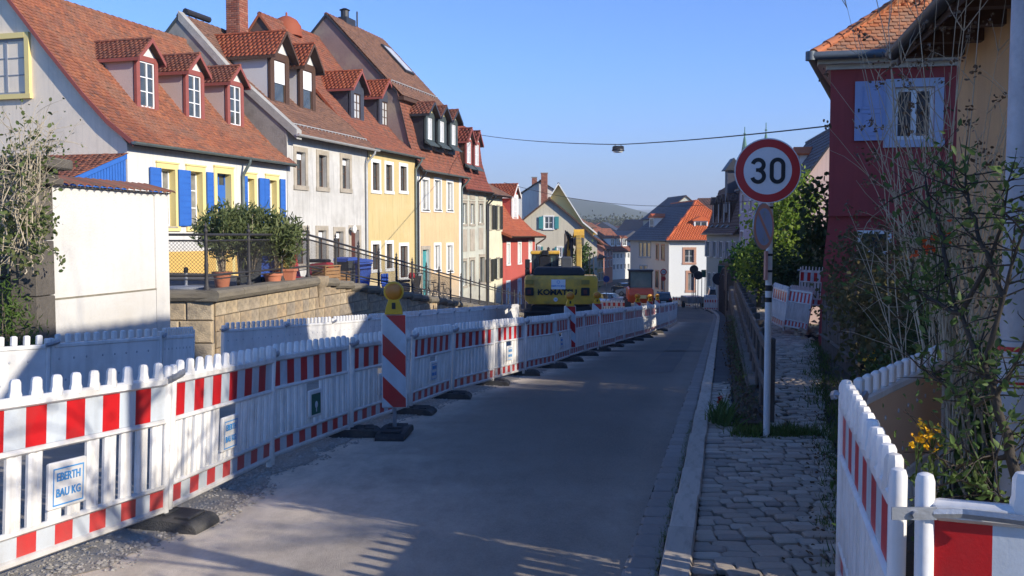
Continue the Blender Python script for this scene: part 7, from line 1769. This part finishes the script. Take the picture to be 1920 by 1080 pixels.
# ---------------------------------------------------------------- far town
def town(name_lab, px0, px1, pyb, pye, pyr, Y0, Y1, wm, rm, rows=(), wz=(2,5), dorm=0, tiles=True):
    a = at(px0, 440, Y0); b = at(px1, 440, Y1); zb = at(px0, pyb, Y0).z
    H = House('town_house', name_lab, 'house', Vector((a.x, Y0, zb)), math.atan2(Y1-Y0, b.x-a.x)); L = math.hypot(b.x-a.x, Y1-Y0)
    ze = H.pl((px0+px1)/2, pye)[1]; zr = H.pl((px0+px1)/2, pyr, 4.5)[1]
    H.profile([(-.4,ze-.1),(4.5,max(zr, ze+1.5))])
    hs = []
    for z0, z1 in rows:
        n = wz[0]
        for i in range(n): x = L*(i+.5)/n; w = min(.55, L/n*.28); hs.append((x-w, x+w, H.pl((px0+px1)/2, z1)[1], H.pl((px0+px1)/2, z0)[1]))
    H.walls(L, 9, ze, wm, hs, zb=-3); H.roof(rm, .45, .4, (.2,.2), verge=m_brownwood, tiles=tiles)
    for q in hs: win(H.o, Matrix.Translation((q[0],0,q[2])), q[1]-q[0], q[3]-q[2], .12, m_frame_w, m_glass, 2, 0, surround=m_white_tr, sw=.12)
    for i in range(dorm):
        x = L*(i+.5)/dorm; k = (zr-ze)/4.5; small_dormer(H, x, .6, ze+k*.9, 1.5, 1.5, 3, 'y', m_white_tr, rm)
    return H
town('small bright yellow house in the valley beside the pink one', 1116, 1132, 532, 482, 452, 150, 156, m_w_yellow, m_tile_brown, ((490,502),(512,526)), (3,), 1)
town('small salmon pink house in the valley row', 1132, 1149, 522, 466, 436, 158, 166, M('salmon_render', (.62,.30,.22), (.56,.27,.2), .9, .5, 8, 0), m_tile_mixed, ((470,480),(488,500)), (3,), 0)
town('white town house with dormers closing the view down the street', 1148, 1182, 540, 470, 429, 175, 180, m_w_white, m_tile_mixed, ((475,484),(495,505)), (5,), 3)
town('orange roofed house right of the white town house', 1181, 1194, 520, 462, 440, 186, 182, m_w_beige, m_tile_mixed, ((470,480),), (2,), 0)
town('long dark slate roofed hall above the valley roofs', 1152, 1222, 470, 440, 412, 260, 250, m_w_beige, m_slate, (), (2,), 0)
town('dark gabled old house left of the orange roof corner house', 1184, 1206, 530, 452, 425, 150, 140, m_brownwood, m_slate, ((470,486),), (3,), 0)
town('brown roofed barn behind the yellow gable', 1085, 1113, 470, 425, 395, 140, 145, m_w_yellow, m_tile_brown, (), (2,), 0)
town('low hall with red roof behind the beige gable house', 1100, 1140, 470, 435, 418, 190, 195, m_w_pale, m_tile_mixed, (), (2,), 0)
town('grey roofed house peeping above the corner house ridge', 1206, 1236, 470, 410, 375, 170, 160, m_w_grey, m_slate, (), (2,), 0)
town('cream house top with flat roof behind the orange roof', 1296, 1350, 480, 392, 372, 150, 148, m_w_pale, m_tile_brown, (), (2,), 0)
for i in range(26):
    px = random.uniform(1075, 1260); Y = random.uniform(230, 620); py = 440-(0.5 if Y < 400 else -1)*1+random.uniform(-12, 6)
    p = at(px, py, Y); wc, rc = random.choice((('white',m_w_white),('beige',m_w_beige),('pale yellow',m_w_pale),('cream',m_w_cream))), random.choice((('red',m_tile_mixed),('brown',m_tile_brown),('slate grey',m_slate),('bright red',m_tile_red))); t = thing('town_house', f'tiny {wc[0]} {rc[0]}-roofed house, {"nearest" if Y < 350 else "middle" if Y < 490 else "farthest"} row of valley roofs, {"left" if px < 1140 else "centre" if px < 1200 else "right"}', 'house', (p.x, Y, p.z-9), random.uniform(-.6,.6), 'distant roofs of the valley town')
    w, d, h = random.uniform(4,8), random.uniform(4,7), 7.5
    MB().box(-w,w,-d,d,-2,h).obj('walls', wc[1], t); mb = MB(); mb.prism([(-w-.4,h),(0,h+w*.62),(w+.4,h)], -d-.4, d+.4, 'y'); fixn(mb.obj('roof', rc[1], t))
# the spring air of the valley
hz = MB().box(-2600, 2600, -60, 5200, -9, 190).obj('haze'); hz['kind'] = 'stuff'
hm = bpy.data.materials.new('haze_air'); hm.use_nodes = True; hn = hm.node_tree; hn.nodes.remove(hn.nodes['Principled BSDF']); pv_ = hn.nodes.new('ShaderNodeVolumePrincipled'); pv_.inputs['Color'].default_value = (.82,.88,.95,1); pv_.inputs['Density'].default_value = .00034
hn.links.new(pv_.outputs[0], hn.nodes['Material Output'].inputs['Volume']); hz.data.materials.append(hm); fixn(hz)
# hills
def hill(prof, Y, depth, mat, name='hills'):
    mb = MB(); vs = []; fs = []; n = 60; m = 10
    for i in range(n+1):
        px = prof[0][0]+(prof[-1][0]-prof[0][0])*i/n
        for (a, b), (c, d) in zip(prof, prof[1:]):
            if a <= px <= c: py = b+(d-b)*(px-a)/(c-a); break
        top = at(px, py, Y)
        for j in range(m+1):
            t = j/m; z = -8+(top.z+8)*math.sin(t*pi/2)+NZ.noise(Vector((i*.8,j*.9,2)))*2.2*t; vs.append((top.x*(1+.0*t), Y-depth*(1-t), z))
        vs.append((top.x, Y+depth, -8))
    w = m+2
    for i in range(n):
        for j in range(m+1): fs.append((i*w+j, i*w+w+j, i*w+w+j+1, i*w+j+1))
    mb.add(vs, fs); o = mb.obj(name, mat, None, smooth=True); o['kind'] = 'structure'; return o
m_hill = M('wooded_hill', (.035,.055,.025), (.09,.10,.05), .95, .012, .12, .0, coord='World')
hill([(400,400),(900,372),(1000,366),(1070,374),(1120,382),(1160,392),(1200,402),(1260,409),(1330,420),(1600,430),(2300,432)], 1700, 700, m_hill)
hill([(200,415),(900,402),(1150,396),(1215,393),(1260,394),(1400,398),(1700,405),(2600,410)], 4200, 900, m_hill)
# line of valley trees in front of the hill
P = []
for i in range(260):
    px = random.uniform(1080, 1260); Y = random.uniform(500, 900); p = at(px, random.uniform(413, 432), Y); P.append((p.x, Y, p.z-3))
pt = np.repeat(np.array(P), 60, 0)+rng.normal(size=(260*60, 3))*np.array([3.2,3.2,2.6]); o = link('woods', np_mesh('woods', LEAF[0], LEAF[1], leaves_at(pt, 1.5), leafm('leaf_far', (.06,.075,.03), (.04,.05,.02), (.10,.09,.05), .2))); o['kind'] = 'stuff'
# overhead cable with hanging street lamp
c0, c1, c2 = at(895, 252, 58), at(1159, 271, 33.3), at(1556, 236, 20.4)
oc = thing('overhead_lamp', 'street lamp hanging from a cable across the road', 'hanging lamp', c1)
def sag(a, b, s, n=10): return [a.lerp(b, i/n)-Vector((0,0,s*4*(i/n)*(1-i/n))) for i in range(n+1)]
MB().tube([v-c1 for v in sag(c0, c1, .12)+sag(c1, c2, .05)[1:]], .016, 5).obj('cable', m_iron, oc)
mb = MB(); mb.bbox(-.19,.19,-.12,.12,-.20,-.05,.03); mb.lathe([(.22,-.22),(.20,-.16),(.06,-.12)], 14); mb.obj('lamp_head', m_darkmetal, oc); MB().lathe([(.17,-.225),(.15,-.27),(.0,-.29)], 14).obj('diffuser', m_frame_w, oc)
MB().tube([(-.1,0,-.05),(-.1,0,.02)], .012, 5).tube([(.1,0,-.05),(.1,0,.02)], .012, 5).obj('hanger', m_iron, oc)
d0, d1 = at(945, 342, 62), at(1440, 372, 55); oc2 = thing('overhead_cable', 'thin power line sagging low across the far street', 'cable', d0); MB().tube([v-d0 for v in sag(d0, d1, .9, 14)], .014, 4).obj('cable', m_iron, oc2)
# apartment ridge pole on the grey house roof
fl = thing('shrub', 'climbing green shrub at the corner of the beige gable house', (9,75,0)) if False else None
shrub('shrub', 'green climber at the corner of the beige gable house behind the excavator arm', (5.9,76,G(76)), [((5.8,76,-2.9),(.6,.8,2.6),50),((5.6,76,-.2),(.45,.6,1.0),20)], g_mid, .22, per=30, cr=.25, shell=.2)

# ---------------------------------------------------------------- unseen houses added to the right of the view to cast shade
def shade_house(label, x, y, w, d, h, rise, rz, wm, rm, axis=0):
    H = House('house', label, 'house', Vector((x, y, -1.0)), rz); H.profile([(-.4, h), (d/2, h+rise)])
    n = max(2, int(w/2.4)); hs = []
    for fl in range(int(h/2.9)):
        for i in range(n): q = w*(i+.5)/n; hs.append((q-.5, q+.5, 1.0+fl*2.9, 2.4+fl*2.9))
    H.walls(w, d, h, wm, hs, zb=-1.5); H.roof(rm, .3, .3, (.3,.3), verge=m_brownwood, tiles=False)
    for q in hs: win(H.o, Matrix.Translation((q[0],0,q[2])), q[1]-q[0], q[3]-q[2], .12, m_frame_w, m_glass, 2, 1, surround=m_stone_tr)
shade_house('added unseen cream house, shading the garden and the maroon wall', 15.0, 17.8, 9, 10, 8.6, 3.6, rad(-102.2), m_w_pale, m_tile_brown)
shade_house('added unseen pale outbuilding behind the maroon house, shading the far barriers', 16.2, 45, 12.5, 6, 3.6, 1.4, rad(-108), m_w_pale, m_tile_brown)
ft = thing('bare_tree', 'tall thin tree with sparse twigs at the near garden corner', 'tree', (3.0,2.45,-.2)); mb = MB(); random.seed(21); tips = []
trk = [Vector((0,0,-.2)), Vector((.02,.03,1.5)), Vector((-.04,.02,3)), Vector((.05,-.05,4.6)), Vector((.0,.0,6.4))]
mb.tube(trk, [.10,.085,.075,.05,.02], 8)
for i in range(22):
    s0 = Vector((0,0,random.uniform(2.0,5.8))); a = random.uniform(0, 6.28); q = cane(s0, Vector((math.cos(a), math.sin(a), random.uniform(.2,.9))), random.uniform(.8,2.4), .02, .3, 6, .12); mb.tube(q, [.026,.022,.017,.012,.009,.006,.004], 5, cap=False)
    for k in range(5):
        w_ = cane(q[random.randint(1,5)], Vector((random.uniform(-1,1),random.uniform(-1,1),random.uniform(-.2,1))), random.uniform(.3,1.0), .006, .3, 5, .15); mb.tube(w_, [.010,.008,.007,.005,.004,.002], 4, cap=False); tips += w_[2:]
mb.obj('trunk', m_bark, ft, smooth=True)
P = np.array([tuple(v) for v in tips]); P = P+rng.normal(size=(len(P), 3))*.06
o = link('leaves', np_mesh('bt', LEAF[0], LEAF[1], leaves_at(P, .06), g_bright), ft); o['kind'] = 'stuff'

pos = [(11.6,-1.2),(13.0,.6),(11.9,2.3),(13.4,3.8),(12.2,5.2),(13.8,6.4),(12.8,7.9),(14.6,2.0),(15.2,5.0)]  # row of unseen trees added to dapple the sun on the road
words_ = ['nearest the camera', 'second', 'third', 'fourth', 'fifth', 'sixth', 'farthest', 'near back one', 'far back one']
for i, (x, y) in enumerate(pos):
    t = copy_tree(ft); t.location = (x, y, -.7); t.rotation_euler = (0, 0, i*1.3); t.scale = (1.5, 1.5, 1.35+.1*(i % 3)); t['group'] = 'bare trees added out of view for dappled shade'
    t['label'] = f'unseen shade tree added behind the ochre house, {words_[i]} of its row'
